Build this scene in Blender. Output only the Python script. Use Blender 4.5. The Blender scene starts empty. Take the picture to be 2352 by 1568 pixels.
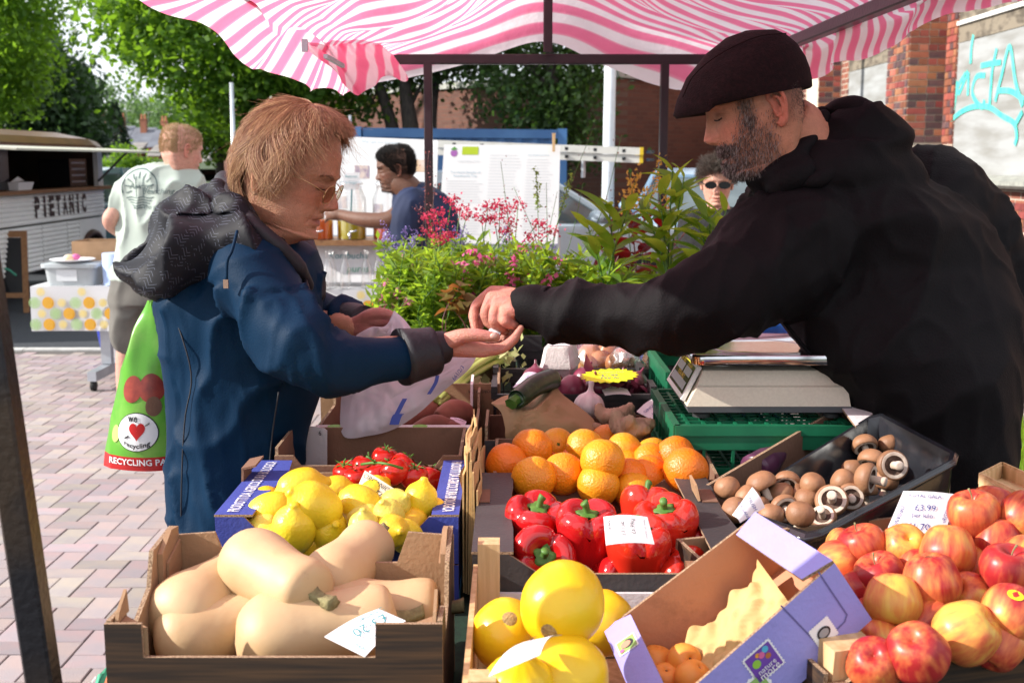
import bpy,bmesh,math,random
import numpy as np
from mathutils import Vector,Matrix,Euler
random.seed(7);RNG=np.random.default_rng(7)
SC=bpy.context.scene
COL=SC.collection
R=math.radians
# ------------------------------------------------------------------ camera, sky, sun, exposure
FPX,CX,CY,CAMZ=2700.0,1176.0,784.0,1.55
PITCH=math.atan(413/FPX)
cam=bpy.data.cameras.new('camera');camo=bpy.data.objects.new('camera',cam);COL.objects.link(camo)
camo.location=(0,0,CAMZ);camo.rotation_euler=(math.pi/2-PITCH,0,0)
cam.sensor_width=36;cam.lens=FPX/2352*36;cam.clip_start=.05;cam.clip_end=1500
cam.dof.use_dof=True;cam.dof.focus_distance=2.2;cam.dof.aperture_fstop=8.5
SC.camera=camo
SUN=Vector((-.84,-.15,.47)).normalized()
w=bpy.data.worlds.new('World');SC.world=w;w.use_nodes=True
nt=w.node_tree;nt.nodes.clear()
sky=nt.nodes.new('ShaderNodeTexSky');sky.sky_type='NISHITA';sky.sun_disc=False
sky.sun_elevation=math.asin(SUN.z);sky.sun_rotation=math.atan2(SUN.x,SUN.y)
sky.air_density=1.0;sky.dust_density=2.0;sky.ozone_density=1.0
tc=nt.nodes.new('ShaderNodeTexCoord');nz=nt.nodes.new('ShaderNodeTexNoise');nz.inputs['Scale'].default_value=2.2;nz.inputs['Detail'].default_value=5
rp=nt.nodes.new('ShaderNodeValToRGB');rp.color_ramp.elements[0].position=.28;rp.color_ramp.elements[1].position=.55
rp.color_ramp.elements[0].color=(.68,)*3+(1,);rp.color_ramp.elements[1].color=(.95,)*3+(1,)
mx=nt.nodes.new('ShaderNodeMix');mx.data_type='RGBA';mx.inputs[7].default_value=(8.2,8.6,9.2,1)
bg=nt.nodes.new('ShaderNodeBackground');bg.inputs[1].default_value=.108;wo=nt.nodes.new('ShaderNodeOutputWorld')
L=nt.links.new
L(tc.outputs['Generated'],nz.inputs['Vector']);L(nz.outputs['Fac'],rp.inputs[0]);L(rp.outputs[0],mx.inputs[0])
L(sky.outputs[0],mx.inputs[6]);L(mx.outputs[2],bg.inputs[0]);L(bg.outputs[0],wo.inputs[0])
sl=bpy.data.lights.new('sun','SUN');sl.energy=5.0;sl.angle=R(.55);sl.color=(1,.955,.88)
so=bpy.data.objects.new('sun',sl);COL.objects.link(so);so.rotation_euler=SUN.to_track_quat('Z','Y').to_euler();so.location=(-6,2,8)
SC.view_settings.view_transform='Standard';SC.view_settings.look='None';SC.view_settings.gamma=1
SC.view_settings.use_curve_mapping=False
SC.view_settings.exposure=.66
SC.render.engine='CYCLES';SC.cycles.use_denoising=True;SC.cycles.max_bounces=8;SC.cycles.transparent_max_bounces=16
SC.cycles.sample_clamp_indirect=6;SC.cycles.caustics_reflective=False;SC.cycles.caustics_refractive=False
# ------------------------------------------------------------------ pixel <-> world helpers (photo measured at 2352 px width)
FW=np.array((0,math.cos(PITCH),-math.sin(PITCH)));UPV=np.array((0,math.sin(PITCH),math.cos(PITCH)));RT=np.array((1.,0,0));CAMP=np.array((0,0,CAMZ))
def ray(px,py):return FW+RT*((px-CX)/FPX)+UPV*((CY-py)/FPX)
def P(px,py,Y):d=ray(px,py);return CAMP+d*(Y/d[1])
def PZ(px,py,Z):d=ray(px,py);return CAMP+d*((Z-CAMZ)/d[2])
def PX(px,py,X):d=ray(px,py);return CAMP+d*(X/d[0])
def mpp(Y):return Y/math.cos(PITCH)/FPX
def V3(*a):return np.array(a,float)
def nrm(v):v=np.asarray(v,float);return v/(np.linalg.norm(v)+1e-12)
def sn(p,f,seed=0,n=7):
 r=np.random.default_rng(seed);p=np.asarray(p,float);o=np.zeros(len(p))
 for i in range(n):
  d=r.normal(size=3);d/=np.linalg.norm(d)
  o+=np.sin(p@d*f*r.uniform(.6,1.6)*6.283+r.uniform(0,6.28)+.8*np.sin(p@r.normal(size=3)*f*2.1))
 return o/n*1.7
# ------------------------------------------------------------------ materials
MATS={}
def mat(name,col,rough=.6,col2=None,vs=8.,fac=(.35,.65),bump=0.,bs=60.,metal=0.,spec=.5,sheen=0.,coat=0.,trans=0.,tcol=None,sss=0.,rnd=0.,hrnd=0.,stretch=None,glass=False,alpha=1.,emit=None,detail=4.,spots=None):
 if name in MATS:return MATS[name]
 m=bpy.data.materials.new(name);MATS[name]=m;m.use_nodes=True;t=m.node_tree;b=t.nodes['Principled BSDF'];o=t.nodes['Material Output']
 def N(k,**kw):
  n=t.nodes.new(k)
  for a,v in kw.items():n.inputs[a.replace('_',' ')].default_value=v
  return n
 c=N('ShaderNodeRGB');c.outputs[0].default_value=(*col,1);out=c.outputs[0]
 tcn=N('ShaderNodeTexCoord');co=tcn.outputs['Object']
 if stretch:
  mp=N('ShaderNodeMapping');mp.inputs['Scale'].default_value=stretch;t.links.new(co,mp.inputs['Vector']);co=mp.outputs[0]
 if col2 is not None:
  n=N('ShaderNodeTexNoise',Scale=vs,Detail=detail);t.links.new(co,n.inputs['Vector'])
  r=N('ShaderNodeValToRGB');r.color_ramp.elements[0].position=fac[0];r.color_ramp.elements[1].position=fac[1];t.links.new(n.outputs['Fac'],r.inputs[0])
  x=N('ShaderNodeMix');x.data_type='RGBA';t.links.new(r.outputs[0],x.inputs[0]);t.links.new(out,x.inputs[6]);x.inputs[7].default_value=(*col2,1);out=x.outputs[2]
 if spots:
  n=N('ShaderNodeTexNoise',Scale=spots[0],Detail=6.,Roughness=.7);t.links.new(tcn.outputs['Object'],n.inputs['Vector'])
  r=N('ShaderNodeMapRange');r.inputs['From Min'].default_value=spots[1];r.inputs['From Max'].default_value=spots[1]+.10;r.inputs['To Max'].default_value=.75;t.links.new(n.outputs['Fac'],r.inputs['Value'])
  x=N('ShaderNodeMix');x.data_type='RGBA';t.links.new(r.outputs[0],x.inputs[0]);t.links.new(out,x.inputs[6]);x.inputs[7].default_value=(*spots[2],1);out=x.outputs[2]
 if rnd or hrnd:
  oi=N('ShaderNodeObjectInfo');h=N('ShaderNodeHueSaturation');t.links.new(out,h.inputs['Color'])
  for k,a,s in(('Value',rnd,1),('Hue',hrnd,.5)):
   mr=N('ShaderNodeMapRange');mr.inputs['To Min'].default_value=s-a;mr.inputs['To Max'].default_value=s+a
   if k=='Hue':
    wn=N('ShaderNodeTexWhiteNoise');wn.noise_dimensions='1D';t.links.new(oi.outputs['Random'],wn.inputs['W']);t.links.new(wn.outputs['Value'],mr.inputs['Value'])
   else:t.links.new(oi.outputs['Random'],mr.inputs['Value'])
   t.links.new(mr.outputs[0],h.inputs[k])
  out=h.outputs[0]
 t.links.new(out,b.inputs['Base Color']);m['out']=''
 b.inputs['Roughness'].default_value=rough;b.inputs['Metallic'].default_value=metal;b.inputs['Specular IOR Level'].default_value=spec
 if sheen:b.inputs['Sheen Weight'].default_value=sheen
 if coat:b.inputs['Coat Weight'].default_value=coat;b.inputs['Coat Roughness'].default_value=.08
 if sss:b.inputs['Subsurface Weight'].default_value=sss;b.inputs['Subsurface Radius'].default_value=(1,.35,.2);b.inputs['Subsurface Scale'].default_value=.008
 if glass:b.inputs['Transmission Weight'].default_value=1;b.inputs['IOR'].default_value=1.45
 if alpha<1:b.inputs['Alpha'].default_value=alpha
 if emit:b.inputs['Emission Color'].default_value=(*emit,1);b.inputs['Emission Strength'].default_value=1
 if bump:
  n=N('ShaderNodeTexNoise',Scale=bs,Detail=3.);t.links.new(co,n.inputs['Vector']);bp=N('ShaderNodeBump',Strength=min(1.,bump),Distance=.004*max(1,bump));t.links.new(n.outputs['Fac'],bp.inputs['Height']);t.links.new(bp.outputs[0],b.inputs['Normal'])
 if trans:
  tr=N('ShaderNodeBsdfTranslucent');ms=N('ShaderNodeMixShader');ms.inputs[0].default_value=trans
  if tcol is not None:tr.inputs[0].default_value=(*tcol,1)
  else:t.links.new(out,tr.inputs[0])
  t.links.new(b.outputs[0],ms.inputs[1]);t.links.new(tr.outputs[0],ms.inputs[2]);t.links.new(ms.outputs[0],o.inputs[0])
 return m
def hx(s):
 v=[int(s[i:i+2],16)/255 for i in(0,2,4)]
 return tuple(x/12.92 if x<.04045 else((x+.055)/1.055)**2.4 for x in v)
# ------------------------------------------------------------------ mesh builder
class MB:
 def __init__(s):s.v=[];s.f=[];s.mi=[];s.n=0;s.m=0;s.uv=None
 def add(s,vs,fs):
  vs=np.asarray(vs,float).reshape(-1,3);s.v.append(vs)
  for f in fs:s.f.append(tuple(int(i)+s.n for i in f));s.mi.append(s.m)
  s.n+=len(vs);return s
 def box(s,a,b,M=None):
  x0,y0,z0=a;x1,y1,z1=b
  v=np.array([(x0,y0,z0),(x1,y0,z0),(x1,y1,z0),(x0,y1,z0),(x0,y0,z1),(x1,y0,z1),(x1,y1,z1),(x0,y1,z1)],float)
  if M is not None:v=v@np.array(M.to_3x3()).T+np.array(M.translation)
  return s.add(v,[(0,3,2,1),(4,5,6,7),(0,1,5,4),(1,2,6,5),(2,3,7,6),(3,0,4,7)])
 def cbox(s,c,sz,M=None):c=np.array(c,float);h=np.array(sz,float)/2;return s.box(c-h,c+h,M)
 def prism(s,pts,off):
  p=np.asarray(pts,float);off=np.asarray(off,float);n=len(p)
  nr=sum(np.cross(p[i]-p[0],p[i+1]-p[0])for i in range(1,n-1))
  if np.dot(nr,off)>0:p=p[::-1]
  return s.add(np.vstack((p,p+off)),[tuple(range(n)),tuple(range(2*n-1,n-1,-1))]+[(i,i+n,(i+1)%n+n,(i+1)%n)for i in range(n)])
 def loft(s,rings,cap=True,close=True):
  k=len(rings[0]);vs=[np.asarray(r,float)for r in rings];fs=[]
  for i in range(len(rings)-1):
   for j in range(k if close else k-1):
    a,b=i*k+j,i*k+(j+1)%k;fs.append((a,b,b+k,a+k))
  n=k*len(rings)
  if cap and close:
   vs.append(vs[0].mean(0)[None]);vs.append(vs[-1-1].mean(0)[None])
   fs+=[((j+1)%k,j,n)for j in range(k)]+[(n-k+j,n-k+(j+1)%k,n+1)for j in range(k)]
  return s.add(np.vstack(vs),fs)
 def tube(s,pts,rad,k=8,flat=None,up=(0,0,1)):
  p=np.asarray(pts,float);n=len(p);rad=np.broadcast_to(np.asarray(rad,float),(n,))if np.ndim(rad)<2 else np.asarray(rad)
  t=np.gradient(p,axis=0);t/=np.linalg.norm(t,axis=1)[:,None]+1e-12
  u=np.array(up,float)
  if abs(u@t[0])>.95:u=np.array((1.,0,0))if abs(t[0][0])<.9 else np.array((0,1.,0))
  a=np.linspace(0,2*math.pi,k,endpoint=False);rings=[]
  for i in range(n):
   u=u-t[i]*(u@t[i]);u=nrm(u);b=np.cross(t[i],u)
   ru,rb=(rad[i],rad[i])if rad.ndim==1 else rad[i]
   rings.append(p[i]+np.outer(np.cos(a)*ru,u)+np.outer(np.sin(a)*rb,b))
  return s.loft(rings)
 def ell(s,c,r,k=16,h=10,M=None):
  r=np.broadcast_to(np.asarray(r,float),(3,));rings=[]
  a=np.linspace(0,2*math.pi,k,endpoint=False)
  for i in range(h+1):
   th=-math.pi/2+math.pi*(i*.98+.01*h)/h
   q=np.stack((np.cos(a)*math.cos(th),np.sin(a)*math.cos(th),np.full(k,math.sin(th))),1)*r
   if M is not None:q=q@np.array(M).T
   rings.append(q+np.array(c,float))
  return s.loft(rings)
 def lathe(s,prof,c=(0,0,0),k=20,M=None,cap=True):
  a=np.linspace(0,2*math.pi,k,endpoint=False);rings=[]
  for r,z in prof:
   q=np.stack((np.cos(a)*r,np.sin(a)*r,np.full(k,float(z))),1)
   if M is not None:q=q@np.array(M).T
   rings.append(q+np.array(c,float))
  return s.loft(rings,cap)
 def grid(s,G):
  nu,nv=G.shape[:2]
  return s.add(G.reshape(-1,3),[(i*nv+j,(i+1)*nv+j,(i+1)*nv+j+1,i*nv+j+1)for i in range(nu-1)for j in range(nv-1)])
 def mesh(s,name,mats,smooth=True,angle=None):
  me=bpy.data.meshes.new(name);v=np.vstack(s.v)
  me.from_pydata(v.tolist(),[],s.f)
  for m in(mats if isinstance(mats,(list,tuple))else[mats]):me.materials.append(m)
  if any(s.mi):me.polygons.foreach_set('material_index',s.mi)
  if smooth:
   me.polygons.foreach_set('use_smooth',[True]*len(me.polygons))
   if angle:me.set_sharp_from_angle(angle=R(angle))
  me.update();return me
 def build(s,name,mats,parent=None,smooth=False,angle=None):
  return link(name,s.mesh(name,mats,smooth or angle is not None,angle),parent)
def wm(o):
 m=Matrix.LocRotScale(o.location,o.rotation_euler,o.scale)
 return(wm(o.parent)@o.matrix_parent_inverse@m)if o.parent else m
def link(name,me,parent=None,world=True):
 o=bpy.data.objects.new(name,me);COL.objects.link(o)
 if parent:
  o.parent=parent
  if world:o.matrix_parent_inverse=wm(parent).inverted()
 return o
def tag(o,label=None,cat=None,group=None,kind=None):
 if label:o['label']=label
 if cat:o['category']=cat
 if group:o['group']=group
 if kind:o['kind']=kind
 return o
def thing(name,label,cat,loc,group=None,rot=(0,0,0)):
 o=bpy.data.objects.new(name,None);COL.objects.link(o);o.location=tuple(map(float,loc));o.rotation_euler=rot;o.empty_display_size=.1
 return tag(o,label,cat,group)
def remesh(mb,voxel,smooth=4,sf=.5):
 me=mb.mesh('tmp',[]);o=bpy.data.objects.new('tmp',me);COL.objects.link(o)
 m=o.modifiers.new('r','REMESH');m.mode='VOXEL';m.voxel_size=voxel;m.adaptivity=0
 if smooth:k=o.modifiers.new('s','SMOOTH');k.factor=sf;k.iterations=smooth
 dg=bpy.context.evaluated_depsgraph_get();r=bpy.data.meshes.new_from_object(o.evaluated_get(dg))
 bpy.data.objects.remove(o);bpy.data.meshes.remove(me)
 r.polygons.foreach_set('use_smooth',[True]*len(r.polygons));return r
def vget(me):
 a=np.empty(len(me.vertices)*3);me.vertices.foreach_get('co',a);return a.reshape(-1,3)
def nget(me):
 a=np.empty(len(me.vertices)*3);me.vertices.foreach_get('normal',a);return a.reshape(-1,3)
def vset(me,v):me.vertices.foreach_set('co',np.asarray(v).ravel());me.update()
def displace(me,fn):v=vget(me);n=nget(me);vset(me,v+n*fn(v)[:,None])
def setmat(me,*ms):
 me.materials.clear()
 for m in ms:me.materials.append(m)
 return me
def join(name,meshes):
 bm=bmesh.new();mats=[];
 for me in meshes:
  base=len(bm.faces);off=[]
  for m in me.materials:
   if m not in mats:mats.append(m)
   off.append(mats.index(m))
  bm.from_mesh(me);bm.faces.ensure_lookup_table()
  for f in bm.faces[base:]:f.material_index=off[f.material_index]if off else 0
 r=bpy.data.meshes.new(name);bm.to_mesh(r);bm.free()
 for m in mats:r.materials.append(m)
 return r
def spline(pts,n):
 p=np.asarray(pts,float);p=np.vstack((2*p[0]-p[1],p,2*p[-1]-p[-2]));k=len(p)-3
 o=[]
 for t in np.linspace(0,k,n):
  i=min(int(t),k-1);u=t-i;a,b,c,d=p[i:i+4]
  o.append(.5*(2*b+(c-a)*u+(2*a-5*b+4*c-d)*u*u+(3*b-a-3*c+d)*u**3))
 return np.array(o)
def text(s,o,xd,yd,width,m,parent,name='lettering',height=None,shear=0.,lift=.0012,bold=0.,center=True):
 cu=bpy.data.curves.new('t','FONT');cu.body=s;cu.shear=shear;cu.offset=bold;cu.resolution_u=2
 if center:cu.align_x='CENTER';cu.align_y='CENTER'
 ob=bpy.data.objects.new('t',cu);COL.objects.link(ob);dg=bpy.context.evaluated_depsgraph_get()
 me=bpy.data.meshes.new_from_object(ob.evaluated_get(dg));bpy.data.objects.remove(ob);bpy.data.curves.remove(cu)
 v=vget(me);xd=nrm(xd);yd=np.asarray(yd,float);yd=nrm(yd-xd*(yd@xd));nd=np.cross(xd,yd)
 k=width/max(1e-6,np.ptp(v[:,0]));ky=k if height is None else height/max(1e-6,np.ptp(v[:,1]))
 c=(v.min(0)+v.max(0))/2
 v=v-c
 vset(me,np.asarray(o,float)+np.outer(v[:,0]*k,xd)+np.outer(v[:,1]*ky,yd)+nd*lift)
 me.materials.clear();me.materials.append(m)
 return link(name,me,parent)
def strands(name,paths,rad,m,parent,tip=.35):
 n,k=paths.shape[:2];c=bpy.data.hair_curves.new(name);c.add_curves([k]*n)
 c.attributes['position'].data.foreach_set('vector',paths.astype(np.float32).ravel())
 ra=c.attributes.get('radius')or c.attributes.new('radius','FLOAT','POINT')
 ra.data.foreach_set('value',np.tile(np.linspace(1,tip,k)*rad,n).astype(np.float32))
 c.materials.append(m);return link(name,c,parent)
def hairmat(name,c1,c2,c3=None,rough=.45):
 m=bpy.data.materials.new(name);m.use_nodes=True;t=m.node_tree;b=t.nodes['Principled BSDF']
 h=t.nodes.new('ShaderNodeHairInfo');r=t.nodes.new('ShaderNodeValToRGB');r.color_ramp.elements[0].color=(*c1,1);r.color_ramp.elements[1].color=(*c2,1)
 if c3:e=r.color_ramp.elements.new(.5);e.color=(*c3,1)
 t.links.new(h.outputs['Random'],r.inputs[0]);t.links.new(r.outputs[0],b.inputs['Base Color']);b.inputs['Roughness'].default_value=rough;b.inputs['Specular IOR Level'].default_value=.55
 return m
# ================================================================== SETTING
M_ASPH=mat('asphalt',(.028,.032,.040),.85,(.042,.047,.056),40,bump=.6,bs=300)
M_SOIL=mat('verge',(.05,.075,.02),.9,(.03,.05,.015),3)
M_JOINT=mat('joint_sand',(.13,.115,.105),.95,(.09,.08,.075),60,bump=.5,bs=400)
M_PAVER=mat('paver',(.37,.275,.25),.82,(.285,.245,.255),7,(.3,.7),bump=.45,bs=220,rnd=.2,hrnd=.05)
M_PAVER2=mat('paver_worn',(.36,.27,.245),.85,(.275,.24,.25),6.5,(.3,.7),bump=.45,bs=220,spots=(1.6,.58,(.17,.15,.145)))
M_KERB=mat('kerb_concrete',(.55,.54,.52),.85,(.42,.41,.39),12,bump=.4,bs=200,rnd=.08)
g=MB();g.box((-500,-60,-.5),(500,700,-.03));tag(g.build('ground',M_SOIL),kind='structure')
g=MB();g.box((-60,9.73,-.028),(60,60,-.006));tag(g.build('road',M_ASPH),kind='structure')
g=MB();g.box((-14,-6,-.0285),(14,9.60,-.0045));pav=tag(g.build('pavement',M_JOINT),kind='structure')
def paver_mesh(w,h,mb=None,x=0,y=0,dz=0,tilt=(0,0)):
 m=mb or MB();c,i=.0035,.006;z0,z1,z2=-.02,-.0025,0
 def q(k,z):return[(x+sx*(w/2-k),y+sy*(h/2-k),z+dz+tilt[0]*sx*w+tilt[1]*sy*h)for sx,sy in((-1,-1),(1,-1),(1,1),(-1,1))]
 m.loft([q(.002,z0),q(.002,z1),q(.0045,z2)],cap=False);m.add(q(.0045,z2),[(0,1,2,3)]);return m
pm=[paver_mesh(.2,.1).mesh('paver',M_PAVER,False),paver_mesh(.1,.2).mesh('paver_across',M_PAVER,False)]
cells=[]
for j in range(5,95):
 for i in range(-80,80):
  for k,(o,dx,dy)in enumerate(((0,1.,.5),(3,.5,1.))):
   if(i-j)%4==o:
    x,y=(i+dx)*.1,(j+dy)*.1+.05
    if y+.11>9.6:continue
    d=y*math.cos(PITCH)+CAMZ*math.sin(PITCH)
    px=CX+FPX*x/d;py=371+FPX*CAMZ/y
    cells.append((x,y,k,0 if(0<px<430 and 790<py<1600 and not(px>360 and py<1240))else 1,py))
front=sorted([c for c in cells if c[3]==0],key=lambda c:-c[4])[:298];fs=set((c[0],c[1])for c in front)
for x,y,k,_,_ in front:
 o=link('paver',pm[k],pav,False);o.location=(x,y,random.uniform(-.0015,.0015));o.rotation_euler=(random.uniform(-.006,.006),random.uniform(-.006,.006),random.uniform(-.008,.008))
mb=MB()
for x,y,k,_,_ in cells:
 if(x,y)not in fs:paver_mesh(*((.2,.1),(.1,.2))[k],mb,x,y,random.uniform(-.0015,.0015),(random.uniform(-.003,.003),random.uniform(-.003,.003)))
tag(mb.build('paver_field',M_PAVER2,pav),kind='stuff')
k=MB();k.box((-14,9.602,-.03),(14,9.728,-.002));kb=tag(k.build('kerb',M_JOINT),kind='structure')
ks=MB();ks.box((-.445,-.06,-.02),(.445,.06,.012));ksm=ks.mesh('kerb_stone',M_KERB,False)
for i in range(16):o=link('kerb_stone',ksm,kb,False);o.location=(-9+i*.9,9.665,random.uniform(-.001,.001))
# ---------------------------------------------------------------- brick building on the right
M_MORT=mat('mortar',(.62,.56,.46),.95,(.5,.45,.36),30,bump=.5,bs=300)
BM=[mat('brick_red',(.30,.088,.05),.85,(.20,.055,.035),9,bump=.6,bs=120,rnd=.3,hrnd=.02),mat('brick_dark',(.13,.06,.055),.85,(.07,.04,.045),9,bump=.6,bs=120,rnd=.25),mat('brick_orange',(.40,.15,.085),.85,(.30,.095,.055),9,bump=.6,bs=120,rnd=.2,hrnd=.02)]
def brick_shader(name,c1,c2,mort,sc,axis):
 m=bpy.data.materials.new(name);m.use_nodes=True;t=m.node_tree;b=t.nodes['Principled BSDF'];b.inputs['Roughness'].default_value=.9
 tc=t.nodes.new('ShaderNodeTexCoord');sp=t.nodes.new('ShaderNodeSeparateXYZ');cb=t.nodes.new('ShaderNodeCombineXYZ')
 t.links.new(tc.outputs['Object'],sp.inputs[0]);t.links.new(sp.outputs[axis],cb.inputs[0]);t.links.new(sp.outputs[2],cb.inputs[1])
 br=t.nodes.new('ShaderNodeTexBrick');t.links.new(cb.outputs[0],br.inputs['Vector']);br.inputs['Scale'].default_value=sc
 br.inputs['Brick Width'].default_value=.225;br.inputs['Row Height'].default_value=.075;br.inputs['Mortar Size'].default_value=.006;br.inputs['Color1'].default_value=(*c1,1);br.inputs['Color2'].default_value=(*c2,1);br.inputs['Mortar'].default_value=(*mort,1)
 t.links.new(br.outputs[0],b.inputs['Base Color']);bp=t.nodes.new('ShaderNodeBump');bp.inputs['Distance'].default_value=.01;bp.invert=True;t.links.new(br.outputs['Fac'],bp.inputs['Height']);t.links.new(bp.outputs[0],b.inputs['Normal'])
 return m
M_BRX=brick_shader('brickwork_x',(.28,.085,.05),(.16,.06,.05),(.5,.45,.36),1,0)
M_BRY=brick_shader('brickwork_y',(.30,.10,.06),(.17,.065,.05),(.5,.45,.36),1,1)
M_BOARD=mat('weathered_board',(.34,.345,.345),.8,(.23,.225,.21),3.2,(.38,.62),bump=.3,bs=60,stretch=(1,.35,2.2))
M_PLY=mat('swirled_plywood',(.23,.19,.14),.85,(.10,.08,.06),5,(.42,.6),bump=.3,bs=60,stretch=(1,1,2.4),detail=8)
M_WHITE=mat('white_paint',(.8,.79,.76),.5,(.6,.59,.55),20,(.55,.8))
M_SILL=mat('sill_stone',(.33,.33,.29),.85,(.22,.22,.2),14,bump=.4,bs=150)
M_TEAL=mat('teal_spray',(.055,.50,.42),.7,(.12,.55,.47),12)
bld=thing('brick_building','old red brick building with boarded windows and pillars, behind the stallholder','building',(4.9,13,0))
mb=MB();mb.box((4.69,3.2,0),(9,12.7+.001,1.30));mb.box((4.69,12.7,0),(9,13.74,5.5));mb.box((4.69,16.76,0),(9,26,5.5));mb.box((4.69,13.74,0),(9,16.76,1.3));mb.box((4.69,3.2,4.6),(9,12.7,5.5));mb.box((4.69,13.74,4.6),(9,16.76,5.5));mb.box((4.69,3.2,1.3),(9,8.2,4.6))
mb.box((4.85,8.2,1.3),(9,12.7,4.6));mb.box((4.85,13.74,1.3),(9,16.76,4.6))
mb.build('wall',M_BRY,bld)
for a_,b_ in(((4.29,13.01),(4.69,13.73)),((4.37,17.11),(4.69,17.8))):
 mb=MB();mb.box((*a_,1.7),(*b_,3.7));mb.build('pillar_core',M_MORT,bld)
 mb=MB();mb.box((*a_,0),(*b_,1.699));mb.build('pillar_foot',M_BRX,bld);mb=MB();mb.box((*a_,3.701),(*b_,5.5));mb.build('pillar_top',M_BRX,bld)
def brick_face(origin,du,length,outw,rows,z0,first):
 """one face of brick courses; each brick a part"""
 origin=np.array(origin,float);du=np.array(du,float);outw=np.array(outw,float)
 for r in range(rows):
  x=0;hdr=(r+first)%2
  while x<length-.03:
   wb=.1025 if hdr else .215
   wb=min(wb,length-x)
   if length-x-wb<.05:wb=length-x
   key=(round(wb,3),tuple(du),tuple(outw));
   ci=random.choices((0,1,2),(6,3,2))[0]
   if(key,ci)not in BC:
    q=MB();h=wb/2-.005;a=-du*h-outw*.03+V3(0,0,-.0325);b=du*h+outw*.006+V3(0,0,.0325)
    q.box(np.minimum(a,b),np.maximum(a,b));BC[(key,ci)]=q.mesh('brick',BM[ci],False)
   o=link('brick',BC[(key,ci)],bld,True);p=origin+du*(x+wb/2)+outw*random.uniform(-.002,.002)+V3(0,0,z0+r*.075+.0375);o.location=p
   x+=wb;hdr=(hdr+1)%2 if length>.5 else hdr
BC={}
brick_face((4.285,13.005,0),(1,0,0),.395,(0,-1,0),24,1.75,0)
brick_face((4.285,13.735,0),(0,-1,0),.725,(-1,0,0),24,1.75,1)
brick_face((4.685,13.0,0),(0,-1,0),.30,(-1,0,0),25,1.75,0)
brick_face((4.365,17.105,0),(1,0,0),.315,(0,-1,0),21,1.85,1)
brick_face((4.685,12.6,0),(0,-1,0),2.6,(-1,0,0),3,.95,0)
for y0,y1 in((8.2,12.7),(13.74,16.76)):
 n=max(1,round((y1-y0)/2.3));
 for i in range(n):
  a,b=y0+(y1-y0)*i/n+.004,y0+(y1-y0)*(i+1)/n-.004
  q=MB();q.box((4.70,a,1.42),(4.72,b,2.775));q.build('window_board',M_BOARD,bld)
  q=MB();q.box((4.695,a,2.78),(4.72,b,4.6));q.build('window_board',M_PLY,bld)
 q=MB();q.box((4.665,y0+.01,2.955),(4.694,y1-.01,2.995));q.build('white_batten',M_WHITE,bld)
 q=MB();q.prism([(4.52,y0-.05,1.33),(4.52,y0-.05,1.37),(4.69,y0-.05,1.42),(4.72,y0-.05,1.42),(4.72,y0-.05,1.30),(4.56,y0-.05,1.30)],(0,y1-y0+.1,0));q.build('sill',M_SILL,bld)
gr=MB()
for st in([(1812,640),(1850,790),(1872,700),(1885,560)],[(1960,490),(1935,560),(1900,640),(1890,600),(1945,505)],[(2080,520),(2020,530),(1990,620),(2010,690),(2060,740),(2075,690)],[(1965,500),(1960,660)],[(2000,240),(1985,330),(1980,440)],[(2160,335),(2130,480),(2120,600),(2110,740)],[(2050,455),(2120,440),(2190,430)],[(2150,700),(2195,520),(2250,320),(2290,560),(2340,730)],[(2170,625),(2260,630),(2350,690)],[(1845,830),(1920,770),(2010,735),(2110,740),(2200,800),(2280,850),(2300,940),(2285,1000)],[(2285,870),(2340,770)]):
 pts=spline([PX(1568.8+x/3,y/3,4.692)for x,y in st],5*len(st));gr.tube(pts,[(.022,.003)]*len(pts),6,up=(0,1,0))if False else None
 t=np.gradient(pts,axis=0);t/=np.linalg.norm(t,axis=1)[:,None];nn=np.cross(t,(1.,0,0));wd=.028
 gr.grid(np.stack((pts+nn*wd,pts-nn*wd),1)+V3(.0045-.0012*gr.n/60,0,0))
gr.build('graffiti',M_TEAL,bld)
# ---------------------------------------------------------------- long brown brick wall behind, with pale coping
M_BRW1=brick_shader('old_brown_brickwork',(.16,.065,.045),(.115,.05,.038),(.14,.085,.065),1,0)
M_COP=mat('coping_concrete',(.5,.5,.47),.8,(.36,.36,.33),6)
for nm,lb,a,b in(('brick_wall','long dark brown brick wall with pale coping behind the trees and blue container',(1.73,20),(-7.3,29.8)),('brick_wall','plain brown brick wall with pale coping behind the white lamp post',(1.735,20.02),(8.2,27.0))):
 a,b=np.array(a),np.array(b);Ln=np.linalg.norm(b-a);ang=math.atan2(b[1]-a[1],b[0]-a[0])
 t=thing(nm,lb,'wall',(a[0],a[1],0),rot=(0,0,ang));s=1 if a[0]>b[0]else-1
 q=MB();q.box((0,min(0,-.3*s),0),(Ln,max(0,-.3*s),2.93));o=q.build('wall',M_BRW1);o.parent=t
 q=MB()
 for i in range(int(Ln/.9)+1):q.box((i*.9+.004,-.36 if s>0 else-.06,2.933),(min(Ln,(i+1)*.9)-.004,.06 if s>0 else .36,3.05))
 o=q.build('coping',M_COP);o.parent=t
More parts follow.
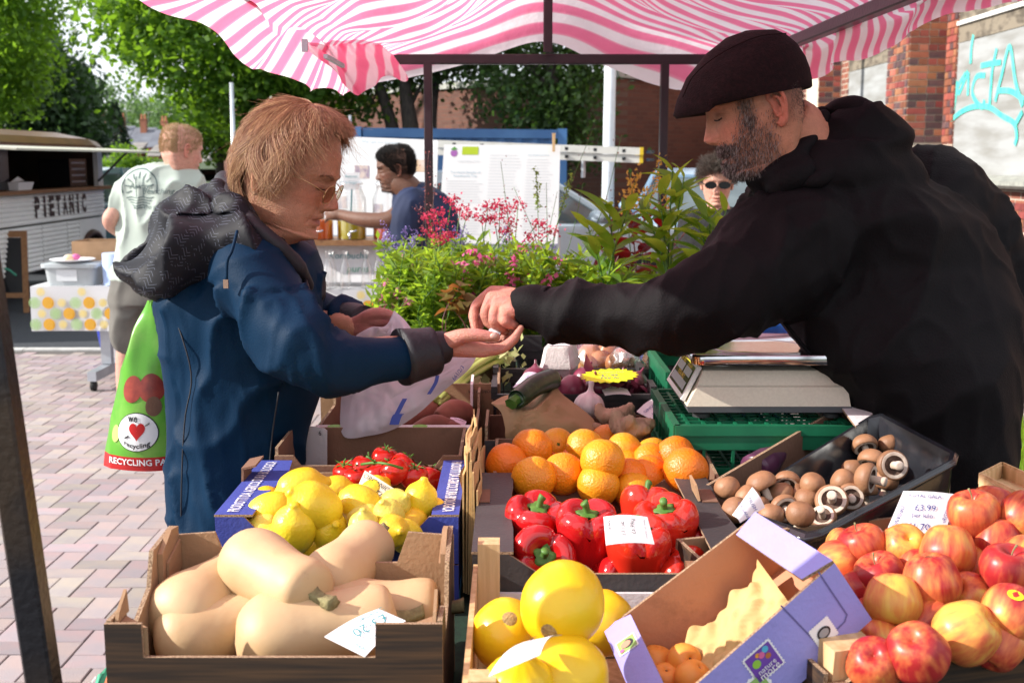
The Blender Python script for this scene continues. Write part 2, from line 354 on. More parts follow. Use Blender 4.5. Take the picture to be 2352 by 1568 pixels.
# ---------------------------------------------------------------- trees
def leafmat(name,c1,c2,tr=.5,tc=None,rough=.5):
 return mat(name,c1,rough,c2,1.3,(.35,.65),trans=tr,tcol=tc,spec=.35)
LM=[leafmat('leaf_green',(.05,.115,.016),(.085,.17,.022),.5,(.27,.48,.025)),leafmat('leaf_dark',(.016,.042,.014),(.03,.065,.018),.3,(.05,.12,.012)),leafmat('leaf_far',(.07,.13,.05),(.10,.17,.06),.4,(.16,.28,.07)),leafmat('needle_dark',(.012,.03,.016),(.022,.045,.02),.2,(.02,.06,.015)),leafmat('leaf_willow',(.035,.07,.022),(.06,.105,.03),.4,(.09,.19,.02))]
M_BARK=mat('bark',(.07,.055,.045),.9,(.035,.03,.026),8,bump=1.,bs=30,stretch=(4,4,1))
def leaves(pos,size,asp=.55,up=.5,rng=RNG,dirs=None,fold=.15):
 n=len(pos);d=rng.normal(size=(n,3))if dirs is None else dirs+rng.normal(size=(n,3))*.25
 d/=np.linalg.norm(d,axis=1)[:,None];u=rng.normal(size=(n,3))+np.array((0,0,up*2));u-=d*(u*d).sum(1)[:,None];u/=np.linalg.norm(u,axis=1)[:,None]
 s=np.cross(d,u);L_=size*rng.uniform(.65,1.25,n)[:,None];W=L_*asp/2
 v=np.stack((pos,pos+d*L_*.45+s*W+u*W*fold,pos+d*L_,pos+d*L_*.45-s*W+u*W*fold),1).reshape(-1,3)
 return v,np.arange(4*n).reshape(-1,4)
def quickmesh(name,v,f,m,smooth=False):
 me=bpy.data.meshes.new(name);nf,k=f.shape;me.vertices.add(len(v));me.vertices.foreach_set('co',v.astype(np.float32).ravel())
 me.loops.add(nf*k);me.loops.foreach_set('vertex_index',f.astype(np.int32).ravel());me.polygons.add(nf);me.polygons.foreach_set('loop_start',np.arange(nf,dtype=np.int32)*k)
 me.update(calc_edges=True);me.validate()
 if m is not None:me.materials.append(m)
 if smooth:me.polygons.foreach_set('use_smooth',[True]*nf)
 return me
def crown_pts(ells,n,clump,per,rng=RNG,droop=0.):
 out=[];vol=np.array([e[1][0]*e[1][1]*e[1][2]for e in ells])**.7;vol/=vol.sum()
 for e,wv in zip(ells,vol):
  nc=max(1,int(n*wv/per));d=rng.normal(size=(nc,3));d/=np.linalg.norm(d,axis=1)[:,None]
  r=rng.uniform(.35,1,nc)**.5;c=np.array(e[0])+d*r[:,None]*np.array(e[1])
  p=np.repeat(c,per,0)+rng.normal(size=(nc*per,3))*clump*np.repeat(rng.uniform(.5,1.3,nc),per)[:,None]*np.array((1,1,.55))
  if droop:p[:,2]-=np.abs(rng.normal(size=len(p)))*droop
  out.append(p)
 return np.vstack(out)
def tree(name,label,base,trunk,ells,n,size,m,clump=.35,per=22,asp=.6,limbs=7,group=None,droop=0,up=.6):
 t=thing(name,label,'tree',(base[0],base[1],0),group)
 tb=MB();tp=spline(trunk,10);r0=trunk_r=np.linspace(1,.35,10)*(.028*max(2.,trunk[-1][2]-trunk[0][2])+.06);tb.tube(tp,r0,9)
 for i in range(limbs):
  e=ells[i%len(ells)];s=tp[random.randint(4,9)];d=RNG.normal(size=3);d/=np.linalg.norm(d);en=np.array(e[0])+d*np.array(e[1])*.65
  mid=(s+en)/2+V3(0,0,.15*np.linalg.norm(en-s));lp=spline([s,mid,en],7);tb.tube(lp,np.linspace(r0[-1]*.7,.012,7),6)
 tb.build('trunk',M_BARK,t,True)
 v,f=leaves(crown_pts(ells,n,clump,per,droop=droop),size,asp,up);link('crown',quickmesh('crown',v,f,m),t)
 return t
def E(px,py,Y,rx,ry,rz):return(P(px,py,Y),(rx,ry,rz))
tree('broadleaf_tree','big leafy plane tree spreading over the market behind the woman',(-4.3,19),[P(560,380,19)*V3(1,1,0),P(570,300,19),P(600,150,19),P(620,-120,19)],[E(345,40,18,.75,1.3,.7),E(460,60,18,1.3,1.6,1.1),E(640,60,19,1.5,1.8,1.2),E(560,200,18.5,1.1,1.4,.62),E(700,210,19,1.0,1.4,.6),E(390,130,18,.6,1.0,.35),E(490,240,18.5,.5,1.,.25),E(760,130,20,1.0,1.5,.9),E(600,-120,19,3,3,1.6),E(870,20,21,1.6,1.6,1.4)],36000,.135,LM[0],.27,24)
tree('shrub_tree','bright green bushy young tree beside the thin grey lamp post',(-5.6,23),[P(505,400,23)*V3(1,1,0),P(505,370,23),P(505,330,23)],[E(505,320,23,.55,.6,.45),E(470,300,23,.5,.5,.35),E(540,300,24,.5,.6,.4)],3500,.12,LM[0],.2,20,limbs=4)
tree('broadleaf_tree','tree in the far left corner with sunlit leaves hanging over the food van',(-11,22),[V3(-11.5,24,0),V3(-11,23,2),V3(-10.6,22.5,5),V3(-10.4,22,8)],[E(10,60,22,.75,1.2,.9),E(40,-30,22,.9,1.2,.6),E(-60,150,23,1.4,1.5,1.2),E(0,170,23,.5,1.0,.5)],11000,.14,LM[0],.3,22)
tree('dark_tree','tall dark bushy tree filling the left edge behind the food van',(-22,55),[V3(-23,56,0),V3(-22.6,56,3),V3(-22.4,56,7)],[E(30,190,52,2.6,3,2.4),E(95,230,53,2,3,1.9),E(-30,120,54,2.4,3,2.2),E(60,280,52,2.6,2,.8),E(110,235,54,1.5,2,1.7),E(130,285,53,2,2,.6)],16000,.34,LM[1],.6,22)
def conifer(label,px,ptop,pbot,Y,w,n,size=.32):
 b=P(px,pbot,Y);tp=P(px,ptop,Y);t=thing('conifer',label,'tree',(b[0],b[1],0),'dark conifers behind the food van')
 q=MB();q.tube([(b[0],b[1],0),(b[0],b[1],tp[2]-.3)],[.28,.04],8);q.build('trunk',M_BARK,t,True)
 u=RNG.uniform(0,1,n)**.8;h=b[2]+(tp[2]-b[2])*(1-u);a=RNG.uniform(0,6.28,n);lay=.75+.25*np.sin(u*70+a*2)
 r=w*(u**.8)*lay*RNG.uniform(.55,1.05,n);p=np.stack((b[0]+np.cos(a)*r,b[1]+np.sin(a)*r,h+RNG.normal(size=n)*.1-r*.25),1)
 d=np.stack((np.cos(a),np.sin(a),np.full(n,-.25)),1);v,f=leaves(p,size,.35,.4,dirs=d);link('crown',quickmesh('crown',v,f,LM[3]),t)
conifer('narrow dark spire, left one of the twin conifer tips above the van roof',113,62,300,62,1.5,5000)
conifer('narrow dark spire, right one of the twin conifer tips above the van roof',134,70,300,63,1.6,5000)
conifer('lower dark conifer with a pointed top beside the gap of bright sky',197,145,345,66,1.7,5500)
conifer('dark conifer standing between the terraced roofs and the plane tree',268,235,345,95,1.4,3000)
for i,(px,py,Y,rx,rz,lb)in enumerate(((330,300,210,9,4.5,'pale green hillside tree rising above the terraced chimneys'),(240,255,240,9,6,'hazy pale green tree below the bright gap of sky'),(420,290,205,8,5,'green hillside tree behind the grey haired roofs at the row end'),(480,270,190,8,6,'deep green hillside tree close to the thin grey lamp post'))):
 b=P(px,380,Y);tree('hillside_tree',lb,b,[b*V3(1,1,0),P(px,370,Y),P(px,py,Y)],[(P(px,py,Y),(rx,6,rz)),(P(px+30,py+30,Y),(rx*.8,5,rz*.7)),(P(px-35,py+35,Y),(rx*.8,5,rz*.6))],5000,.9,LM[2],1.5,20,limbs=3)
for(px,tops,lb,els)in((945,[(945,330),(935,240),(925,150),(930,20)],'forked tree with bare grey trunks in front of the dark brick wall',[E(940,130,19,1.0,.8,.5),E(860,110,19.5,.9,.9,.6),E(1030,150,19,.55,.7,.3),E(1090,110,19,.7,.7,.4),E(850,260,19,.3,.4,.16),E(960,40,19,1.4,1.2,.6)]),(1285,[(1285,340),(1280,250),(1265,160),(1250,20)],'drooping dark green tree in front of the wall beneath the canopy peak',[E(1225,215,17.6,.62,.5,.5),E(1290,260,17.6,.42,.5,.5),E(1310,190,17.6,.4,.5,.4),E(1200,140,18,.6,.6,.3),E(1330,130,18,.5,.5,.25),E(1250,20,18,1.3,1,.5),E(1330,320,17.6,.3,.4,.3)])):
 Yt=18.8 if px<1000 else 17.6
 tree('wall_tree',lb,P(px,371,Yt),[P(px,371,Yt)*V3(1,1,0)]+[P(a,b,Yt)for a,b in tops],els,9000 if px<1000 else 9500,.11,LM[4],.24,20,limbs=10,droop=.15 if px>1000 else 0,group='trees before the brick wall')
q=MB();q.tube(spline([P(905,371,19)*V3(1,1,0),P(905,330,19),P(885,240,19),P(850,130,19)],8),np.linspace(.14,.06,8),8)
q.tube(spline([P(990,371,19.2)*V3(1,1,0),P(990,330,19.2),P(995,240,19.2),P(1010,130,19.2)],8),np.linspace(.12,.05,8),8)
tw=thing('sapling_trunks','pair of slim bare grey trunks before the dark brick wall','tree',P(940,371,19)*V3(1,1,0));q.build('trunk',M_BARK,tw,True)
pts=crown_pts([E(870,90,19.2,.9,.6,.3),E(1010,110,19.2,.5,.5,.25)],1500,.2,20);v,f=leaves(pts,.11,.6);link('crown',quickmesh('crown',v,f,LM[4]),tw)
hd=thing('hedge','clipped bright green hedge behind the parked teal car','hedge',(-9,27,0));v,f=leaves(crown_pts([E(262,395,27,.55,.5,.28),E(300,392,27,.5,.5,.3),E(225,395,27,.5,.5,.28),E(292,350,27,.22,.3,.3),E(340,400,27,.6,.5,.3)],5000,.12,20),.09,.6);link('foliage',quickmesh('foliage',v,f,LM[0]),hd)
q=MB();q.tube([(-9.2,27,0),(-9.2,27,1.1)],.04);q.build('stem',M_BARK,hd)
# ---------------------------------------------------------------- far terrace of houses on the slope
hillv=MB();xs=np.linspace(-220,120,30);ys=np.linspace(95,420,20)
G=np.array([[(x,y,-.2+max(0,(y-120))*.055+1.2*math.sin(x*.05+y*.03))for y in ys]for x in xs]);hillv.grid(G);tag(hillv.build('hill',M_SOIL,None,True),kind='structure')
M_SLATE=mat('slate_roof',(.16,.17,.20),.7,(.11,.115,.14),.8,bump=.3,bs=8,rnd=.15)
M_SLATE2=mat('tiled_roof',(.26,.24,.22),.8,(.19,.17,.16),.8,rnd=.1)
M_HB=mat('house_brick',(.36,.14,.085),.9,(.28,.11,.07),1.2,rnd=.2)
M_REND=mat('pale_render',(.62,.63,.62),.8,(.5,.5,.5),.5)
M_POT=mat('chimney_pot',(.45,.17,.09),.8)
M_GLS=mat('dark_glass',(.02,.025,.03),.05,spec=.8)
for i,(px,yr,Y,wall)in enumerate(((222,283,150,'brick'),(268,287,148,'render'),(318,291,146,'brick'),(366,296,144,'brick'),(412,303,142,'brick'),(462,316,140,'brick'))):
 c=P(px,392,Y);top=P(px,yr,Y)[2];t=thing('terraced_house',['end terraced house nearest the food van with two tall chimney pots','terraced house with a pale rendered back wing','terraced house with slate roof left of the fair haired man','terraced house just behind the fair haired man','terraced house right of the fair haired man by the trees','last terraced house half hidden by the green tree'][i],'house',(c[0],c[1],c[2]),'row of terraced houses')
 wd=2.6;eav=top-2.2;z0=c[2]-3;x0,y0=c[0],c[1]
 q=MB();q.box((x0-wd/2,y0,z0),(x0+wd/2-.02,y0+8,eav));q.build('wall',M_HB,t)
 rf=MB();rf.prism([(x0-wd/2-.1,y0-.3,eav),(x0-wd/2-.1,y0+4,top),(x0-wd/2-.1,y0+8.3,eav)],(wd+.15,0,0));rfo=rf.build('roof',M_SLATE,t)
 ch=MB();ch.box((x0-.35,y0+2.6,top-1.4),(x0+.35,y0+3.3,top+.9));ch.box((x0-.42,y0+2.55,top+.9),(x0+.42,y0+3.35,top+1.02));ch.build('chimney',M_HB,rfo)
 pt=MB()
 for k in(-.2,.2):pt.lathe([(.13,0),(.11,.55),(.13,.6)],(x0+k,y0+2.95,top+1.02),8)
 pt.build('chimney_pot',M_POT,rfo)
 ae=MB();ae.tube([(x0+.6,y0+3,top-.3),(x0+.6,y0+3,top+1.9)],.03,4);ae.tube([(x0+.1,y0+3,top+1.8),(x0+1.3,y0+3,top+1.9)],.025,4)
 for k in range(4):ae.tube([(x0+.2+k*.28,y0+2.8,top+1.83),(x0+.2+k*.28,y0+3.2,top+1.83)],.02,4)
 ae.build('aerial',M_COP,rfo)
 wg=MB();wg.box((x0-.2,y0-4,z0),(x0+wd/2-.1,y0-.01,eav-1.0));wg.build('back_wing',M_REND if wall=='render' else M_HB,t)
 wr=MB();wr.prism([(x0-.3,y0-4.2,eav-1.05),(x0-.3,y0-.02,eav+.3),(x0-.3,y0-.02,eav-1.05)],(wd/2+.35,0,0));wr.build('wing_roof',M_SLATE2,t)
 for k,(a,zz)in enumerate(((.1,-2.0),(.75,-2.0),(.3,-4.0))):
  wf=MB();wf.box((x0+a-.05,y0-4.06,eav+zz-.65),(x0+a+.38,y0-4.003,eav+zz+.35));wo_=wf.build('window',M_WHITE,t);wf=MB();wf.box((x0+a,y0-4.08,eav+zz-.58),(x0+a+.33,y0-4.061,eav+zz+.28));wf.build('pane',M_GLS,wo_)
# ---------------------------------------------------------------- lamp posts, container
M_GALV=mat('galvanised_steel',(.55,.58,.62),.4,(.42,.45,.5),6,metal=.6)
def lamp_post(label,px,ptop,Y,r,m):
 b=P(px,371,Y);zt=P(px,ptop,Y)[2];t=thing('lamp_post',label,'lamp post',(b[0],b[1],0));q=MB();q.tube([(b[0],b[1],0),(b[0],b[1],1.2),(b[0]+(.03 if px>1000 else 0),b[1],zt)],[r*1.3,r*1.05,r*.9],12);q.build('pole',m,t,True)
 q=MB();q.lathe([(r*2.2,0),(r*2.2,.04),(r*1.4,.06)],(b[0],b[1],0),12);q.build('base_plate',m,t)
 if zt>5.4:q=MB();q.cbox((b[0]-.3,b[1],zt),(.7,.16,.08));q.build('lamp_head',m,t)
lamp_post('slim grey lamp post rising beside the plane tree leaves',538,190,16,.032,M_GALV)
lamp_post('pale metal lamp post in front of the plain brown brick wall',1397,-320,15.5,.075,mat('pale_post_paint',(.70,.74,.78),.4,(.6,.64,.68),5))
lamp_post('short grey post standing behind the woman with the glasses',806,265,15,.02,M_GALV)
M_CONT=mat('container_blue',(.045,.14,.33),.5,(.07,.19,.40),2.5,(.4,.7),bump=.1)
ct=thing('shipping_container','blue corrugated shipping container behind the white poster boards','container',P(1055,371,15.2)*V3(1,1,0))
a,b=P(842,371,15.0),P(1272,371,15.9);zt=1.97;ln=np.linalg.norm((b-a)[:2]);u=nrm((b-a)*V3(1,1,0));nn=np.array((u[1],-u[0],0))
q=MB();n=44;prof=[]
for i in range(n):
 o=(0,0,.036,.036)[i%4];prof.append(a*V3(1,1,0)+u*ln*(i/(n-1))+nn*(o-.04))
prof+=[b*V3(1,1,0)-nn*2.4,a*V3(1,1,0)-nn*2.4]
q.prism(np.array(prof)+V3(0,0,.12),(0,0,zt-.24));q.build('side_panel',M_CONT,ct)
q=MB();q.prism([a*V3(1,1,0)+nn*.03-u*.05,b*V3(1,1,0)+nn*.03+u*.05,b*V3(1,1,0)-nn*2.45+u*.05,a*V3(1,1,0)-nn*2.45-u*.05],(0,0,.115));q2=MB();q2.v=[q.v[0]+V3(0,0,zt-.118)];q2.f=q.f;q2.mi=q.mi;q2.n=q.n
q.build('bottom_rail',M_CONT,ct);q2.build('top_rail',M_CONT,ct)
for e,sg in((a,-1),(b,1)):q=MB();q.cbox(tuple(e[:2]+u[:2]*.12*sg-nn[:2]*.0)+(zt/2,),(.12,.12,zt+.02));q.build('corner_post',M_CONT,ct)
# ================================================================== MARKET STALL: table, frame, canopy
M_STEEL=mat('dark_maroon_steel',(.030,.017,.022),.38,(.02,.012,.016),14,metal=.2,spec=.5,bump=.15,bs=90)
M_RUST=mat('brown_worn_steel',(.035,.022,.014),.4,(.008,.008,.012),6,(.4,.6),metal=.3,bump=.3,bs=120)
M_TURF=mat('green_turf_carpet',(.012,.045,.022),.95,(.007,.024,.014),120,bump=1.,bs=500)
M_WOOD=mat('stall_wood',(.30,.20,.11),.8,(.22,.14,.075),5,stretch=(1,8,8))
stall=thing('market_stall','market stall with pink striped canopy on dark maroon poles over the produce','market stall',(.1,3,0))
TZ=.82
q=MB();q.box((-.54,1.0,TZ-.03),(.68,4.95,TZ-.004));q.box((.68,1.0,TZ-.0305),(1.15,2.06,TZ-.0045));q.build('table_board',M_WOOD,stall)
q=MB();q.box((-.545,.995,TZ-.0035),(.685,4.955,TZ));q.box((.6855,.995,TZ-.004),(1.155,2.065,TZ-.0005));q.build('carpet',M_TURF,stall)
for x,y in((-.48,1.2),(.6,1.2),(-.48,3.1),(.6,3.1),(-.48,4.8),(.6,4.8),(1.08,1.1),(1.08,1.98)):
 q=MB();q.box((x-.02,y-.02,0),(x+.02,y+.02,TZ-.031));q.build('table_leg',M_RUST,stall)
def bar(a,b,wd,hd,m=M_STEEL,nm='pole',up=(0,0,1)):
 a,b=np.array(a,float),np.array(b,float);t=nrm(b-a);u=np.array(up,float)
 if abs(t@u)>.9:u=np.array((0,1.,0))
 s=nrm(np.cross(t,u));u=np.cross(s,t);q=MB()
 rr=lambda c:[c+s*sx*wd/2+u*sy*hd/2 for sx,sy in((-1,-.8),(-.8,-1),(.8,-1),(1,-.8),(1,.8),(.8,1),(-.8,1),(-1,.8))]
 q.loft([rr(a),rr(b)]);return q.build(nm,m,stall)
YF=4.9
pbot=P(101,1568,1.2);ptop=P(-58,500,1.2);dirp=(ptop-pbot);dirp/=dirp[2]
bar(pbot-dirp*pbot[2],pbot+dirp*(1.93-pbot[2]),.030,.030,M_RUST)
bar((-.343,YF,0),(-.343,YF,1.945),.034,.034);bar((.622,YF,0),(.622,YF,1.945),.034,.034)
bar((-.53,YF,1.96),(.93,YF,1.96),.03,.04,nm='cross_bar');bar((.143,YF-.085,1.981),(.143,YF-.085,2.27),.036,.036,nm='king_post')
bar((.92,1.0,1.925),(.92,YF,1.94),.036,.036,nm='eave_bar');bar((.14,1.0,2.44),(.14,4.4,2.36),.034,.034,nm='ridge_bar')
bar((.92,1.3,1.91),(1.0,1.0,0),.036,.036,M_RUST)
for s in(-.53,.92):bar((s,1.0,1.93),(.14,1.0,2.44),.03,.03,nm='rafter')
br=P(700,105,2.94);q=MB();q.cbox(br,(.014,.012,.03));q.cbox(br+V3(.05,.15,-.025),(.010,.3,.010));q.build('eave_bracket',M_GALV,stall)
rows=[[P(866,192,YF+.09),P(960,174,YF+.09),P(1078,145,YF+.09),P(1246,96,YF+.09),P(1385,150,YF+.09),P(1520,199,YF+.09),P(1645,214,YF+.09)],[(-.58,YF+.05,1.92),(-.48,YF+.05,1.955),(-.18,YF+.05,2.03),(.14,YF+.05,2.13),(.50,YF+.05,2.03),(.82,YF+.05,1.94),(.97,YF+.05,1.86)],[(-.60,YF-.15,1.88),(-.53,YF-.12,1.965),(-.19,YF-.1,2.09),(.14,YF-.06,2.24),(.52,YF-.1,2.09),(.92,YF-.12,1.965),(.97,YF-.12,1.84)],[(-.60,4.4,1.80),(-.54,4.4,1.96),(-.19,4.3,2.07),(.14,4.5,2.40),(.53,4.3,2.08),(.925,4.4,1.96),(.96,4.4,1.83)],[(-.68,3.5,1.80),(-.55,3.5,1.955),(-.20,3.5,2.07),(.14,3.5,2.50),(.53,3.5,2.08),(.925,3.5,1.96),(.95,3.5,1.825)],[(-.80,2.7,1.895),(-.60,2.7,1.95),(-.21,2.7,2.13),(.14,2.7,2.46),(.53,2.7,2.12),(.925,2.7,1.95),(.945,2.7,1.86)],[(-.88,1.9,1.95),(-.61,1.9,1.96),(-.21,1.9,2.15),(.14,1.9,2.46),(.53,1.9,2.14),(.93,1.9,1.95),(.96,1.9,1.84)],[(-.70,1.0,1.86),(-.56,1.0,1.945),(-.20,1.0,2.20),(.14,1.0,2.475),(.52,1.0,2.20),(.93,1.0,1.95),(.96,1.0,1.84)]]
RW=np.array([[np.array(p,float)for p in r]for r in rows]);nu,nv=150,260
tv=np.concatenate((np.linspace(0,2,60,endpoint=False),np.linspace(2,7,nv-60)))
tmp=np.stack([spline(RW[:,j],701)for j in range(7)],1)[(tv*100).astype(int)]
G=np.stack([spline(tmp[i],nu)for i in range(len(tv))])
uu=np.linspace(0,6,nu)[None,:].repeat(len(tv),0);vv=tv[:,None].repeat(nu,1);fl=G.reshape(-1,3)
for k,c in((0,.0),):
 amp=.012+.022*np.clip(1-np.abs(np.mod(uu,3)-1.5)/1.5,0,1).ravel()
 D=sn(fl*V3(.7,1.6,.3),1.1,3)*amp+sn(fl*V3(1.0,.6,0),3.4,5)*amp*.55+sn(fl,7,9)*.003
 edge=np.clip((vv.ravel()-2)/.5,.15,1);bars=np.minimum(1,np.minimum(np.abs(uu-1),np.minimum(np.abs(uu-3),np.abs(uu-5))).ravel()*3+.1)
 fl=fl+np.stack((D*0,D*.15,D*edge*bars),1)
 hem=((uu<.7)|(uu>5.3)).ravel();fl[:,0]+=hem*sn(fl*V3(0,1,0),2.6,8)*.03;fl[:,2]+=hem*sn(fl*V3(0,1,0),1.9,18)*.018
canq=MB();canq.grid(fl.reshape(len(tv),nu,3));cme=canq.mesh('canopy',[])
dist=np.concatenate(((0,),np.cumsum(np.linalg.norm(np.diff(G[:,nu//4],axis=0),axis=1))))
sv=dist[:,None].repeat(nu,1).ravel()+.012*sn(fl,2.5,33)
def stripe_mat():
 m=bpy.data.materials.new('striped_canvas');m.use_nodes=True;t=m.node_tree;b=t.nodes['Principled BSDF'];o=t.nodes['Material Output']
 at=t.nodes.new('ShaderNodeAttribute');at.attribute_name='stripe';mu=t.nodes.new('ShaderNodeMath');mu.operation='MULTIPLY';mu.inputs[1].default_value=1/.092;t.links.new(at.outputs['Fac'],mu.inputs[0])
 fr=t.nodes.new('ShaderNodeMath');fr.operation='FRACT';t.links.new(mu.outputs[0],fr.inputs[0]);r=t.nodes.new('ShaderNodeValToRGB');e=r.color_ramp.elements
 W,K,K2=(.84,.74,.77,1),(.83,.20,.34,1),(.84,.34,.46,1);e[0].position=0;e[0].color=W;e[1].position=1;e[1].color=W
 for p,c in((.33,W),(.36,K2),(.45,K),(.80,K),(.86,K2),(.90,W)):x=e.new(p);x.color=c
 t.links.new(fr.outputs[0],r.inputs[0]);n=t.nodes.new('ShaderNodeTexNoise');n.inputs['Scale'].default_value=9;n.inputs['Detail'].default_value=6;tc=t.nodes.new('ShaderNodeTexCoord');t.links.new(tc.outputs['Object'],n.inputs['Vector'])
 hs=t.nodes.new('ShaderNodeHueSaturation');mr=t.nodes.new('ShaderNodeMapRange');mr.inputs['To Min'].default_value=.82;mr.inputs['To Max'].default_value=1.12;t.links.new(n.outputs['Fac'],mr.inputs['Value']);t.links.new(mr.outputs[0],hs.inputs['Value']);t.links.new(r.outputs[0],hs.inputs['Color'])
 t.links.new(hs.outputs[0],b.inputs['Base Color']);b.inputs['Roughness'].default_value=.8;b.inputs['Specular IOR Level'].default_value=.2
 tr=t.nodes.new('ShaderNodeBsdfTranslucent');t.links.new(hs.outputs[0],tr.inputs[0]);ms=t.nodes.new('ShaderNodeMixShader');ms.inputs[0].default_value=.62
 w=t.nodes.new('ShaderNodeTexNoise');w.inputs['Scale'].default_value=30;w.inputs['Detail'].default_value=5;t.links.new(tc.outputs['Object'],w.inputs['Vector']);bp=t.nodes.new('ShaderNodeBump');bp.inputs['Strength'].default_value=.35;bp.inputs['Distance'].default_value=.01;t.links.new(w.outputs['Fac'],bp.inputs['Height']);t.links.new(bp.outputs[0],b.inputs['Normal']);t.links.new(bp.outputs[0],tr.inputs['Normal'])
 t.links.new(b.outputs[0],ms.inputs[1]);t.links.new(tr.outputs[0],ms.inputs[2]);t.links.new(ms.outputs[0],o.inputs[0]);return m
M_STRIPE=stripe_mat()
def stripe_attr(me,s):a=me.attributes.new('stripe','FLOAT','POINT');a.data.foreach_set('value',np.asarray(s,np.float32).ravel())
setmat(cme,M_STRIPE);cme.polygons.foreach_set('use_smooth',[True]*len(cme.polygons));stripe_attr(cme,sv);can=link('canopy',cme,stall)
fr=[[P(690,88,3.55),P(760,75,4.0),P(840,80,4.4),P(905,128,4.6)],[P(715,122,3.5),P(775,125,3.9),P(850,120,4.3),P(935,175,4.5)],[P(770,165,3.6),P(800,170,3.85),P(860,150,4.1),P(925,188,4.4)],[P(790,192,3.65),P(822,219,3.8),P(868,190,4.0),P(886,160,4.2)]]
FR=np.array(fr);tmp=np.stack([spline(FR[:,j],30)for j in range(4)],1);G2=np.stack([spline(tmp[i],36)for i in range(30)]);f2=G2.reshape(-1,3);f2[:,1]+=sn(f2,4,12)*.05
q=MB();q.grid(f2.reshape(30,36,3));fm=q.mesh('canopy_flap',M_STRIPE);stripe_attr(fm,(f2@nrm((.75,.3,-.55)))*1.1);link('canopy_flap',fm,can)
for px,py in((1276,137),(1815,150)):pass
e=P(1274,139,YF+.085);q=MB();q.lathe([(.006,-.002),(.011,-.002),(.011,.002),(.006,.002)],e,12,np.array(Euler((R(90),0,0)).to_matrix()),cap=False);q.build('eyelet',M_GALV,can)
# ================================================================== CRATES
def cb(name,c,c2=None,**k):return mat(name,c,.85,c2 or tuple(x*.8 for x in c),14,(.35,.7),bump=.25,bs=160,spots=(5.5,.60,tuple(x*.62 for x in c)),**k)
M_KRAFT=cb('kraft_card',(.36,.215,.115));M_KRAFTD=cb('brown_card',(.205,.105,.065));M_EDGE=mat('card_edge',(.42,.29,.18),.95,(.20,.12,.07),400,(.4,.6),bump=.5,bs=700)
M_WOODPRINT=mat('dark_woodgrain_print',(.066,.032,.013),.7,(.018,.009,.005),9,(.36,.62),stretch=(.6,3,16),detail=7)
M_BLUE=cb('blue_card',(.045,.065,.34),(.035,.05,.28));M_SKYB=cb('sky_blue_card',(.03,.22,.52));M_BLKC=mat('black_card',(.038,.034,.036),.55,(.065,.058,.058),9,(.4,.75),bump=.2,bs=150)
M_LILAC=cb('lilac_card',(.30,.285,.66),(.27,.255,.61));M_CORAL=cb('salmon_card',(.55,.26,.15),(.50,.235,.135));M_WHITEC=cb('white_card',(.72,.66,.67),(.64,.59,.60));M_PINE=mat('pine',(.66,.45,.24),.7,(.50,.31,.14),6,(.35,.65),stretch=(14,14,1.2),bump=.2)
def panel(nm,parent,pts,off,mo,mi,me_=None):
 q=MB();q.prism(pts,off);n=len(pts);q.mi=[0,1]+[2]*n;o=q.build(nm,[mo,mi,me_ or M_EDGE],parent);return o
def prof(a,b,top,z0,zr):
 a,b=np.array(a,float),np.array(b,float)
 return[np.r_[a,z0],np.r_[b,z0]]+[np.r_[a+(b-a)*u,zr+h]for u,h in reversed(top)]
FLAT=[(0,0),(1,0)]
def crate(name,label,x0,x1,y0,y1,z0,z1,mo,mi,fr=FLAT,bk=FLAT,lf=FLAT,rt=FLAT,th=.006,cat='crate',group=None,M=None,edge=None,skip=()):
 t=thing(name,label,cat,((x0+x1)/2,(y0+y1)/2,z0),group)
 q=MB();q.box((x0+th,y0+th,z0),(x1-th,y1-th,z0+th));q.build('base',mi,t)
 S={'f':((x0,y0),(x1,y0),fr,(0,th,0)),'b':((x1,y1),(x0,y1),bk,(0,-th,0)),'l':((x0+.0005,y1-th-.0005),(x0+.0005,y0+th+.0005),lf,(th,0,0)),'r':((x1-.0005,y0+th+.0005),(x1-.0005,y1-th-.0005),rt,(-th,0,0))}
 out={'t':t}
 for k,(a,b,tp,off)in S.items():
  if k in skip:continue
  out[k]=panel('end_panel' if k in 'fb' else 'side_panel',t,prof(a,b,tp,z0,z1),off,mo,mi,edge)
 return out
def topstrip(t,pts,m,th=.004,nm='top_flap'):
 pts=np.array(pts,float);n=nrm(np.cross(pts[1]-pts[0],pts[2]-pts[0]));n=n if n[2]>0 else-n
 return panel(nm,t,pts,n*-th,m,M_KRAFT)
M_INK=mat('ink_black',(.02,.02,.025),.6);M_INKB=mat('ink_blue',(.03,.05,.25),.6);M_INKT=mat('ink_teal',(.03,.25,.28),.6);M_PWHITE=mat('print_white',(.8,.8,.82),.5);M_CARD=mat('paper_card',(.80,.79,.80),.6,(.74,.73,.75),30);M_CREAM=mat('cream_card',(.72,.66,.5),.6)
SQ=dict(x0=-.487,x1=-.083,y0=1.335,y1=1.615)
c=crate('squash_crate','brown woodgrain cardboard crate of butternut squash at the front left',SQ['x0'],SQ['x1'],SQ['y0'],SQ['y1'],TZ+.001,.985,M_WOODPRINT,M_KRAFT,fr=[(0,.02),(.11,.02),(.112,-.022),(.8,-.022),(.802,.02),(1,.02)],bk=[(0,.04),(.16,.045),(.2,0),(.8,0),(.84,.045),(1,.04)],lf=[(0,.055),(.35,.05),(.42,.005),(.75,-.03),(.8,.02),(1,.022)],rt=[(0,.022),(.2,.02),(.28,-.02),(.5,-.01),(.6,.04),(1,.055)])
t=c['t'];x0,x1,y0,y1=SQ.values()
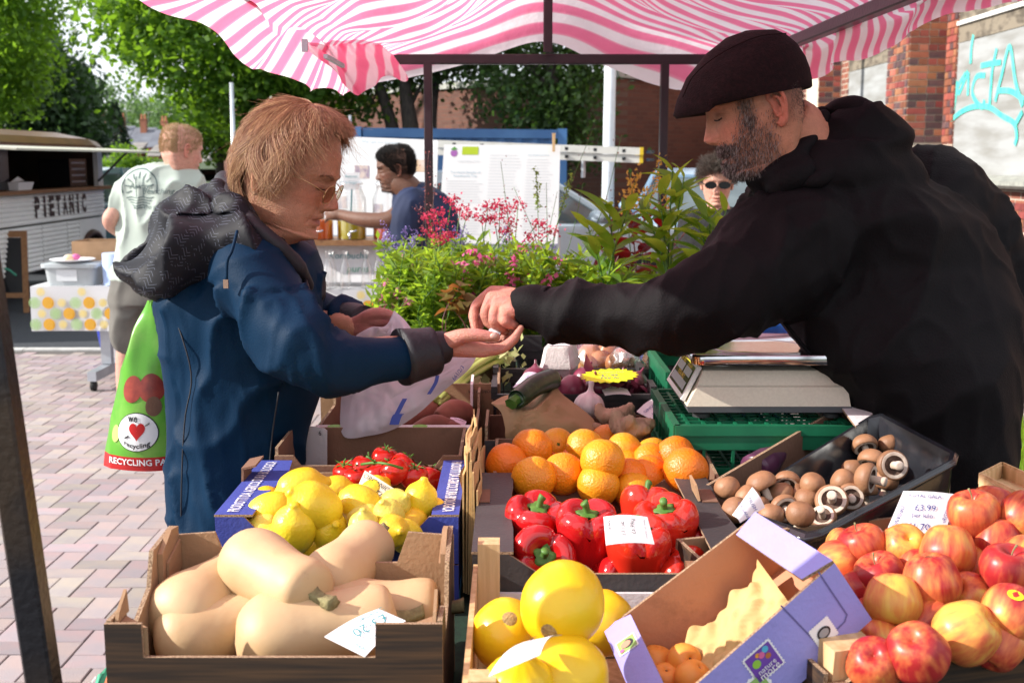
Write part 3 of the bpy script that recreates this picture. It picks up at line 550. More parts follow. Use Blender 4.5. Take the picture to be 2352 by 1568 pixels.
for sx,xx in((1,x0),(-1,x1)):
 q=MB();q.prism([(xx+sx*.007,y1-.007,.84),(xx+sx*.007,y1-.09,.84),(xx+sx*.007,y1-.085,1.025),(xx+sx*.007,y1-.04,1.045),(xx+sx*.007,y1-.007,1.04)],(sx*.007,0,0));q.build('corner_flap',M_KRAFT,t)
 q=MB();q.prism([(xx+sx*.0145,y1-.01,.98),(xx+sx*.0145,y1-.072,.975),(xx+sx*.0145,y1-.072,1.008),(xx+sx*.0145,y1-.01,1.022)],(sx*.003,0,0));q.build('card_tab',M_KRAFT,t)
 q=MB();q.prism([(xx+sx*.007,y0+.007,.84),(xx+sx*.05,y0+.007,.84),(xx+sx*.007,y0+.05,.84)],(0,0,.158));q.prism([(xx+sx*.0085,y0+.012,1.0),(xx+sx*.0085,y0+.055,1.0),(xx+sx*.0085,y0+.05,1.03),(xx+sx*.0085,y0+.02,1.012)],(sx*.004,0,0));q.build('corner_post',M_KRAFT,t)
for i,(z0,z1,lb)in enumerate(((TZ+.001,.893,'lower blue cardboard crate directly beneath the lemons'),(.895,.975,'blue cardboard crate filled with lemons, top of its stack'))):
 c=crate('lemon_crate',lb,-.487,-.088,1.86,2.215,z0,z1,M_BLUE if i else M_BLUE,M_KRAFT,fr=[(0,0),(.12,0),(.2,-.035),(.8,-.035),(.88,0),(1,0)]if i else FLAT,bk=[(0,0),(.1,0),(.15,-.02),(.85,-.02),(.9,0),(1,0)],lf=FLAT,rt=FLAT,group='blue lemon crates')
 t=c['t']
 if not i:
  q=MB();q.box((-.0875,1.862,TZ+.004),(-.0868,2.21,TZ+.028));q.build('printed_band',M_SKYB,t)
for s,(xa,xb)in((0,(-.488,-.425)),(1,(-.132,-.087))):
 pts=[(xa,1.86,.979),(xb,1.86,.979),(xb,2.0,.979),(xb+(.012 if not s else-.012),2.1,.979),(xb,2.214,.979),(xa,2.214,.979)]
 o=topstrip(t,pts,M_BLUE);q=MB()
 ctr=V3((xa+xb)/2+(.004 if s else-.004),2.035,.9795);text('PRODOTTI DA AGRICOLTURA BIOLOGICA',ctr,(0,1,0)if not s else(0,-1,0),(-1,0,0)if not s else(1,0,0),.325,M_PWHITE,o,height=.02,bold=.012)
q=MB();q.prism([(-.489,2.06,.975),(-.489,2.13,.975),(-.489,2.125,1.0),(-.489,2.065,1.0)],(.004,0,0));q.prism([(-.488,2.06,1.0),(-.488,2.13,1.0),(-.462,2.13,1.006),(-.462,2.06,1.006)],(0,0,.004));q.build('handle_flap',M_KRAFTD,t)
c=crate('tomato_crate','brown cardboard crate with vine tomatoes behind the lemons',-.462,-.098,2.225,2.475,.86,.985,M_KRAFTD,M_KRAFTD,fr=[(0,.0),(.1,0),(.14,-.02),(.86,-.02),(.9,0),(1,0)],lf=[(0,.015),(1,.015)])
q=MB();q.prism([(-.448,2.46,.90),(-.395,2.44,.90),(-.393,2.44,.985),(-.40,2.442,.99),(-.447,2.46,.992)],(0,.004,0));wp=q.build('white_flap',M_WHITEC,c['t']);text('6',(-.408,2.442,.980),(.95,-.3,0),(0,0,1),.006,M_INK,wp)
q=MB();q.box((-.1015,2.23,TZ),(-.1,2.24,TZ+.001));tomc=c['t']
c=crate('sweet_potato_crate','brown cardboard crate of sweet potatoes under the white carrier bag',-.428,-.075,2.49,2.87,.835,.975,M_KRAFTD,M_KRAFTD,fr=FLAT,bk=[(0,.03),(.2,.03),(.24,0),(.76,0),(.8,.03),(1,.03)],lf=[(0,.035),(.25,.035),(.3,0),(1,0)],rt=[(0,0),(.6,0),(.65,.035),(1,.035)])
q=MB();q.box((-.428,2.4895,.976),(-.075,2.515,.981));sfl=q.build('white_rim',M_WHITEC,c['t'])
for xx in(-.385,-.2):q=MB();q.lathe([(.0165,0),(.0165,.0006)],(xx,2.5,.981),14);q.build('green_dot',mat('print_green',(.2,.5,.04),.6),sfl)
q=MB();q.prism([(-.1,2.75,.93),(-.1,2.86,.93),(-.1,2.86,1.03),(-.1,2.78,1.02)],(.006,0,0));q.build('white_flap',M_WHITEC,c['t'])
o=text('sweet Winter',(-.2,2.862,.995),(1,0,0),(0,0,1),.15,M_INK,c['t'],shear=.3)
pbs=thing('paper_bag_stack','upright stack of kraft paper bags wedged between the two rows of crates','paper bags',(-.07,2.05,TZ+.003))
for i in range(7):
 x=-.083+i*.0042;h=1.035+[0,.035,.02,.045,.03,.012,-.02][i];n=9;ys=np.linspace(1.90-i*.004,2.2,n);zz=h+.0035*np.sin(np.arange(n)*2.9+i)
 q=MB();q.prism([(x,ys[0],.83)]+[(x+.004*math.sin(k+i),y,z)for k,(y,z)in enumerate(zip(ys,zz))]+[(x,ys[-1],.83)],(.0028,0,0));q.build('paper_bag',M_BAG if False else mat('kraft_bag',(.56,.38,.17),.85,(.47,.31,.13),9,bump=.3,bs=80,rnd=.12),pbs)
dip=[(0,0),(.13,0),(.24,-.030),(.78,-.030),(.88,0),(1,0)]
c=crate('pepper_crate','black cardboard crate with red bell peppers in the middle of the stall',-.058,.348,1.645,2.085,.846,.985,M_BLKC,M_KRAFTD,fr=dip,bk=[(0,0),(.14,0),(.26,-.03),(.76,-.03),(.88,0),(1,0)],lf=FLAT,rt=FLAT);pepc=c['t']
for xa,xb in((-.059,.002),(.292,.349)):
 pts=[(xa,1.645,.989),(xb,1.645,.989),(xb,1.75,.989),(xb-.006,1.86,.989),(xb,2.0,.989),(xb,2.085,.989),(xa,2.085,.989)]
 topstrip(pepc,pts,M_BLKC)
for xx,s in((-.05,1),(.33,-1)):
 q=MB();q.cbox((xx,1.93,.9905),(.026,.075,.002));q.build('handle_hole',M_KRAFTD,pepc)
 q=MB();q.prism([(xx-.02,1.895,.991),(xx-.02,1.965,.991),(xx-.026,1.96,1.018),(xx-.024,1.91,1.014)],(.004,0,.001));q.build('handle_flap',M_KRAFT if s<0 else M_WHITEC,pepc)
crate('orange_crate','dark cardboard crate heaped with oranges behind the peppers',-.035,.385,2.095,2.425,.84,.972,M_BLKC,M_KRAFTD,bk=[(0,0),(.1,0),(.14,-.02),(.86,-.02),(.9,0),(1,0)],lf=[(0,.0),(1,.01)],rt=[(0,.0),(.6,.012),(1,.02)])
crate('ginger_crate','black lined crate holding ginger roots and a brown paper bag',-.058,.362,2.435,2.69,.83,.965,M_BLKC,M_KRAFTD,lf=[(0,.0),(.3,.03),(1,.03)],rt=[(0,.01),(1,.01)])
c=crate('cardboard_box','kraft cardboard box with printed edge beside the celery',-.185,-.03,2.80,3.05,.85,1.018,M_KRAFT,M_KRAFT,group='loose kraft boxes');text('MORE FROM',(-.075,2.798,1.0),(-1,0,0),(0,0,-1),.06,M_INK,c['f'])
c=crate('cardboard_box','kraft cardboard box with dark web address half hidden by the coat',-.49,-.36,2.95,3.2,.83,.99,M_KRAFT,M_KRAFT,group='loose kraft boxes');text('online.c',(-.40,2.949,.972),(1,0,0),(0,0,1),.065,M_INK,c['f'],bold=.02)
t=thing('melon_crate','pale pine crate of yellow melons at the front of the stall','crate',(.08,1.45,TZ))
q=MB();q.box((-.055,1.22,TZ+.002),(.28,1.64,TZ+.01));q.build('base',M_PINE,t)
for k,(z0,z1)in enumerate(((.833,.90),(.906,.972))):q=MB();q.box((-.056,1.22,z0),(-.049,1.64,z1));q.build('slat',M_PINE,t)
for k,(z0,z1)in enumerate(((.833,.878),(.882,.93))):q=MB();q.box((-.049,1.633,z0),(.28,1.64,z1));q.build('slat',M_WHITEC if k else M_PINE,t)
for x,y,z in((-.0485,1.600,1.015),(-.0485,1.222,.985),(.25,1.600,.98)):q=MB();q.box((x,y,TZ+.011),(x+.031,y+.032,z));q.build('corner_post',M_PINE,t)
q=MB();q.box((-.049,1.219,.85),(.28,1.2255,.93));q.build('slat',M_PINE,t)
def frame3(o,yaw,pitch=0.,roll=0.):return Matrix.Translation(Vector(o))@Euler((pitch,roll,yaw)).to_matrix().to_4x4()
def turned(c,M):
 c['t'].matrix_basis=M@c['t'].matrix_basis if False else M
 return c
def crate_at(name,label,w,d,h,M,mo,mi,**k):
 c=crate(name,label,-w/2,w/2,-d/2,d/2,0,h,mo,mi,**k);t=c['t'];t.location=M.translation;t.rotation_euler=M.to_euler()
 for ch in list(t.children):ch.matrix_parent_inverse=Matrix()
 return c
MA=frame3((.545,1.585,.886),R(17),R(5),0)
c=crate_at('apple_crate','dark woodgrain crate of red and yellow apples at the front right',.50,.42,.085,MA,M_WOODPRINT,M_KRAFT,fr=[(0,-.012),(.06,-.012),(.1,0),(1,0)])
q=MB();q.box((-.03,-.025,0),(.03,.025,.11));o=q.build('corner_post',M_PINE);o.parent=c['t'];o.location=(-.205,-.175,0)
pillar=thing('packing_box','upturned kraft box propping up the apple crate','box',(.63,1.5,TZ));q=MB();q.box((.45,1.36,TZ),(.86,1.69,.858));q.build('body',M_KRAFT,pillar);q=MB();q.box((.45,1.52,.8582),(.86,1.53,.8590));q.build('tape_seam',M_KRAFTD,pillar)
A={k:PZ(*v)for k,v in{}.items()}if False else None
nB=nrm((-.555,-.20,.807));pA=P(1388,1445,1.50)
def hit(px,py,A,n):d=ray(px,py);return CAMP+d*(((A-CAMP)@n)/(d@n))
pB,pC,pD=hit(1738,1180,pA,nB),hit(1917,1292,pA,nB),hit(1485,1672,pA,nB)
dn=V3(.10,.02,-.125)
nrmR=nrm(np.cross(pB-pA,pD-pA));nrmR=nrmR if nrmR[2]>0 else-nrmR;depth=.098;dnv=-nrmR*depth
t=thing('apricot_box','tipped lilac cardboard box with a few apricots and kraft paper inside','box',(pA+pB+pC+pD)/4)
def wallp(a,b,nm='side_panel',mo=M_LILAC,mi=M_CORAL,inn=None):
 inn=nrm(np.cross(b-a,nrmR));c0=(pA+pB+pC+pD)/4;inn=inn if inn@(c0-a)>0 else-inn
 return panel(nm,t,[a,b,b+dnv,a+dnv],inn*.004,mo,mi)
e1=nrm(pB-pA)*.0045;e2=nrm(pC-pB)*.0045
wl=wallp(pA,pB);wb=wallp(pB+e2,pC-e2);wr=wallp(pC,pD);wf=wallp(pD-nrm(pA-pD)*-.0045,pA+nrm(pD-pA)*.0045)
cen=(pA+pB+pC+pD)/4;bs=[cen+(x-cen)*.97+dnv*.96 for x in(pA,pB,pC,pD)];panel('base',t,bs,nrmR*.004,M_CORAL,M_CORAL)
def strip(a,b,w0,nm='top_flap'):
 inn=nrm(np.cross(b-a,nrmR));inn=inn if inn@(cen-a)>0 else-inn
 return panel(nm,t,[a+nrmR*.0045,b+nrmR*.0045,b+inn*w0+nrmR*.0045-nrm(b-a)*.012,a+inn*w0+nrmR*.0045+nrm(b-a)*.012],nrmR*-.004,M_LILAC,M_CORAL)
sb=strip(pB,pC,.042);sf=strip(pA,pD,.042)
M_P1,M_P2,M_P3,M_P4=(mat('print_purple',(.14,.05,.35),.6),mat('print_skin',(.45,.24,.16),.6),mat('print_lime',(.25,.5,.05),.6),mat('print_pink',(.6,.12,.3),.6))
def on_face(a,b,c_,parent):
 x=nrm(b-a);n=nrm(np.cross(b-a,c_-a));y=np.cross(n,x);return a,x,y,n
def flat(parent,fr_,pts,m,lift=.001,nm='print'):
 a,x,y,n=fr_;q=MB();q.add([a+x*u+y*v+n*lift for u,v in pts],[tuple(range(len(pts)))]);return q.build(nm,m,parent)
def disc(cx,cy,r,k=18,ry=None):return[(cx+r*math.cos(i*2*math.pi/k),cy+(ry or r)*math.sin(i*2*math.pi/k))for i in range(k)]
fR=on_face(pD+dnv,pC+dnv,pD,wr);Lr=np.linalg.norm(pC-pD)
def stamp(parent,fr_,u,v,s,kind):
 z=[];k=9
 for i in range(k):z+=[(u-s+2*s*i/k,v-s),(u-s+2*s*(i+.5)/k,v-s*.93)]
 for i in range(k):z+=[(u+s,v-s+2*s*i/k),(u+s*.93,v-s+2*s*(i+.5)/k)]
 for i in range(k):z+=[(u+s-2*s*i/k,v+s),(u+s-2*s*(i+.5)/k,v+s*.93)]
 for i in range(k):z+=[(u-s,v+s-2*s*i/k),(u-s*.93,v+s-2*s*(i+.5)/k)]
 o=flat(parent,fr_,z,M_PWHITE,.001,'stamp');a,x,y,n=fr_
 def dx(pts,m,l=.0016):q=MB();q.add([a+x*p[0]+y*p[1]+n*l for p in pts],[tuple(range(len(pts)))]);qs.append((q,m))
 qs=[]
 if kind=='more':
  dx([(u-s*.85,v-s*.85),(u+s*.85,v-s*.85),(u+s*.85,v+s*.85),(u-s*.85,v+s*.85)],M_P1)
  for(p,q_,r_,m)in((-.4,.2,.26,M_P3),(.1,.45,.2,M_P4),(-.1,.6,.14,mat('print_orange',(.7,.3,.03),.6)),(.45,.6,.2,mat('print_aqua',(.08,.4,.6),.6)),(.4,.15,.18,mat('print_rust',(.4,.14,.04),.6))):dx(disc(u+p*s,v+q_*s,r_*s),m,.002)
  flat_t=(('nature',-.3,1.2),('more',-.65,1.3))
 elif kind=='face':
  dx([(u-s*.85,v-s*.85),(u+s*.85,v-s*.85),(u+s*.85,v+s*.85),(u-s*.85,v+s*.85)],mat('print_green_field',(.25,.42,.12),.6));dx(disc(u,v+.12*s,.55*s),M_INK,.002);dx(disc(u,v-.08*s,.42*s,ry=.5*s),M_P2,.0024);dx(disc(u+.55*s,v-.6*s,.22*s),M_P4,.0024);flat_t=()
 else:
  dx(disc(u,v,s*.62,ry=s*.5),M_INK);dx(disc(u,v,s*.45,ry=s*.34),mat('print_grey',(.3,.3,.31),.6),.002);flat_t=()
 bm={}
 for q,m in qs:bm.setdefault(m,MB());bm[m].add(q.v[0],q.f)
 r=MB();ms=list(bm)
 for i,m in enumerate(ms):r.m=i;r.add(np.vstack(bm[m].v),bm[m].f)
 r.build('emblem',ms,o)
 for s_,dv,wd in flat_t:text(s_,a+x*u+y*(v+dv*s)+n*.0026,x,y,s*wd,M_PWHITE,o)
 return o
stamp(wr,fR,Lr*.53,.06,.022,'more');stamp(wr,fR,Lr*.40,.022,.034,'face');stamp(wr,fR,Lr*.80,.034,.016,'seal')
slot=flat(wr,fR,[(Lr-.085,.104),(Lr-.075,.03),(Lr-.068,.022),(Lr-.03,.024),(Lr-.022,.03),(Lr-.022,.104),(Lr-.024,.104),(Lr-.024,.031),(Lr-.031,.026),(Lr-.067,.024),(Lr-.073,.031),(Lr-.083,.104)],mat('lilac_crease',(.12,.11,.3),.8),.0008,'tuck_flap')
iB=nrm(np.cross(pC-pB,nrmR));iB=iB if iB@(cen-pB)>0 else-iB
fB=on_face(pC+iB*.042+nrmR*.0046,pB+iB*.042+nrmR*.0046,pC+nrmR*.0046,sb);Lb=np.linalg.norm(pC-pB);stamp(sb,fB,Lb*.40,.021,.013,'face');stamp(sb,fB,Lb*.66,.021,.012,'seal')
iF=nrm(np.cross(pD-pA,nrmR));iF=iF if iF@(cen-pA)>0 else-iF
fF=on_face(pA+nrmR*.0046,pD+nrmR*.0046,pA+iF+nrmR*.0046,sf);Lf=np.linalg.norm(pD-pA);stamp(sf,fF,Lf*.30,.021,.015,'face')
u_=nrm(pB-pA);v_=nrm(pD-pA);gu,gv=40,30;Gp=np.zeros((gu,gv,3));La,Ld=np.linalg.norm(pB-pA),np.linalg.norm(pD-pA)
for i in range(gu):
 for j in range(gv):Gp[i,j]=pA+u_*La*(.30+.58*i/gu)+v_*Ld*(.12+.70*j/gv)+dnv*.9
pp=Gp.reshape(-1,3);hgt=np.abs(sn(pp,10,41))*.020+np.abs(sn(pp,26,42))*.010+.008+.02*np.repeat(np.linspace(0,1,gu),gv)**2;pp+=nrmR*hgt[:,None]
kp=MB();kp.grid(pp.reshape(gu,gv,3));kpo=tag(kp.build('packing_paper',mat('kraft_tissue',(.66,.46,.20),.9,(.58,.39,.16),20,trans=.15),None,True),'crumpled sheet of kraft paper inside the tipped lilac box','paper')
M_BPL=mat('black_plastic',(.014,.015,.019),.22,(.02,.021,.026),20,spec=.6,bump=.08,bs=50)
tA,tB,tC,tD=P(1668,1160,1.86),P(1985,950,2.06),P(2207,1052,1.86),P(1858,1232,1.66)
tA[2]=.985;tA=PZ(1668,1165,.985);tB=PZ(2015,948,1.07);tC=PZ(2207,1050,1.06);tD=PZ(1862,1236,.985)
t=thing('mushroom_tray','black plastic tray of brown mushrooms beside the stallholder','tray',(tA+tB+tC+tD)/4);tc_=(tA+tB+tC+tD)/4
def ringq(s,dz,n=12,wob=0.):
 o=[];qs=[tA,tB,tC,tD]
 for i in range(4):
  a,b=qs[i],qs[(i+1)%4]
  for k in range(n):
   f=.06+.88*k/(n-1);p=a+(b-a)*f;sc=s-(wob if k%4 in(1,2)and 0<k<n-1 else 0);o.append(tc_+(p-tc_)*sc+V3(0,0,dz))
 return np.array(o)
tq=MB();tq.loft([ringq(1.0,-.012),ringq(1.02,.0),ringq(1.0,.004),ringq(.955,.003),ringq(.93,-.008),ringq(.90,-.05,wob=.035),ringq(.86,-.088,wob=.03),ringq(.84,-.09)],cap=False);rb=ringq(.84,-.09);tq.add(np.vstack((rb,rb.mean(0)[None])),[(i,(i+1)%len(rb),len(rb))for i in range(len(rb))]);tq.loft([ringq(.985,-.012),ringq(.95,-.105)],cap=False);b2=ringq(.95,-.105);tq.add(b2,[tuple(range(len(b2)))]);tq.build('tray_body',M_BPL,t,True,40)
rl=MB();rl.tube(np.vstack((ringq(1.012,-.004),ringq(1.012,-.004)[:1])),.0045,6);rl.build('rim',M_BPL,t,True)
t=thing('aubergine_box','brown cardboard box propped under the mushroom tray with an aubergine inside','box',(.5,2.1,TZ))
w0,w1=PZ(1600,1125,.985),PZ(1925,935,1.055);dv_=nrm(np.cross(w1-w0,(0,0,1)));dv_=dv_ if dv_[1]<0 else-dv_
panel('side_panel',t,[w0,w1,w1*V3(1,1,0)+V3(0,0,TZ+.002),w0*V3(1,1,0)+V3(0,0,TZ+.002)],dv_*.006,M_KRAFTD,M_KRAFTD)
w2=w1+dv_*.24;panel('end_panel',t,[w1+dv_*.007,w2,w2*V3(1,1,0)+V3(0,0,TZ+.002),(w1+dv_*.007)*V3(1,1,0)+V3(0,0,TZ+.002)],nrm(w0-w1)*.006,M_KRAFTD,M_KRAFTD)
fl=[PZ(1925,925,1.07),PZ(1960,905,1.075),PZ(2005,950,1.065),PZ(1965,978,1.06)];panel('white_flap',t,fl,(0,0,-.004),M_WHITEC,M_KRAFT)
M_BKC=mat('black_crate_plastic',(.022,.022,.024),.45,(.035,.035,.037),30,spec=.4);M_GRC=mat('green_crate_plastic',(.008,.145,.065),.4,(.006,.11,.05),12,spec=.45)
def lattice(name,label,x0,x1,y0,y1,z0,z1,m,cell=.03,wv=.005,rim=.012,deck=False,high=(0,0,0,0),group=None,solid=.35):
 t=thing(name,label,'plastic crate',((x0+x1)/2,(y0+y1)/2,z0),group)
 S=[((x0,y0),(x1,y0)),((x1,y0),(x1,y1)),((x1,y1),(x0,y1)),((x0,y1),(x0,y0))]
 for si,(a,b)in enumerate(S):
  a,b=np.array(a),np.array(b);Ln=np.linalg.norm(b-a);u=(b-a)/Ln;inw=np.array((-u[1],u[0]));q=MB()
  def bx(s0,s1,za,zb,d0=0,d1=.006):
   p=[np.r_[a+u*s+inw*d,z]for s in(s0,s1)for d in(d0,d1)for z in(za,zb)];p=np.array(p);q.add(p[[0,4,6,2,1,5,7,3]],[(0,3,2,1),(4,5,6,7),(0,1,5,4),(1,2,6,5),(2,3,7,6),(3,0,4,7)])
  h=high[si];bx(0,Ln,z1-rim,z1,-.004,.010);bx(.001,Ln-.001,z0,z0+.012,-.001,.008)
  zs=z1-(z1-z0)*solid;bx(.002,Ln-.002,zs,z1-rim-.0005,.001,.006)
  n=max(2,int(Ln/cell))
  for i in range(n+1):s=Ln*i/n;w_=wv if 0<i<n else wv*2.2;bx(max(.0015,s-w_/2),min(Ln-.0015,s+w_/2),z0+.0125,zs-.0005,.0015,.007)
  k=max(1,int((zs-z0)/cell))
  for i in range(1,k):zz=z0+(zs-z0)*i/k;bx(.003,Ln-.003,zz-wv/2,zz+wv/2,.0025,.0062)
  if h:
   for e0,e1 in((.001,.09),(Ln-.09,Ln-.001)):bx(e0,e1,z1+.0005,z1+h,-.004,.010)
  q.build('side_wall',m,t)
 q=MB();n=int((x1-x0)/.03);zz=(z1-.004)if deck else z0+.003
 for i in range(1,n):x=x0+(x1-x0)*i/n;q.box((x-.003,y0+.011,zz-.006),(x+.003,y1-.011,zz))
 n=int((y1-y0)/.03)
 for i in range(1,n):y=y0+(y1-y0)*i/n;q.box((x0+.011,y-.003,zz-.0055),(x1-.011,y+.003,zz-.0005))
 q.build('grid_deck' if deck else 'grid_floor',m,t);return t
GT=1.043
lattice('plastic_crate','upturned green plastic crate directly under the weighing scales',.318,.66,2.235,2.61,.945,GT,M_GRC,.05,.006,.02,True,group='green plastic crates',solid=.5)
lattice('plastic_crate','lower green plastic crate at the bottom of the scales stack',.320,.66,2.237,2.61,TZ+.002,.943,M_GRC,.05,.006,.02,True,group='green plastic crates',solid=.45)
lattice('plastic_crate','green plastic crate behind the scales beside the red onions',.365,.66,2.72,3.1,.90,1.06,M_GRC,.045,.006,.02,False,group='green plastic crates',solid=.3,high=(0,0,0,.0))
lattice('plastic_crate','black plastic crate holding red onions and a yellow star card',-.045,.335,2.70,3.05,.90,1.012,M_BKC,.022,.004,.012,False,high=(0,.018,0,.018),group='black plastic crates',solid=.32)
lattice('plastic_crate','black plastic crate with an egg box and bagged onions at the rear',.0,.375,3.12,3.5,.875,.998,M_BKC,.022,.004,.012,False,high=(0,.0,.035,.02),group='black plastic crates',solid=.3)
lattice('plastic_crate','black plastic crate standing beneath the red onion crate',-.04,.33,2.705,3.05,TZ+.002,.898,M_BKC,.022,.004,.012,False,group='black plastic crates',solid=.32)
t=thing('table_cover','corner of a green, white and orange striped cover hanging beside the squash crate','table cover',(-.5,1.4,.7))
for nm,m,a,b in(('orange_stripe',mat('cover_orange',(.65,.16,.06),.7),0,.3),('green_stripe',mat('cover_green',(.05,.33,.19),.7),.302,.72),('white_stripe',M_WHITEC,.722,1)):
 p=lambda u,w:P(272-72*u-8*w,1508+62*u+90*w,1.46)+V3(0,-.05*w,0);q=MB();q.grid(np.array([[p(a+(b-a)*i/4,j/3)+V3(0,.008*math.sin(i*2+j),0)for j in range(4)]for i in range(5)]));q.build(nm,m,t,True)
q=MB();q.ell(P(1765,742,3.3),(.10,.08,.05),24,16);me=q.mesh('blue_plastic_bag',mat('blue_film',(.02,.10,.55),.25,(.05,.25,.75),10,spec=.6));displace(me,lambda v:(1-np.abs(sn(v,9,7)))**2*.03);tag(link('blue_plastic_bag',me),'crumpled blue plastic bag behind the scales under his arm','plastic bag')
# ================================================================== PRODUCE
ORD=['first','second','third','fourth','fifth','sixth','seventh','eighth','ninth','tenth','eleventh']
def rowlabels(items,breaks,fmt,names):
 out={};rws={}
 for i,it in enumerate(items):rws.setdefault(sum(it[1]>b for b in breaks),[]).append(i)
 for r,ids in rws.items():
  ids.sort(key=lambda i:items[i][0])
  for k,i in enumerate(ids):out[i]=fmt%(('leftmost' if k==0 else 'rightmost' if k==len(ids)-1 else ORD[k]+' from left')if len(ids)>1 else 'only one',names[r])
 return out
def put(name,me,pos,label,cat,group,rot=None,sc=1.,kids=()):
 o=link(name,me,None);o.location=tuple(map(float,pos));o.rotation_euler=rot if rot is not None else[random.uniform(0,6.28)for _ in range(3)];o.scale=(sc,)*3 if np.isscalar(sc)else sc;tag(o,label,cat,group)
 for n,m in kids:link(n,m,o,False)
 return o
def aim(z,spin=0.):
 return(Vector(z).to_track_quat('Z','Y')@Euler((0,0,spin)).to_quaternion()).to_euler()
def rev(prof_,k=28,n=22,lobes=0,la=0.,wob=0.,seed=0):
 pr=spline(prof_,n);pr[:,0]=np.maximum(pr[:,0],.0004);a=np.linspace(0,2*math.pi,k,endpoint=False);q=MB()
 q.loft([np.stack((np.cos(a)*r*(1+la*np.cos(a*lobes)*min(1,r/.02)),np.sin(a)*r*(1+la*np.cos(a*lobes)*min(1,r/.02)),np.full(k,z)),1)for r,z in pr])
 if wob:v=q.v[0];q.v[0]=v*(1+wob*sn(v,14,seed))[:,None]
 return q
M_STEM=mat('dry_stem',(.30,.26,.12),.85,(.18,.15,.07),60,bump=.5,bs=200);M_GSTEM=mat('green_stem',(.09,.22,.03),.55,(.05,.13,.02),60);M_BSTEM=mat('brown_stalk',(.14,.07,.03),.8)
# --- squash
M_SQ=mat('squash_skin',(.57,.40,.225),.55,(.51,.33,.165),9,(.3,.75),bump=.2,bs=40,sss=.05,rnd=.05,spots=(30,.64,(.42,.27,.14)))
sqm=[rev([(.0,-.118),(.034,-.112),(.054,-.085),(.058,-.05),(.053,-.01),(.048,.04),(.050,.085),(.043,.112),(.018,.122),(0,.121)],32,34,wob=.012,seed=s).mesh('butternut_squash',M_SQ)for s in(1,2)]
q=MB();a=np.linspace(0,6.283,10,endpoint=False);q.loft([np.stack((np.cos(a)*r*(1+.18*np.cos(5*a))+o,np.sin(a)*r*(1+.18*np.cos(5*a)),np.full(10,z)),1)for r,z,o in((.017,.115,0),(.012,.128,0),(.009,.145,.002),(.010,.160,.005),(.011,.166,.007))]);sst=q.mesh('stem',M_STEM)
for i,(a,b,z,z2,sc,lb)in enumerate((((545,1275),(718,1368),1.005,.99,.94,'topmost butternut squash with its stem pointing to the price card'),((748,1350),(842,1258),.965,.985,.90,'butternut squash at the back with its pale cut stem raised to the right'),((418,1420),(560,1325),.945,.965,1.05,'butternut squash against the left crate wall beneath the topmost one'),((430,1462),(585,1425),.925,.935,.95,'butternut squash lying at the front left corner of the crate'),((650,1462),(800,1440),.935,.94,1.12,'pale butternut squash at the front middle partly under the price card'),((780,1412),(945,1402),.93,.935,.95,'butternut squash against the right crate wall behind the price card'))):
 p,r=PZ(*a,z),PZ(*b,z2);d=nrm(r-p);put('butternut_squash',sqm[i%2],(p+r)/2,lb,'squash','butternut squashes in the crate',aim(d,i*1.7),(sc*.94,sc*.94,sc*.78),[('stem',sst)])
# --- lemons
M_LEM=mat('lemon_skin',(.80,.56,.025),.38,(.74,.49,.02),12,(.3,.7),bump=.32,bs=190,sss=.1,rnd=.06,hrnd=.012,spots=(45,.67,(.5,.36,.03)));M_LEMG=mat('lemon_skin_pale',(.74,.62,.10),.4,(.66,.56,.08),12,bump=.3,bs=190,sss=.1,rnd=.05)
LP=[(0,-.043),(.007,-.042),(.012,-.037),(.024,-.028),(.031,-.01),(.0315,.008),(.026,.024),(.014,.034),(.008,.040),(.006,.0445),(0,.046)]
lm=[rev(LP,28,30,wob=.02,seed=s).mesh('lemon',m)for s,m in((1,M_LEM),(2,M_LEM),(3,M_LEMG))]
lem=[(722,1162,1.0,1.22,0,(-.6,-.35,.5)),(625,1176,.965,1.1,1,(.9,.1,.2)),(694,1122,.985,1.15,0,(.9,.3,.2)),(674,1214,.97,1.12,1,(.1,-.3,.9)),(828,1160,.985,1.05,0,(.7,-.5,-.3)),(840,1194,.97,.86,2,(.6,-.5,.2)),(836,1212,.975,.78,2,(0,-.2,.95)),(904,1160,.985,.82,2,(.6,-.3,.5)),(964,1150,.985,.92,1,(.2,.1,.95)),(894,1182,.985,.78,2,(-.3,-.5,.8)),(899,1220,.97,.85,1,(.4,-.6,.2)),(932,1232,.955,.85,1,(-.5,-.5,.7)),(988,1178,.96,.85,0,(.8,.2,.1)),(945,1203,.955,.8,1,(.5,.5,.4)),(606,1216,.945,.85,2,(.8,0,.2)),(752,1222,.955,.95,0,(.4,-.6,.5)),(606,1158,.95,.95,0,(.6,.4,.4)),(790,1190,.945,1.0,1,(1,.2,0)),(860,1130,.955,.9,0,(.5,.5,.4)),(770,1130,.95,.95,1,(1,.1,.2)),(560+80,1240,.94,.9,1,(1,0,0)),(860,1240,.94,.9,0,(1,.3,0)),(700,1250,.935,.9,0,(1,.1,.1))]
lb=rowlabels(lem,(1140,1172,1200,1228),'lemon in the blue crate, %s in the %s',('farthest back row','back row','middle row','front row','row along the front edge'))
lb[0]='biggest lemon, lying on top of the pile with its nub to the left';lb[8]='pale upright lemon with a pointed tip by the right blue strip'
for i,(px,py,z,sc,k,d)in enumerate(lem):put('lemon',lm[k],PZ(px,py,z),lb[i],'lemon','lemons in the blue crate',aim(d,i),sc)
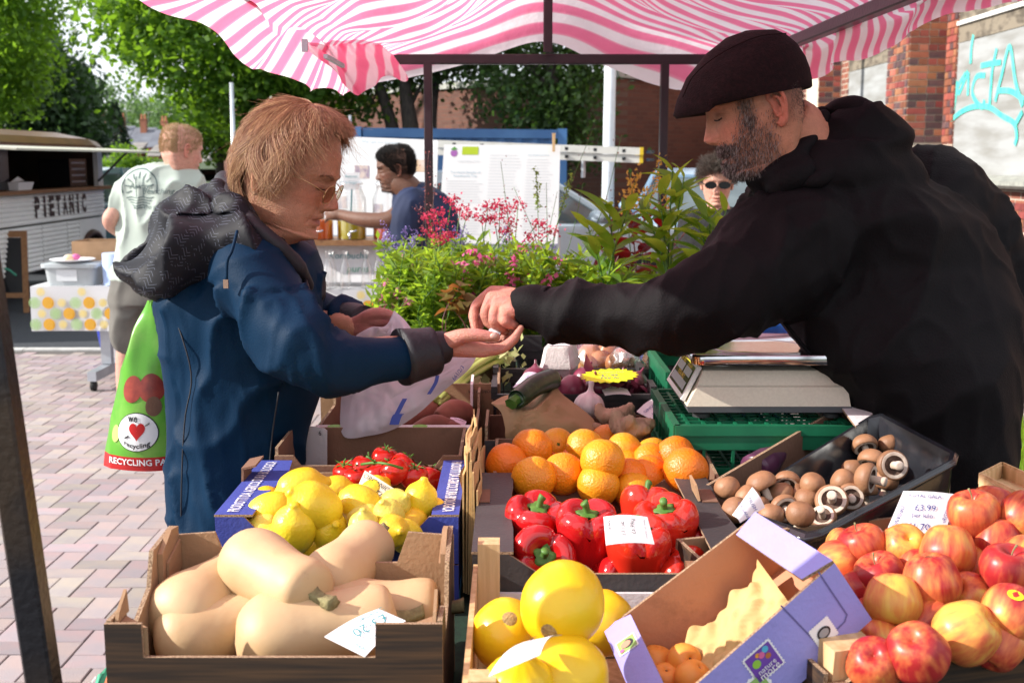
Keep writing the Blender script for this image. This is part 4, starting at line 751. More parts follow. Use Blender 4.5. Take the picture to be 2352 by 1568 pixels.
# --- tomatoes
M_TOM=mat('tomato_skin',(.55,.018,.010),.18,(.45,.012,.008),6,spec=.5,sss=.08,rnd=.1)
tom=rev([(0,-.026),(.014,-.025),(.027,-.013),(.030,.002),(.025,.017),(.012,.0235),(.004,.021),(0,.0195)],24,18,5,.025).mesh('tomato',M_TOM)
q=MB();q.tube([(0,0,.019),(.001,0,.028),(.006,0,.034)],.0018,6)
for k in range(6):
 a=k*1.047;dv=V3(math.cos(a),math.sin(a),0);s=np.cross(dv,(0,0,1));c0=V3(0,0,.0215);q.add([c0+dv*.003-s*.002,c0+dv*.003+s*.002,c0+dv*.014+s*.0018+V3(0,0,.004),c0+dv*.024+V3(0,0,.002+.006*(k%2)),c0+dv*.014-s*.0018+V3(0,0,.004)],[(0,1,2,3,4)])
tcx=q.mesh('calyx',M_GSTEM)
tm=[(797,1086,.962,(-.2,-.3,.9)),(838,1074,.972,(.3,.2,.9)),(884,1054,.985,(.2,-.1,1)),(907,1083,.982,(-.5,.3,.8)),(868,1092,.965,(-.3,.2,.9)),(951,1096,.968,(.1,-.2,.95)),(925,1070,.975,(.6,.2,.7)),(820,1100,.955,(0,0,1)),(985,1098,.95,(.3,.3,.9)),(845,1098,.955,(-.6,0,.8))]
tl=['leftmost tomato against the brown crate wall','second tomato from the left with green vine leaves','topmost tomato at the back of the bunch','large shiny tomato in the middle of the bunch','tomato behind the cream organic price card','flattish tomato on the right with a spiky green calyx','tomato at the back right of the bunch','low tomato half hidden at the left front of the bunch','low tomato at the far right against the crate wall','low tomato right beside the cream card']
for i,(px,py,z,d)in enumerate(tm):put('tomato',tom,PZ(px,py,z),tl[i],'tomato','vine tomatoes',aim(d,i*2),.9,[('calyx',tcx)])
vn=MB();vn.tube(spline([PZ(830,1066,1.0),PZ(862,1062,1.01),PZ(893,1066,1.012),PZ(925,1075,1.0)],10),.0025,6);vn.tube(spline([PZ(862,1062,1.01),PZ(850,1052,1.02),PZ(842,1048,1.022)],5),.002,5);tag(vn.build('tomato_vine',M_GSTEM,None,True),'green vine stalk lying across the tomatoes','stalk')
# --- oranges
M_OR=mat('orange_skin',(.80,.235,.008),.36,(.74,.20,.006),8,bump=.5,bs=230,sss=.1,rnd=.05,hrnd=.010,spots=(50,.68,(.45,.2,.03)));M_ORY=mat('orange_skin_yellow',(.82,.36,.012),.36,(.74,.27,.01),8,bump=.5,bs=230,sss=.1)
orm=[rev([(0,-.0365),(.004,-.0372),(.02,-.032),(.0345,-.016),(.0375,.0),(.035,.016),(.022,.031),(.006,.0362),(.0015,.0345),(0,.034)],32,26,wob=.008,seed=s).mesh('orange',m)for s,m in((1,M_OR),(2,M_ORY))]
q=MB()
for k in range(5):a=k*1.257;q.ell((.0022*math.cos(a),.0022*math.sin(a),.0352),(.0026,.0012,.0012),8,5,Matrix.Rotation(a,3,'Z'))
nav=q.mesh('navel',M_GSTEM);q=MB();q.lathe([(.0028,.034),(.0032,.0362),(.0022,.0372)],k=8);but=q.mesh('stalk_button',M_STEM)
ors=[(1163,1066,.985,1.06,0,(-.8,.3,.3)),(1222,1030,1.0,1.06,0,(0,.2,1)),(1279,1022,.985,.95,1,(.05,-.85,.25)),(1343,1028,.995,1.0,1,(.3,.4,.8)),(1384,1058,1.015,1.07,1,(.2,.1,.9)),(1433,1036,.985,.98,1,(.6,.3,.6)),(1494,1060,.975,.98,0,(.4,-.5,.6)),(1552,1044,.99,.98,0,(-.4,.5,.7)),(1575,1079,.995,1.1,0,(.6,.2,.7)),(1226,1098,.985,1.08,1,(-.3,.3,.8)),(1294,1088,.985,1.04,0,(.3,.6,.5)),(1374,1114,.975,1.02,1,(.25,-.35,.8)),(1444,1098,.975,1.0,0,(0,.5,.8)),(1490,1092,.975,1.02,0,(.5,-.6,.4)),(1455,1128,.96,.95,1,(.1,0,1)),(1326,1062,.965,.95,0,(0,.1,1)),(1500,1045,.965,.95,1,(-.2,.5,.7)),(1330,1110,.955,.95,0,(.9,0,.1)),(1265,1058,.955,.95,0,(0,.9,.2)),(1190,1100,.95,.95,0,(0,0,1)),(1535,1110,.95,.95,0,(0,.4,.9)),(1440,1075,.96,.95,0,(.9,0,.2)),(1395,1012,.96,.95,0,(.2,0,.8))]
lb=rowlabels(ors,(1040,1072,1102),'orange in the heap, %s in the %s',('back row','second row from the back','third row from the back','front row by the crate edge'));lb[2]='yellowish orange with a star shaped navel facing out near the back';lb[4]='bright yellowish orange sitting on top of the heap'
for i,(px,py,z,sc,k,d)in enumerate(ors):put('orange',orm[k],PZ(px,py,z),lb[i],'orange','oranges in the dark crate',aim(d,i),sc,[('navel',nav)]if i in(2,)else[('stalk_button',but)]if i in(11,6)else())
# --- red peppers
M_PEP=mat('pepper_skin',(.52,.010,.012),.14,(.42,.008,.010),8,spec=.55,coat=.25,rnd=.12);M_PEP_LIT=mat('pepper_skin_lit',(.66,.028,.012),.14,(.58,.018,.01),8,spec=.55,coat=.25)  # same skin twice; the brighter copy has sunlight put into its colour
def pepper(seed,lob,m):
 pr=spline([(0,-.052),(.016,-.054),(.031,-.047),(.037,-.025),(.042,.008),(.046,.028),(.042,.046),(.030,.0525),(.017,.046),(.010,.038),(0,.036)],34);k=48;a=np.linspace(0,2*math.pi,k,endpoint=False);q=MB();rg=[]
 for r,z in pr:
  r=max(r,.0004);lo=(np.abs(np.cos(a*lob/2+seed))**.55-.6)*.20*min(1,r/.03);rg.append(np.stack((np.cos(a)*r*(1+lo),np.sin(a)*r*(1+lo),z+.007*lo/.2*(z>.03)+0*a-.006*(lo<-.05)*(z>.03)),1))
 q.loft(rg);q.v[0]=q.v[0]*(1+.03*sn(q.v[0],9,seed))[:,None];return q.mesh('bell_pepper',m)
pms=[pepper(1,4,M_PEP),pepper(2,3,M_PEP),pepper(3,4,M_PEP_LIT)]
q=MB();q.tube(spline([(0,0,.036),(.001,0,.048),(.004,.002,.060),(.008,.003,.066)],7),[.009,.0075,.006,.006,.0065,.0075,.0078],8);a=np.linspace(0,6.283,20,endpoint=False);q.loft([np.stack((np.cos(a)*r*(1+w*np.cos(a*5)),np.sin(a)*r*(1+w*np.cos(a*5)),np.full(20,z)),1)for r,z,w in((.006,.049,0),(.013,.047,.12),(.019,.0475,.22),(.0185,.0445,.22))]);q.v=[v*V3(.82,.82,.9)+V3(0,0,.004)for v in q.v];pst=q.mesh('stem',M_GSTEM)
pp_=[(1229,1225,.955,1.08,0,(.1,-.25,.95),'shaded red pepper in the left corner of the black crate'),(1240,1285,.945,1.05,1,(.1,-.75,.35),'pepper at the front left with its stem facing forward'),(1345,1245,.965,1.08,0,(.05,-.15,.97),'tall shaded red pepper left of the white price card'),(1464,1285,.95,1.12,2,(0,-.12,1),'sunlit red pepper lying in front of the white price card'),(1537,1230,.965,1.06,2,(-.2,-.2,.95),'sunlit red pepper right of the price card'),(1412,1322,.92,.9,0,(.3,-.6,.2),'pepper showing only its shoulder at the front edge, left one'),(1452,1325,.92,.85,0,(.8,-.5,.1),'pepper showing only its shoulder at the front edge, middle one'),(1545,1320,.925,.95,2,(.5,-.6,.2),'pepper showing only its shoulder at the front edge, right one'),(1480,1190,.95,.98,2,(.1,.3,.9),'pepper at the back behind the price card'),(1240,1322,.905,.85,1,(.9,-.2,.1),'low pepper tucked at the front left behind the melon'),(1590,1270,.93,.95,0,(.5,-.2,.8),'pepper in the right corner beside the lilac box')]
for i,(px,py,z,sc,k,d,l)in enumerate(pp_):put('bell_pepper',pms[k],PZ(px,py,z),l,'pepper','red peppers in the black crate',aim(d,i*1.3),sc,[('stem',pst)])
# --- melons
M_MEL=mat('melon_skin',(.82,.54,.012),.33,(.78,.46,.01),5,(.35,.7),bump=.3,bs=36,sss=.1,rnd=.04,spots=(38,.66,(.55,.36,.05)));M_SCAR=mat('melon_scar',(.45,.30,.12),.9,(.22,.14,.06),120,bump=.6,bs=300)
mlm=rev([(0,-.057),(.018,-.055),(.042,-.040),(.054,-.008),(.0535,.016),(.042,.041),(.02,.056),(0,.0595)],36,28,wob=.012,seed=4).mesh('yellow_melon',M_MEL)
mlr=rev([(0,-.055),(.02,-.053),(.045,-.036),(.054,0),(.046,.035),(.024,.053),(.006,.060),(0,.061)],48,26,12,.022,seed=4).mesh('yellow_melon_ribbed',M_MEL)
q=MB();q.lathe([(.001,.0605),(.009,.0592),(.0135,.0572),(.0145,.055)],k=14);scr=q.mesh('blossom_scar',M_SCAR);q=MB();q.tube([(0,0,.058),(0,.001,.064),(.002,.002,.069)],[.006,.0045,.004],8);mst=q.mesh('stalk_stub',M_STEM)
for i,(px,py,z,sc,m,d,kk,l)in enumerate(((1293,1386,1.02,1.03,mlm,(-.3,-.85,-.28),scr,'topmost yellow melon with a brown scar on its lower left'),(1163,1458,.95,.93,mlm,(.1,-.62,.7),scr,'yellow melon on the left with a pale scar near its top'),(1290,1560,.95,1.05,mlm,(.8,.3,.2),scr,'yellow melon at the front right under the price card'),(1190,1592,.955,.86,mlr,(.05,-.1,1),mst,'ribbed yellow melon at the front edge with its stalk stub up'),(1378,1432,.925,.9,mlm,(.7,.3,.3),scr,'yellow melon peeping out behind the topmost one'))):
 put('yellow_melon',m,PZ(px,py,z),l,'melon','yellow melons in the pine crate',aim(d,i),sc*.9,[('blossom_scar' if kk is scr else 'stalk_stub',kk)])
# --- apricots
M_APR=mat('apricot_skin',(.78,.31,.05),.5,(.74,.20,.045),14,(.4,.75),sss=.15,rnd=.05)
apr=rev([(0,-.023),(.012,-.021),(.0225,-.008),(.0235,.004),(.016,.019),(.006,.022),(.002,.019),(0,.018)],24,18).mesh('apricot',M_APR);q=MB();q.lathe([(.0012,.0182),(.002,.019),(.0012,.0195)],k=6);dm=q.mesh('stalk_dimple',M_BSTEM)
for px,py,Y,d,l in((1507,1522,1.52,(.2,.1,1),'left apricot of the two higher ones in the lilac box'),(1572,1518,1.50,(.25,-.75,.5),'right apricot with its stalk dimple facing out'),(1480,1558,1.47,(-.3,-.3,.8),'left apricot of the three lowest ones'),(1529,1565,1.46,(0,-.3,.9),'middle apricot of the three lowest ones'),(1590,1558,1.46,(.4,-.2,.8),'right apricot of the three lowest ones')):
 put('apricot',apr,hit(px,py,pA+dnv*.72,nB),l,'apricot','apricots in the lilac box',aim(d),1.0,[('stalk_dimple',dm)])
# --- apples
def apple_mat(name,lo,hi):
 m=mat(name,(.74,.47,.11),.36,None,spec=.4,sss=.04);t=m.node_tree;b=t.nodes['Principled BSDF'];tc=t.nodes['Texture Coordinate'];oi=t.nodes.new('ShaderNodeObjectInfo')
 def nz(sc,st,det=5):
  mp=t.nodes.new('ShaderNodeMapping');mp.inputs['Scale'].default_value=st;t.links.new(tc.outputs['Object'],mp.inputs[0]);n=t.nodes.new('ShaderNodeTexNoise');n.noise_dimensions='4D';n.inputs['Scale'].default_value=sc;n.inputs['Detail'].default_value=det;t.links.new(mp.outputs[0],n.inputs['Vector']);mm=t.nodes.new('ShaderNodeMath');mm.operation='MULTIPLY';mm.inputs[1].default_value=40;t.links.new(oi.outputs['Random'],mm.inputs[0]);t.links.new(mm.outputs[0],n.inputs['W']);return n.outputs['Fac']
 big,st=nz(11,(1,1,1),2),nz(42,(2.6,2.6,.45),3);ad=t.nodes.new('ShaderNodeMath');ad.operation='MULTIPLY_ADD';t.links.new(st,ad.inputs[0]);ad.inputs[1].default_value=.62;t.links.new(big,ad.inputs[2])
 r=t.nodes.new('ShaderNodeValToRGB');e=r.color_ramp.elements;e[0].position=lo;e[0].color=(.70,.43,.075,1);e[1].position=hi;e[1].color=(.36,.020,.022,1);x=e.new((lo+hi)/2);x.color=(.62,.15,.05,1);t.links.new(ad.outputs[0],r.inputs[0]);t.links.new(r.outputs[0],b.inputs['Base Color']);return m
AMS=[apple_mat('apple_yellow_blush',.60,1.08),apple_mat('apple_mixed',.52,.96),apple_mat('apple_red',.45,.86)]
apm=[rev([(0,-.024),(.006,-.029),(.015,-.032),(.028,-.024),(.036,-.004),(.0375,.008),(.032,.024),(.019,.0315),(.008,.027),(.002,.019),(0,.018)],32,26,5,.015,wob=.012,seed=s).mesh('apple',m)for s,m in enumerate(AMS)]
q=MB();q.tube(spline([(0,0,.017),(.001,0,.03),(.004,.002,.041)],6),[.0012,.0011,.001,.0011,.0014,.0017],6);ast=q.mesh('stalk',M_STEM);q=MB();q.lathe([(.001,-.0255),(.004,-.0275),(.0055,-.0295)],k=8,cap=False);aca=q.mesh('calyx',M_BSTEM);st_=MB();st_.add([(.0375*math.cos(a)*.0+.0378,.010*math.cos(a),.004+.007*math.sin(a))for a in np.linspace(0,6.28,14,endpoint=False)],[tuple(range(14))]);stk=st_.mesh('fruit_sticker',mat('sticker_yellow',(.75,.6,.02),.4))
ap=[(1982,1257,1.005,1.05,2,(-.35,.1,.9),'s'),(2076,1256,1.01,1.05,0,(0,.6,-.6),''),(2177,1262,1.025,1.12,0,(-.1,-.35,-.85),'c'),(2140,1330,1.015,1.12,0,(.1,-.1,-.9),'c'),(2050,1377,.995,1.12,0,(-.1,-.4,-.85),'c'),(2236,1182,1.06,1.08,1,(-.15,-.1,.95),'s'),(2282,1165,1.045,1.0,2,(.3,.3,.8),''),(2292,1240,1.03,1.05,2,(-.1,-.2,-.9),'c'),(2350,1188,1.06,1.05,0,(.4,.2,.3),''),(2316,1312,1.025,1.1,2,(.05,-.15,.95),'s'),(2225,1372,.985,1.05,2,(.5,.3,-.5),''),(2134,1435,.965,1.0,1,(.6,.3,.3),''),(2320,1412,1.0,1.1,0,(.5,.2,-.2),'k'),(2222,1450,.985,1.18,0,(-.5,.3,-.5),''),(2105,1497,.985,1.1,2,(.3,.4,-.6),''),(2008,1522,.965,1.0,1,(.2,.5,-.5),''),(2022,1472,.95,.9,0,(-.1,-.75,-.45),'c'),(2022,1325,.985,1.05,2,(-.4,-.1,.85),'s'),(1932,1290,.985,1.0,1,(-.5,.3,-.4),''),(1945,1260,.985,.95,0,(.3,.1,.9),'s'),(2352,1290,1.03,1.0,1,(.3,.3,.2),''),(2240,1238,1.0,1.0,2,(.2,.5,-.3),''),(2235,1310,.99,1.0,1,(.3,.5,.3),''),(1965,1362,.96,1.0,2,(-.3,.3,.5),''),(2105,1310,.985,1.0,2,(.2,.2,.5),''),(2165,1400,.97,1.0,2,(.1,.5,.2),''),(2290,1480,.965,1.0,1,(.3,.3,.4),''),(2352,1375,.985,1.0,1,(.2,.1,.5),''),(1985,1430,.945,.95,1,(-.3,.2,.3),''),(2352,1450,.97,1.0,0,(.3,.3,.1),''),(2160,1490,.945,.95,1,(.1,.1,.8),''),(2130,1200,.99,1.0,2,(.1,.5,.8),''),(2190,1340,.96,1.,1,(.4,.1,.5),''),(2350,1240,1.01,1.,2,(.4,.1,.5),'')]
lb=rowlabels(ap,(1220,1285,1345,1420,1470),'apple in the heap, %s in the %s',('topmost row by the price card','second row from the top','third row from the top','fourth row from the top','fifth row from the top','lowest row by the dark crate edge'))
lb[5]='apple with a long upright stalk right of the white price card';lb[2]='palest yellow apple, calyx upward, in front of the price card';lb[4]='big yellow blushed apple with a dark calyx by the lilac box';lb[12]='yellow apple with an oval fruit sticker near the right edge';lb[0]='bright red apple with a thin stalk, at the back left of the heap'
for i,(px,py,z,sc,k,d,f)in enumerate(ap):put('apple',apm[k],PZ(px,py,z),lb[i],'apple','apples in the woodgrain crate',aim(d,i*1.9)if f!='k' else Euler((R(-25),R(-55),R(-105))),sc*.90,{'s':[('stalk',ast)],'c':[('calyx',aca)],'k':[('fruit_sticker',stk)]}.get(f,()))
# --- mushrooms
M_MUSH=mat('mushroom_cap',(.33,.165,.082),.55,(.20,.09,.042),22,(.35,.75),bump=.3,bs=90,rnd=.15);M_MST=mat('mushroom_stem',(.66,.56,.47),.75,(.50,.38,.29),30,bump=.3,bs=90);M_GILL=mat('mushroom_gill',(.13,.075,.055),.9,(.08,.045,.03),200)
cap=rev([(0,.020),(.012,.0185),(.022,.011),(.0265,.0),(.0245,-.008),(.021,-.009),(.0195,-.006),(.012,-.002),(0,-.001)],26,26,wob=.03,seed=2).mesh('mushroom',M_MUSH);cap2=rev([(0,.022),(.014,.020),(.023,.010),(.024,-.004),(.018,-.014),(.009,-.017),(0,-.0175)],24,20,wob=.03,seed=3).mesh('mushroom_closed',M_MUSH)
q=rev([(0,-.001),(.0065,-.002),(.007,-.012),(.0075,-.024),(.008,-.030),(.005,-.032),(0,-.032)],14,14,wob=.05,seed=6);mstm=q.mesh('stem',M_MST);q=MB();q.lathe([(.0225,-.0092),(.0205,-.0095),(.0165,-.0085)],k=22,cap=False);veil=q.mesh('veil',M_MST);q=MB();q.lathe([(.0192,-.0064),(.013,-.0034),(.006,-.002)],k=22,cap=False);gil=q.mesh('gills',M_GILL);q=rev([(0,-.016),(.006,-.0165),(.0075,-.022),(.0085,-.029),(.005,-.031),(0,-.031)],12,10,seed=6);mst2=q.mesh('stem',M_MST)
mu=[(1671,1122,1.0,1.0,1,(-.3,.2,.9)),(1748,1110,1.01,1.1,0,(-.45,.25,.85)),(1808,1106,1.005,.95,0,(.2,.7,.5)),(1866,1113,1.01,.95,1,(.2,-.2,.9)),(1911,1150,1.0,1.12,0,(.22,.72,-.5)),(1938,1106,1.005,1.0,1,(-.8,.1,.5)),(1985,1022,1.03,1.0,0,(-.1,.7,.6)),(2042,1020,1.03,.85,1,(-.3,.2,.8)),(2003,1056,1.025,1.05,0,(.3,.4,.8)),(2050,1068,1.035,1.12,0,(-.05,.85,-.2)),(1992,1098,1.03,1.1,0,(-.75,.5,.05)),(1838,1182,1.005,1.0,1,(.1,-.1,.95)),(1718,1142,.99,1.0,1,(-.5,.1,.7)),(1795,1136,.99,1.0,1,(-.2,.1,.9)),(1800,1166,.99,1.0,0,(-.2,.8,.1)),(1853,1150,.985,1.0,1,(.3,.2,.8)),(1955,1140,1.0,.95,0,(.2,.85,-.1)),(1985,1128,.995,.95,0,(-.1,.3,.9)),(1690,1172,.985,1.0,1,(-.6,-.3,.6)),(1772,1185,.98,.95,1,(0,0,1)),(1890,1188,.985,.9,0,(.3,.6,-.7)),(1960,1080,.995,.95,1,(0,.3,1)),(1830,1140,.985,.95,0,(.9,-.3,-.2)),(1740,1165,.975,.95,1,(0,.2,1)),(2035,1105,1.005,.95,1,(.2,.2,.9))]
lb=rowlabels(mu,(1085,1125,1160),'brown mushroom in the black tray, %s in the %s',('back row','second row','third row','front row'));lb[4]='mushroom turned gills up with a ragged veil, front middle of the tray';lb[9]='mushroom showing its round dark gills, highest in the right pile';lb[10]='mushroom lying sideways with a thick white stem in the right pile';lb[1]='mushroom with a white flank and stem, left part of the tray'
for i,(px,py,z,sc,k,d)in enumerate(mu):put('mushroom',cap2 if k else cap,PZ(px,py,z),lb[i],'mushroom','brown mushrooms in the black tray',aim(d,i),sc*.92,[('stem',mst2)]if k else[('stem',mstm),('veil',veil),('gills',gil)])
# --- sweet potatoes, ginger, garlic, courgette, aubergine, onions, celery
M_SWP=mat('sweet_potato_skin',(.28,.095,.06),.75,(.20,.06,.04),18,bump=.4,bs=60,rnd=.12)
def tuber(pts,rad,seed,m,name,lump=.08,kk=16):
 p=spline(pts,22);r=spline(np.array(rad)[:,None],22)[:,0];q=MB();q.tube(p,np.maximum(r,.002),kk);q.v[0]=q.v[0]+(q.v[0]-np.repeat(p,kk,0).tolist()[0]if False else 0);v=q.v[0];body=v[:22*kk];c=np.repeat(p,kk,0);body[:]=c+(body-c)*(1+lump*sn(body,18,seed))[:,None];return q
for i,(a,b,z,r,l)in enumerate((((905,985),(1010,945),.945,.034,'sweet potato lying slanted in the middle of the crate'),((950,1000),(1040,990),.945,.030,'sweet potato along the front edge near the pink price card'),((1010,965),(1075,955),.955,.033,'sweet potato behind the pink price card'),((835,1005),(920,995),.945,.026,'long sweet potato along the front edge left of the others'),((900,960),(960,940),.94,.03,'sweet potato at the back against the carrier bag'),((1000,1005),(1060,1002),.935,.026,'sweet potato at the front right corner of the crate'))):
 p,e=PZ(*a,z),PZ(*b,z);m=(p+e)/2+V3(0,0,.012);d=e-p;q=tuber([p-d*.12,p,m,e,e+d*.14],[.004,r*.7,r,r*.75,.004],i,M_SWP,'');tag(q.build('sweet_potato',M_SWP,None,True),l,'sweet potato','sweet potatoes in the crate')
M_GIN=mat('ginger_skin',(.44,.29,.19),.8,(.33,.20,.125),25,bump=.5,bs=120)
for i,(ch,r,l)in enumerate(((((1408,975,1.0),(1450,985,1.005),(1495,975,.99)),.021,'big knobbly ginger root at the front by the green crate'),(((1375,962,.99),(1410,955,.995),(1455,955,.985)),.018,'ginger root at the back beside the garlic'),(((1370,992,.968),(1400,997,.968),(1440,1008,.955)),.016,'small ginger root half hidden behind the oranges'))):
 pts=[PZ(*c)for c in ch];q=MB();q.tube(spline(pts,9),np.array([.5,.85,1,1.1,1.05,1.1,1,.85,.5])*r,12)
 for k in range(5):
  o=spline(pts,9)[1+k+(k>2)];d=nrm(V3(random.uniform(-.8,.8),random.uniform(-1,.6),random.uniform(-.2,.9)));q.tube([o,o+d*r*1.1,o+d*r*1.9],[r*.8,r*.75,r*.45],10)
 me=remesh(q,.0035,5);displace(me,lambda v:.0012*sn(v,45,i)+.0006*np.sin(v[:,0]*900));tag(link('ginger_root',setmat(me,M_GIN)),l,'ginger','ginger roots')
M_GAR=mat('garlic_skin',(.74,.63,.62),.5,(.62,.46,.50),14,(.4,.75),stretch=(4,4,.6),bump=.15,bs=60)
gl=rev([(0,-.024),(.014,-.025),(.027,-.014),(.030,.0),(.022,.017),(.009,.026),(.005,.034),(.0055,.042),(.005,.048),(0,.0485)],40,30,8,.06).mesh('garlic_bulb',M_GAR);put('garlic_bulb',gl,P(1353,930,2.60),'white garlic bulb with pink tint right of the brown paper bag','garlic',None,Euler((R(-8),R(6),0)),1.12)
M_CRG=mat('courgette_skin',(.012,.035,.012),.3,(.025,.065,.02),60,(.5,.62),spec=.5,stretch=(1,1,1));ca,cbb=P(1185,918,2.46),P(1268,872,2.60);d=nrm(cbb-ca);q=MB();q.tube(spline([ca,ca+d*.01,(ca+cbb)/2+V3(0,0,.008),cbb-d*.01+V3(0,0,.002),cbb],24),np.interp(np.linspace(0,1,24),[0,.06,.3,.8,.93,1],[.014,.019,.0225,.0255,.02,.004]),20);cg=tag(q.build('courgette',M_CRG,None,True),'dark green courgette resting on the brown paper bag','courgette')
q=MB();q.tube([ca+d*.002,ca-d*.014,ca-d*.022+V3(0,0,-.003)],[.0135,.0115,.0145],6);q.build('stem',M_GSTEM,cg)
M_AUB=mat('aubergine_skin',(.06,.015,.045),.3,(.10,.03,.07),30);q=MB();c0,c1=PZ(1760,1062,.985),PZ(1800,1032,1.0);d=nrm(c1-c0);q.tube(spline([c0-d*.05,c0-d*.03,c0+d*.01,c1],14),np.interp(np.linspace(0,1,14),[0,.2,.6,1],[.004,.034,.03,.012]),16);au=tag(q.build('aubergine',M_AUB,None,True),'purple aubergine tip poking out behind the mushroom tray','aubergine');q=MB();q.tube([c1-d*.01,c1+d*.012,c1+d*.03],[.016,.008,.005],8);q.build('stem',M_STEM,au)
M_ON=mat('red_onion_skin',(.14,.018,.045),.3,(.22,.04,.075),20,spec=.5,rnd=.2);on=rev([(0,-.032),(.01,-.033),(.028,-.02),(.034,0),(.027,.019),(.012,.028),(.004,.036),(.003,.046),(0,.047)],26,22,wob=.015,seed=3).mesh('red_onion',M_ON)
for i,(px,py,Y,d,l)in enumerate(((1312,892,2.735,(-.7,-.3,.4),'shiny red onion right of the courgette tip'),(1420,885,2.80,(.3,.2,.9),'red onion right under the yellow star card'),(1375,888,2.76,(-.2,-.4,.8),'red onion with peeling skin below the yellow star card'),(1455,880,2.86,(.5,.2,.7),'red onion in the right corner of the black crate'),(1230,868,2.90,(0,.3,.9),'red onion at the back left of the black crate'),(1345,870,2.92,(.3,.3,.8),'red onion at the back middle of the black crate'),(1270,866,2.95,(.6,.1,.8),'red onion behind the courgette tip'))):
 put('red_onion',on,P(px,py,Y),l,'onion','red onions in the black crate',aim(d,i))
M_SKINS=mat('onion_peel',(.34,.08,.13),.45,(.2,.03,.07),40,trans=.3);pv=MB()
for i in range(26):
 c0=P(random.uniform(1345,1470),random.uniform(872,900),random.uniform(2.74,2.85));a,b=RNG.normal(size=3)*.014,RNG.normal(size=3)*.014;pv.add([c0,c0+a,c0+a+b+V3(0,0,.006),c0+b],[(0,1,2,3)])
tag(pv.build('onion_peel',M_SKINS),'loose flakes of red onion skin under the yellow star card','onion skin',None,'stuff')
M_CEL=mat('celery',(.50,.58,.16),.4,(.36,.46,.09),10,(.3,.7),trans=.15,stretch=(1,1,1));ce=thing('celery','bunch of pale green celery in clear plastic behind the white bag','celery',P(1060,880,2.9));a0,a1=P(990,925,2.78),P(1120,825,3.08)
for i in range(7):
 o=V3((i%3-1)*.02,(i//3-1)*.016,(i%2)*.014);q=MB();pts=spline([a0+o*.7,(a0+a1)/2+o+V3(0,0,.012),a1+o*1.5],10);q.tube(pts,[(.0085,.0155)]*10,12);q.build('stalk',M_CEL,ce,True)
v,f=leaves(a1+RNG.normal(size=(160,3))*V3(.04,.04,.03)+V3(.01,.02,0),.03,.7);tag(link('leaf_tuft',quickmesh('leaf_tuft',v,f,mat('celery_leaf',(.42,.52,.16),.5,(.6,.62,.3),9,trans=.4)),ce),kind='stuff')
# --- brown paper bag under the courgette
def crumple(name,m,corner,U,V,n=(36,26),amp=.02,f=7,seed=1,bulge=.05,up=(0,0,1),parent=None,edge=.0):
 gu,gv=n;u=np.linspace(0,1,gu)[:,None];v=np.linspace(0,1,gv)[None];G=np.array(corner,float)+u[...,None]*np.array(U,float)+v[...,None]*np.array(V,float)
 b=(np.sin(u*math.pi)**.6)*(np.sin(v*math.pi)**.6);G=G+(b*bulge)[...,None]*np.array(up,float);p=G.reshape(-1,3);p=p+np.array(up)*(np.abs(sn(p,f,seed))*amp+np.abs(sn(p,f*2.7,seed+1))*amp*.35)[:,None]+RNG.normal(size=p.shape)*.0006
 q=MB();q.grid(p.reshape(gu,gv,3));return q.build(name,m,parent,True)
bp_=thing('paper_bag','crumpled brown paper bag lying under the courgette','paper bag',P(1240,960,2.5));M_BAGP=mat('brown_bag_paper',(.40,.255,.13),.85,(.34,.21,.10),12,bump=.25,bs=40)
q=MB();bo=[(1128,925,2.52),(1165,908,2.62),(1215,915,2.6),(1262,888,2.62),(1278,885,2.6),(1292,905,2.58),(1366,966,2.52),(1340,1000,2.45),(1240,1012,2.44),(1168,1010,2.44),(1160,980,2.45),(1150,945,2.48)]
cq=np.array([P(*b)for b in bo]);cq=spline(np.vstack((cq,cq[:1])),60)[:-1];ctr=cq.mean(0)+V3(0,-.02,.012);rings=[]
for s in np.linspace(1,0.02,16):r_=ctr+(cq-ctr)*s;r_[:,1]-=.05*(1-s**2);r_=r_+(V3(0,-1,.5)*(np.abs(sn(r_,13,4))*.012+np.abs(sn(r_,34,6))*.004)[:,None]*min(1,(1-s)*4));rings.append(r_)
q.loft(rings,cap=True);q.build('bag_front',M_BAGP,bp_,True,30)
q=MB();rings=[cq+V3(0,.004,-.002)]
for s in np.linspace(.98,.05,8):r_=ctr+(cq-ctr)*s;r_[:,1]+=.05*(1-s**2)+.01;r_[:,2]-=.02*(1-s);rings.append(r_)
q.loft(rings,cap=False);q.build('bag_back',M_BAGP,bp_,True)
# --- price cards
def card(label,pts,lines,m=M_CARD,ink=M_INK,n=8,bend=.004,xd=None):
 """pts: 4 world corners in reading order tl, tr, br, bl; lines (text, u, v, width, turn)"""
 tl,tr,br_,bl=map(np.array,pts);nn_=nrm(np.cross(tr-tl,tl-bl));q=MB();G=np.zeros((n,n,3))
 for i in range(n):
  for j in range(n):u,v=i/(n-1),j/(n-1);G[i,j]=(tl*(1-u)+tr*u)*(1-v)+(bl*(1-u)+br_*u)*v+nn_*bend*math.sin(u*3.1)
 back=G-nn_*.0008;q.grid(G);q.grid(back[::-1]);c=q.build('price_card',m,None,True);tag(c,label,'price card','handwritten price cards')
 for s,u,v,wd,turn in lines:
  p=(tl*(1-u)+tr*u)*(1-v)+(bl*(1-u)+br_*u)*v;x,y=nrm(tr-tl),nrm(tl-bl)
  if turn==1:x,y=-y,x
  if turn==-1:x,y=y,-x
  if turn==2:x,y=-x,-y
  text(s,p+nn_*bend*math.sin(u*3.1),x,y,wd*np.linalg.norm(tr-tl),ink,c,shear=.18,lift=.0014,name='handwriting')
 return c
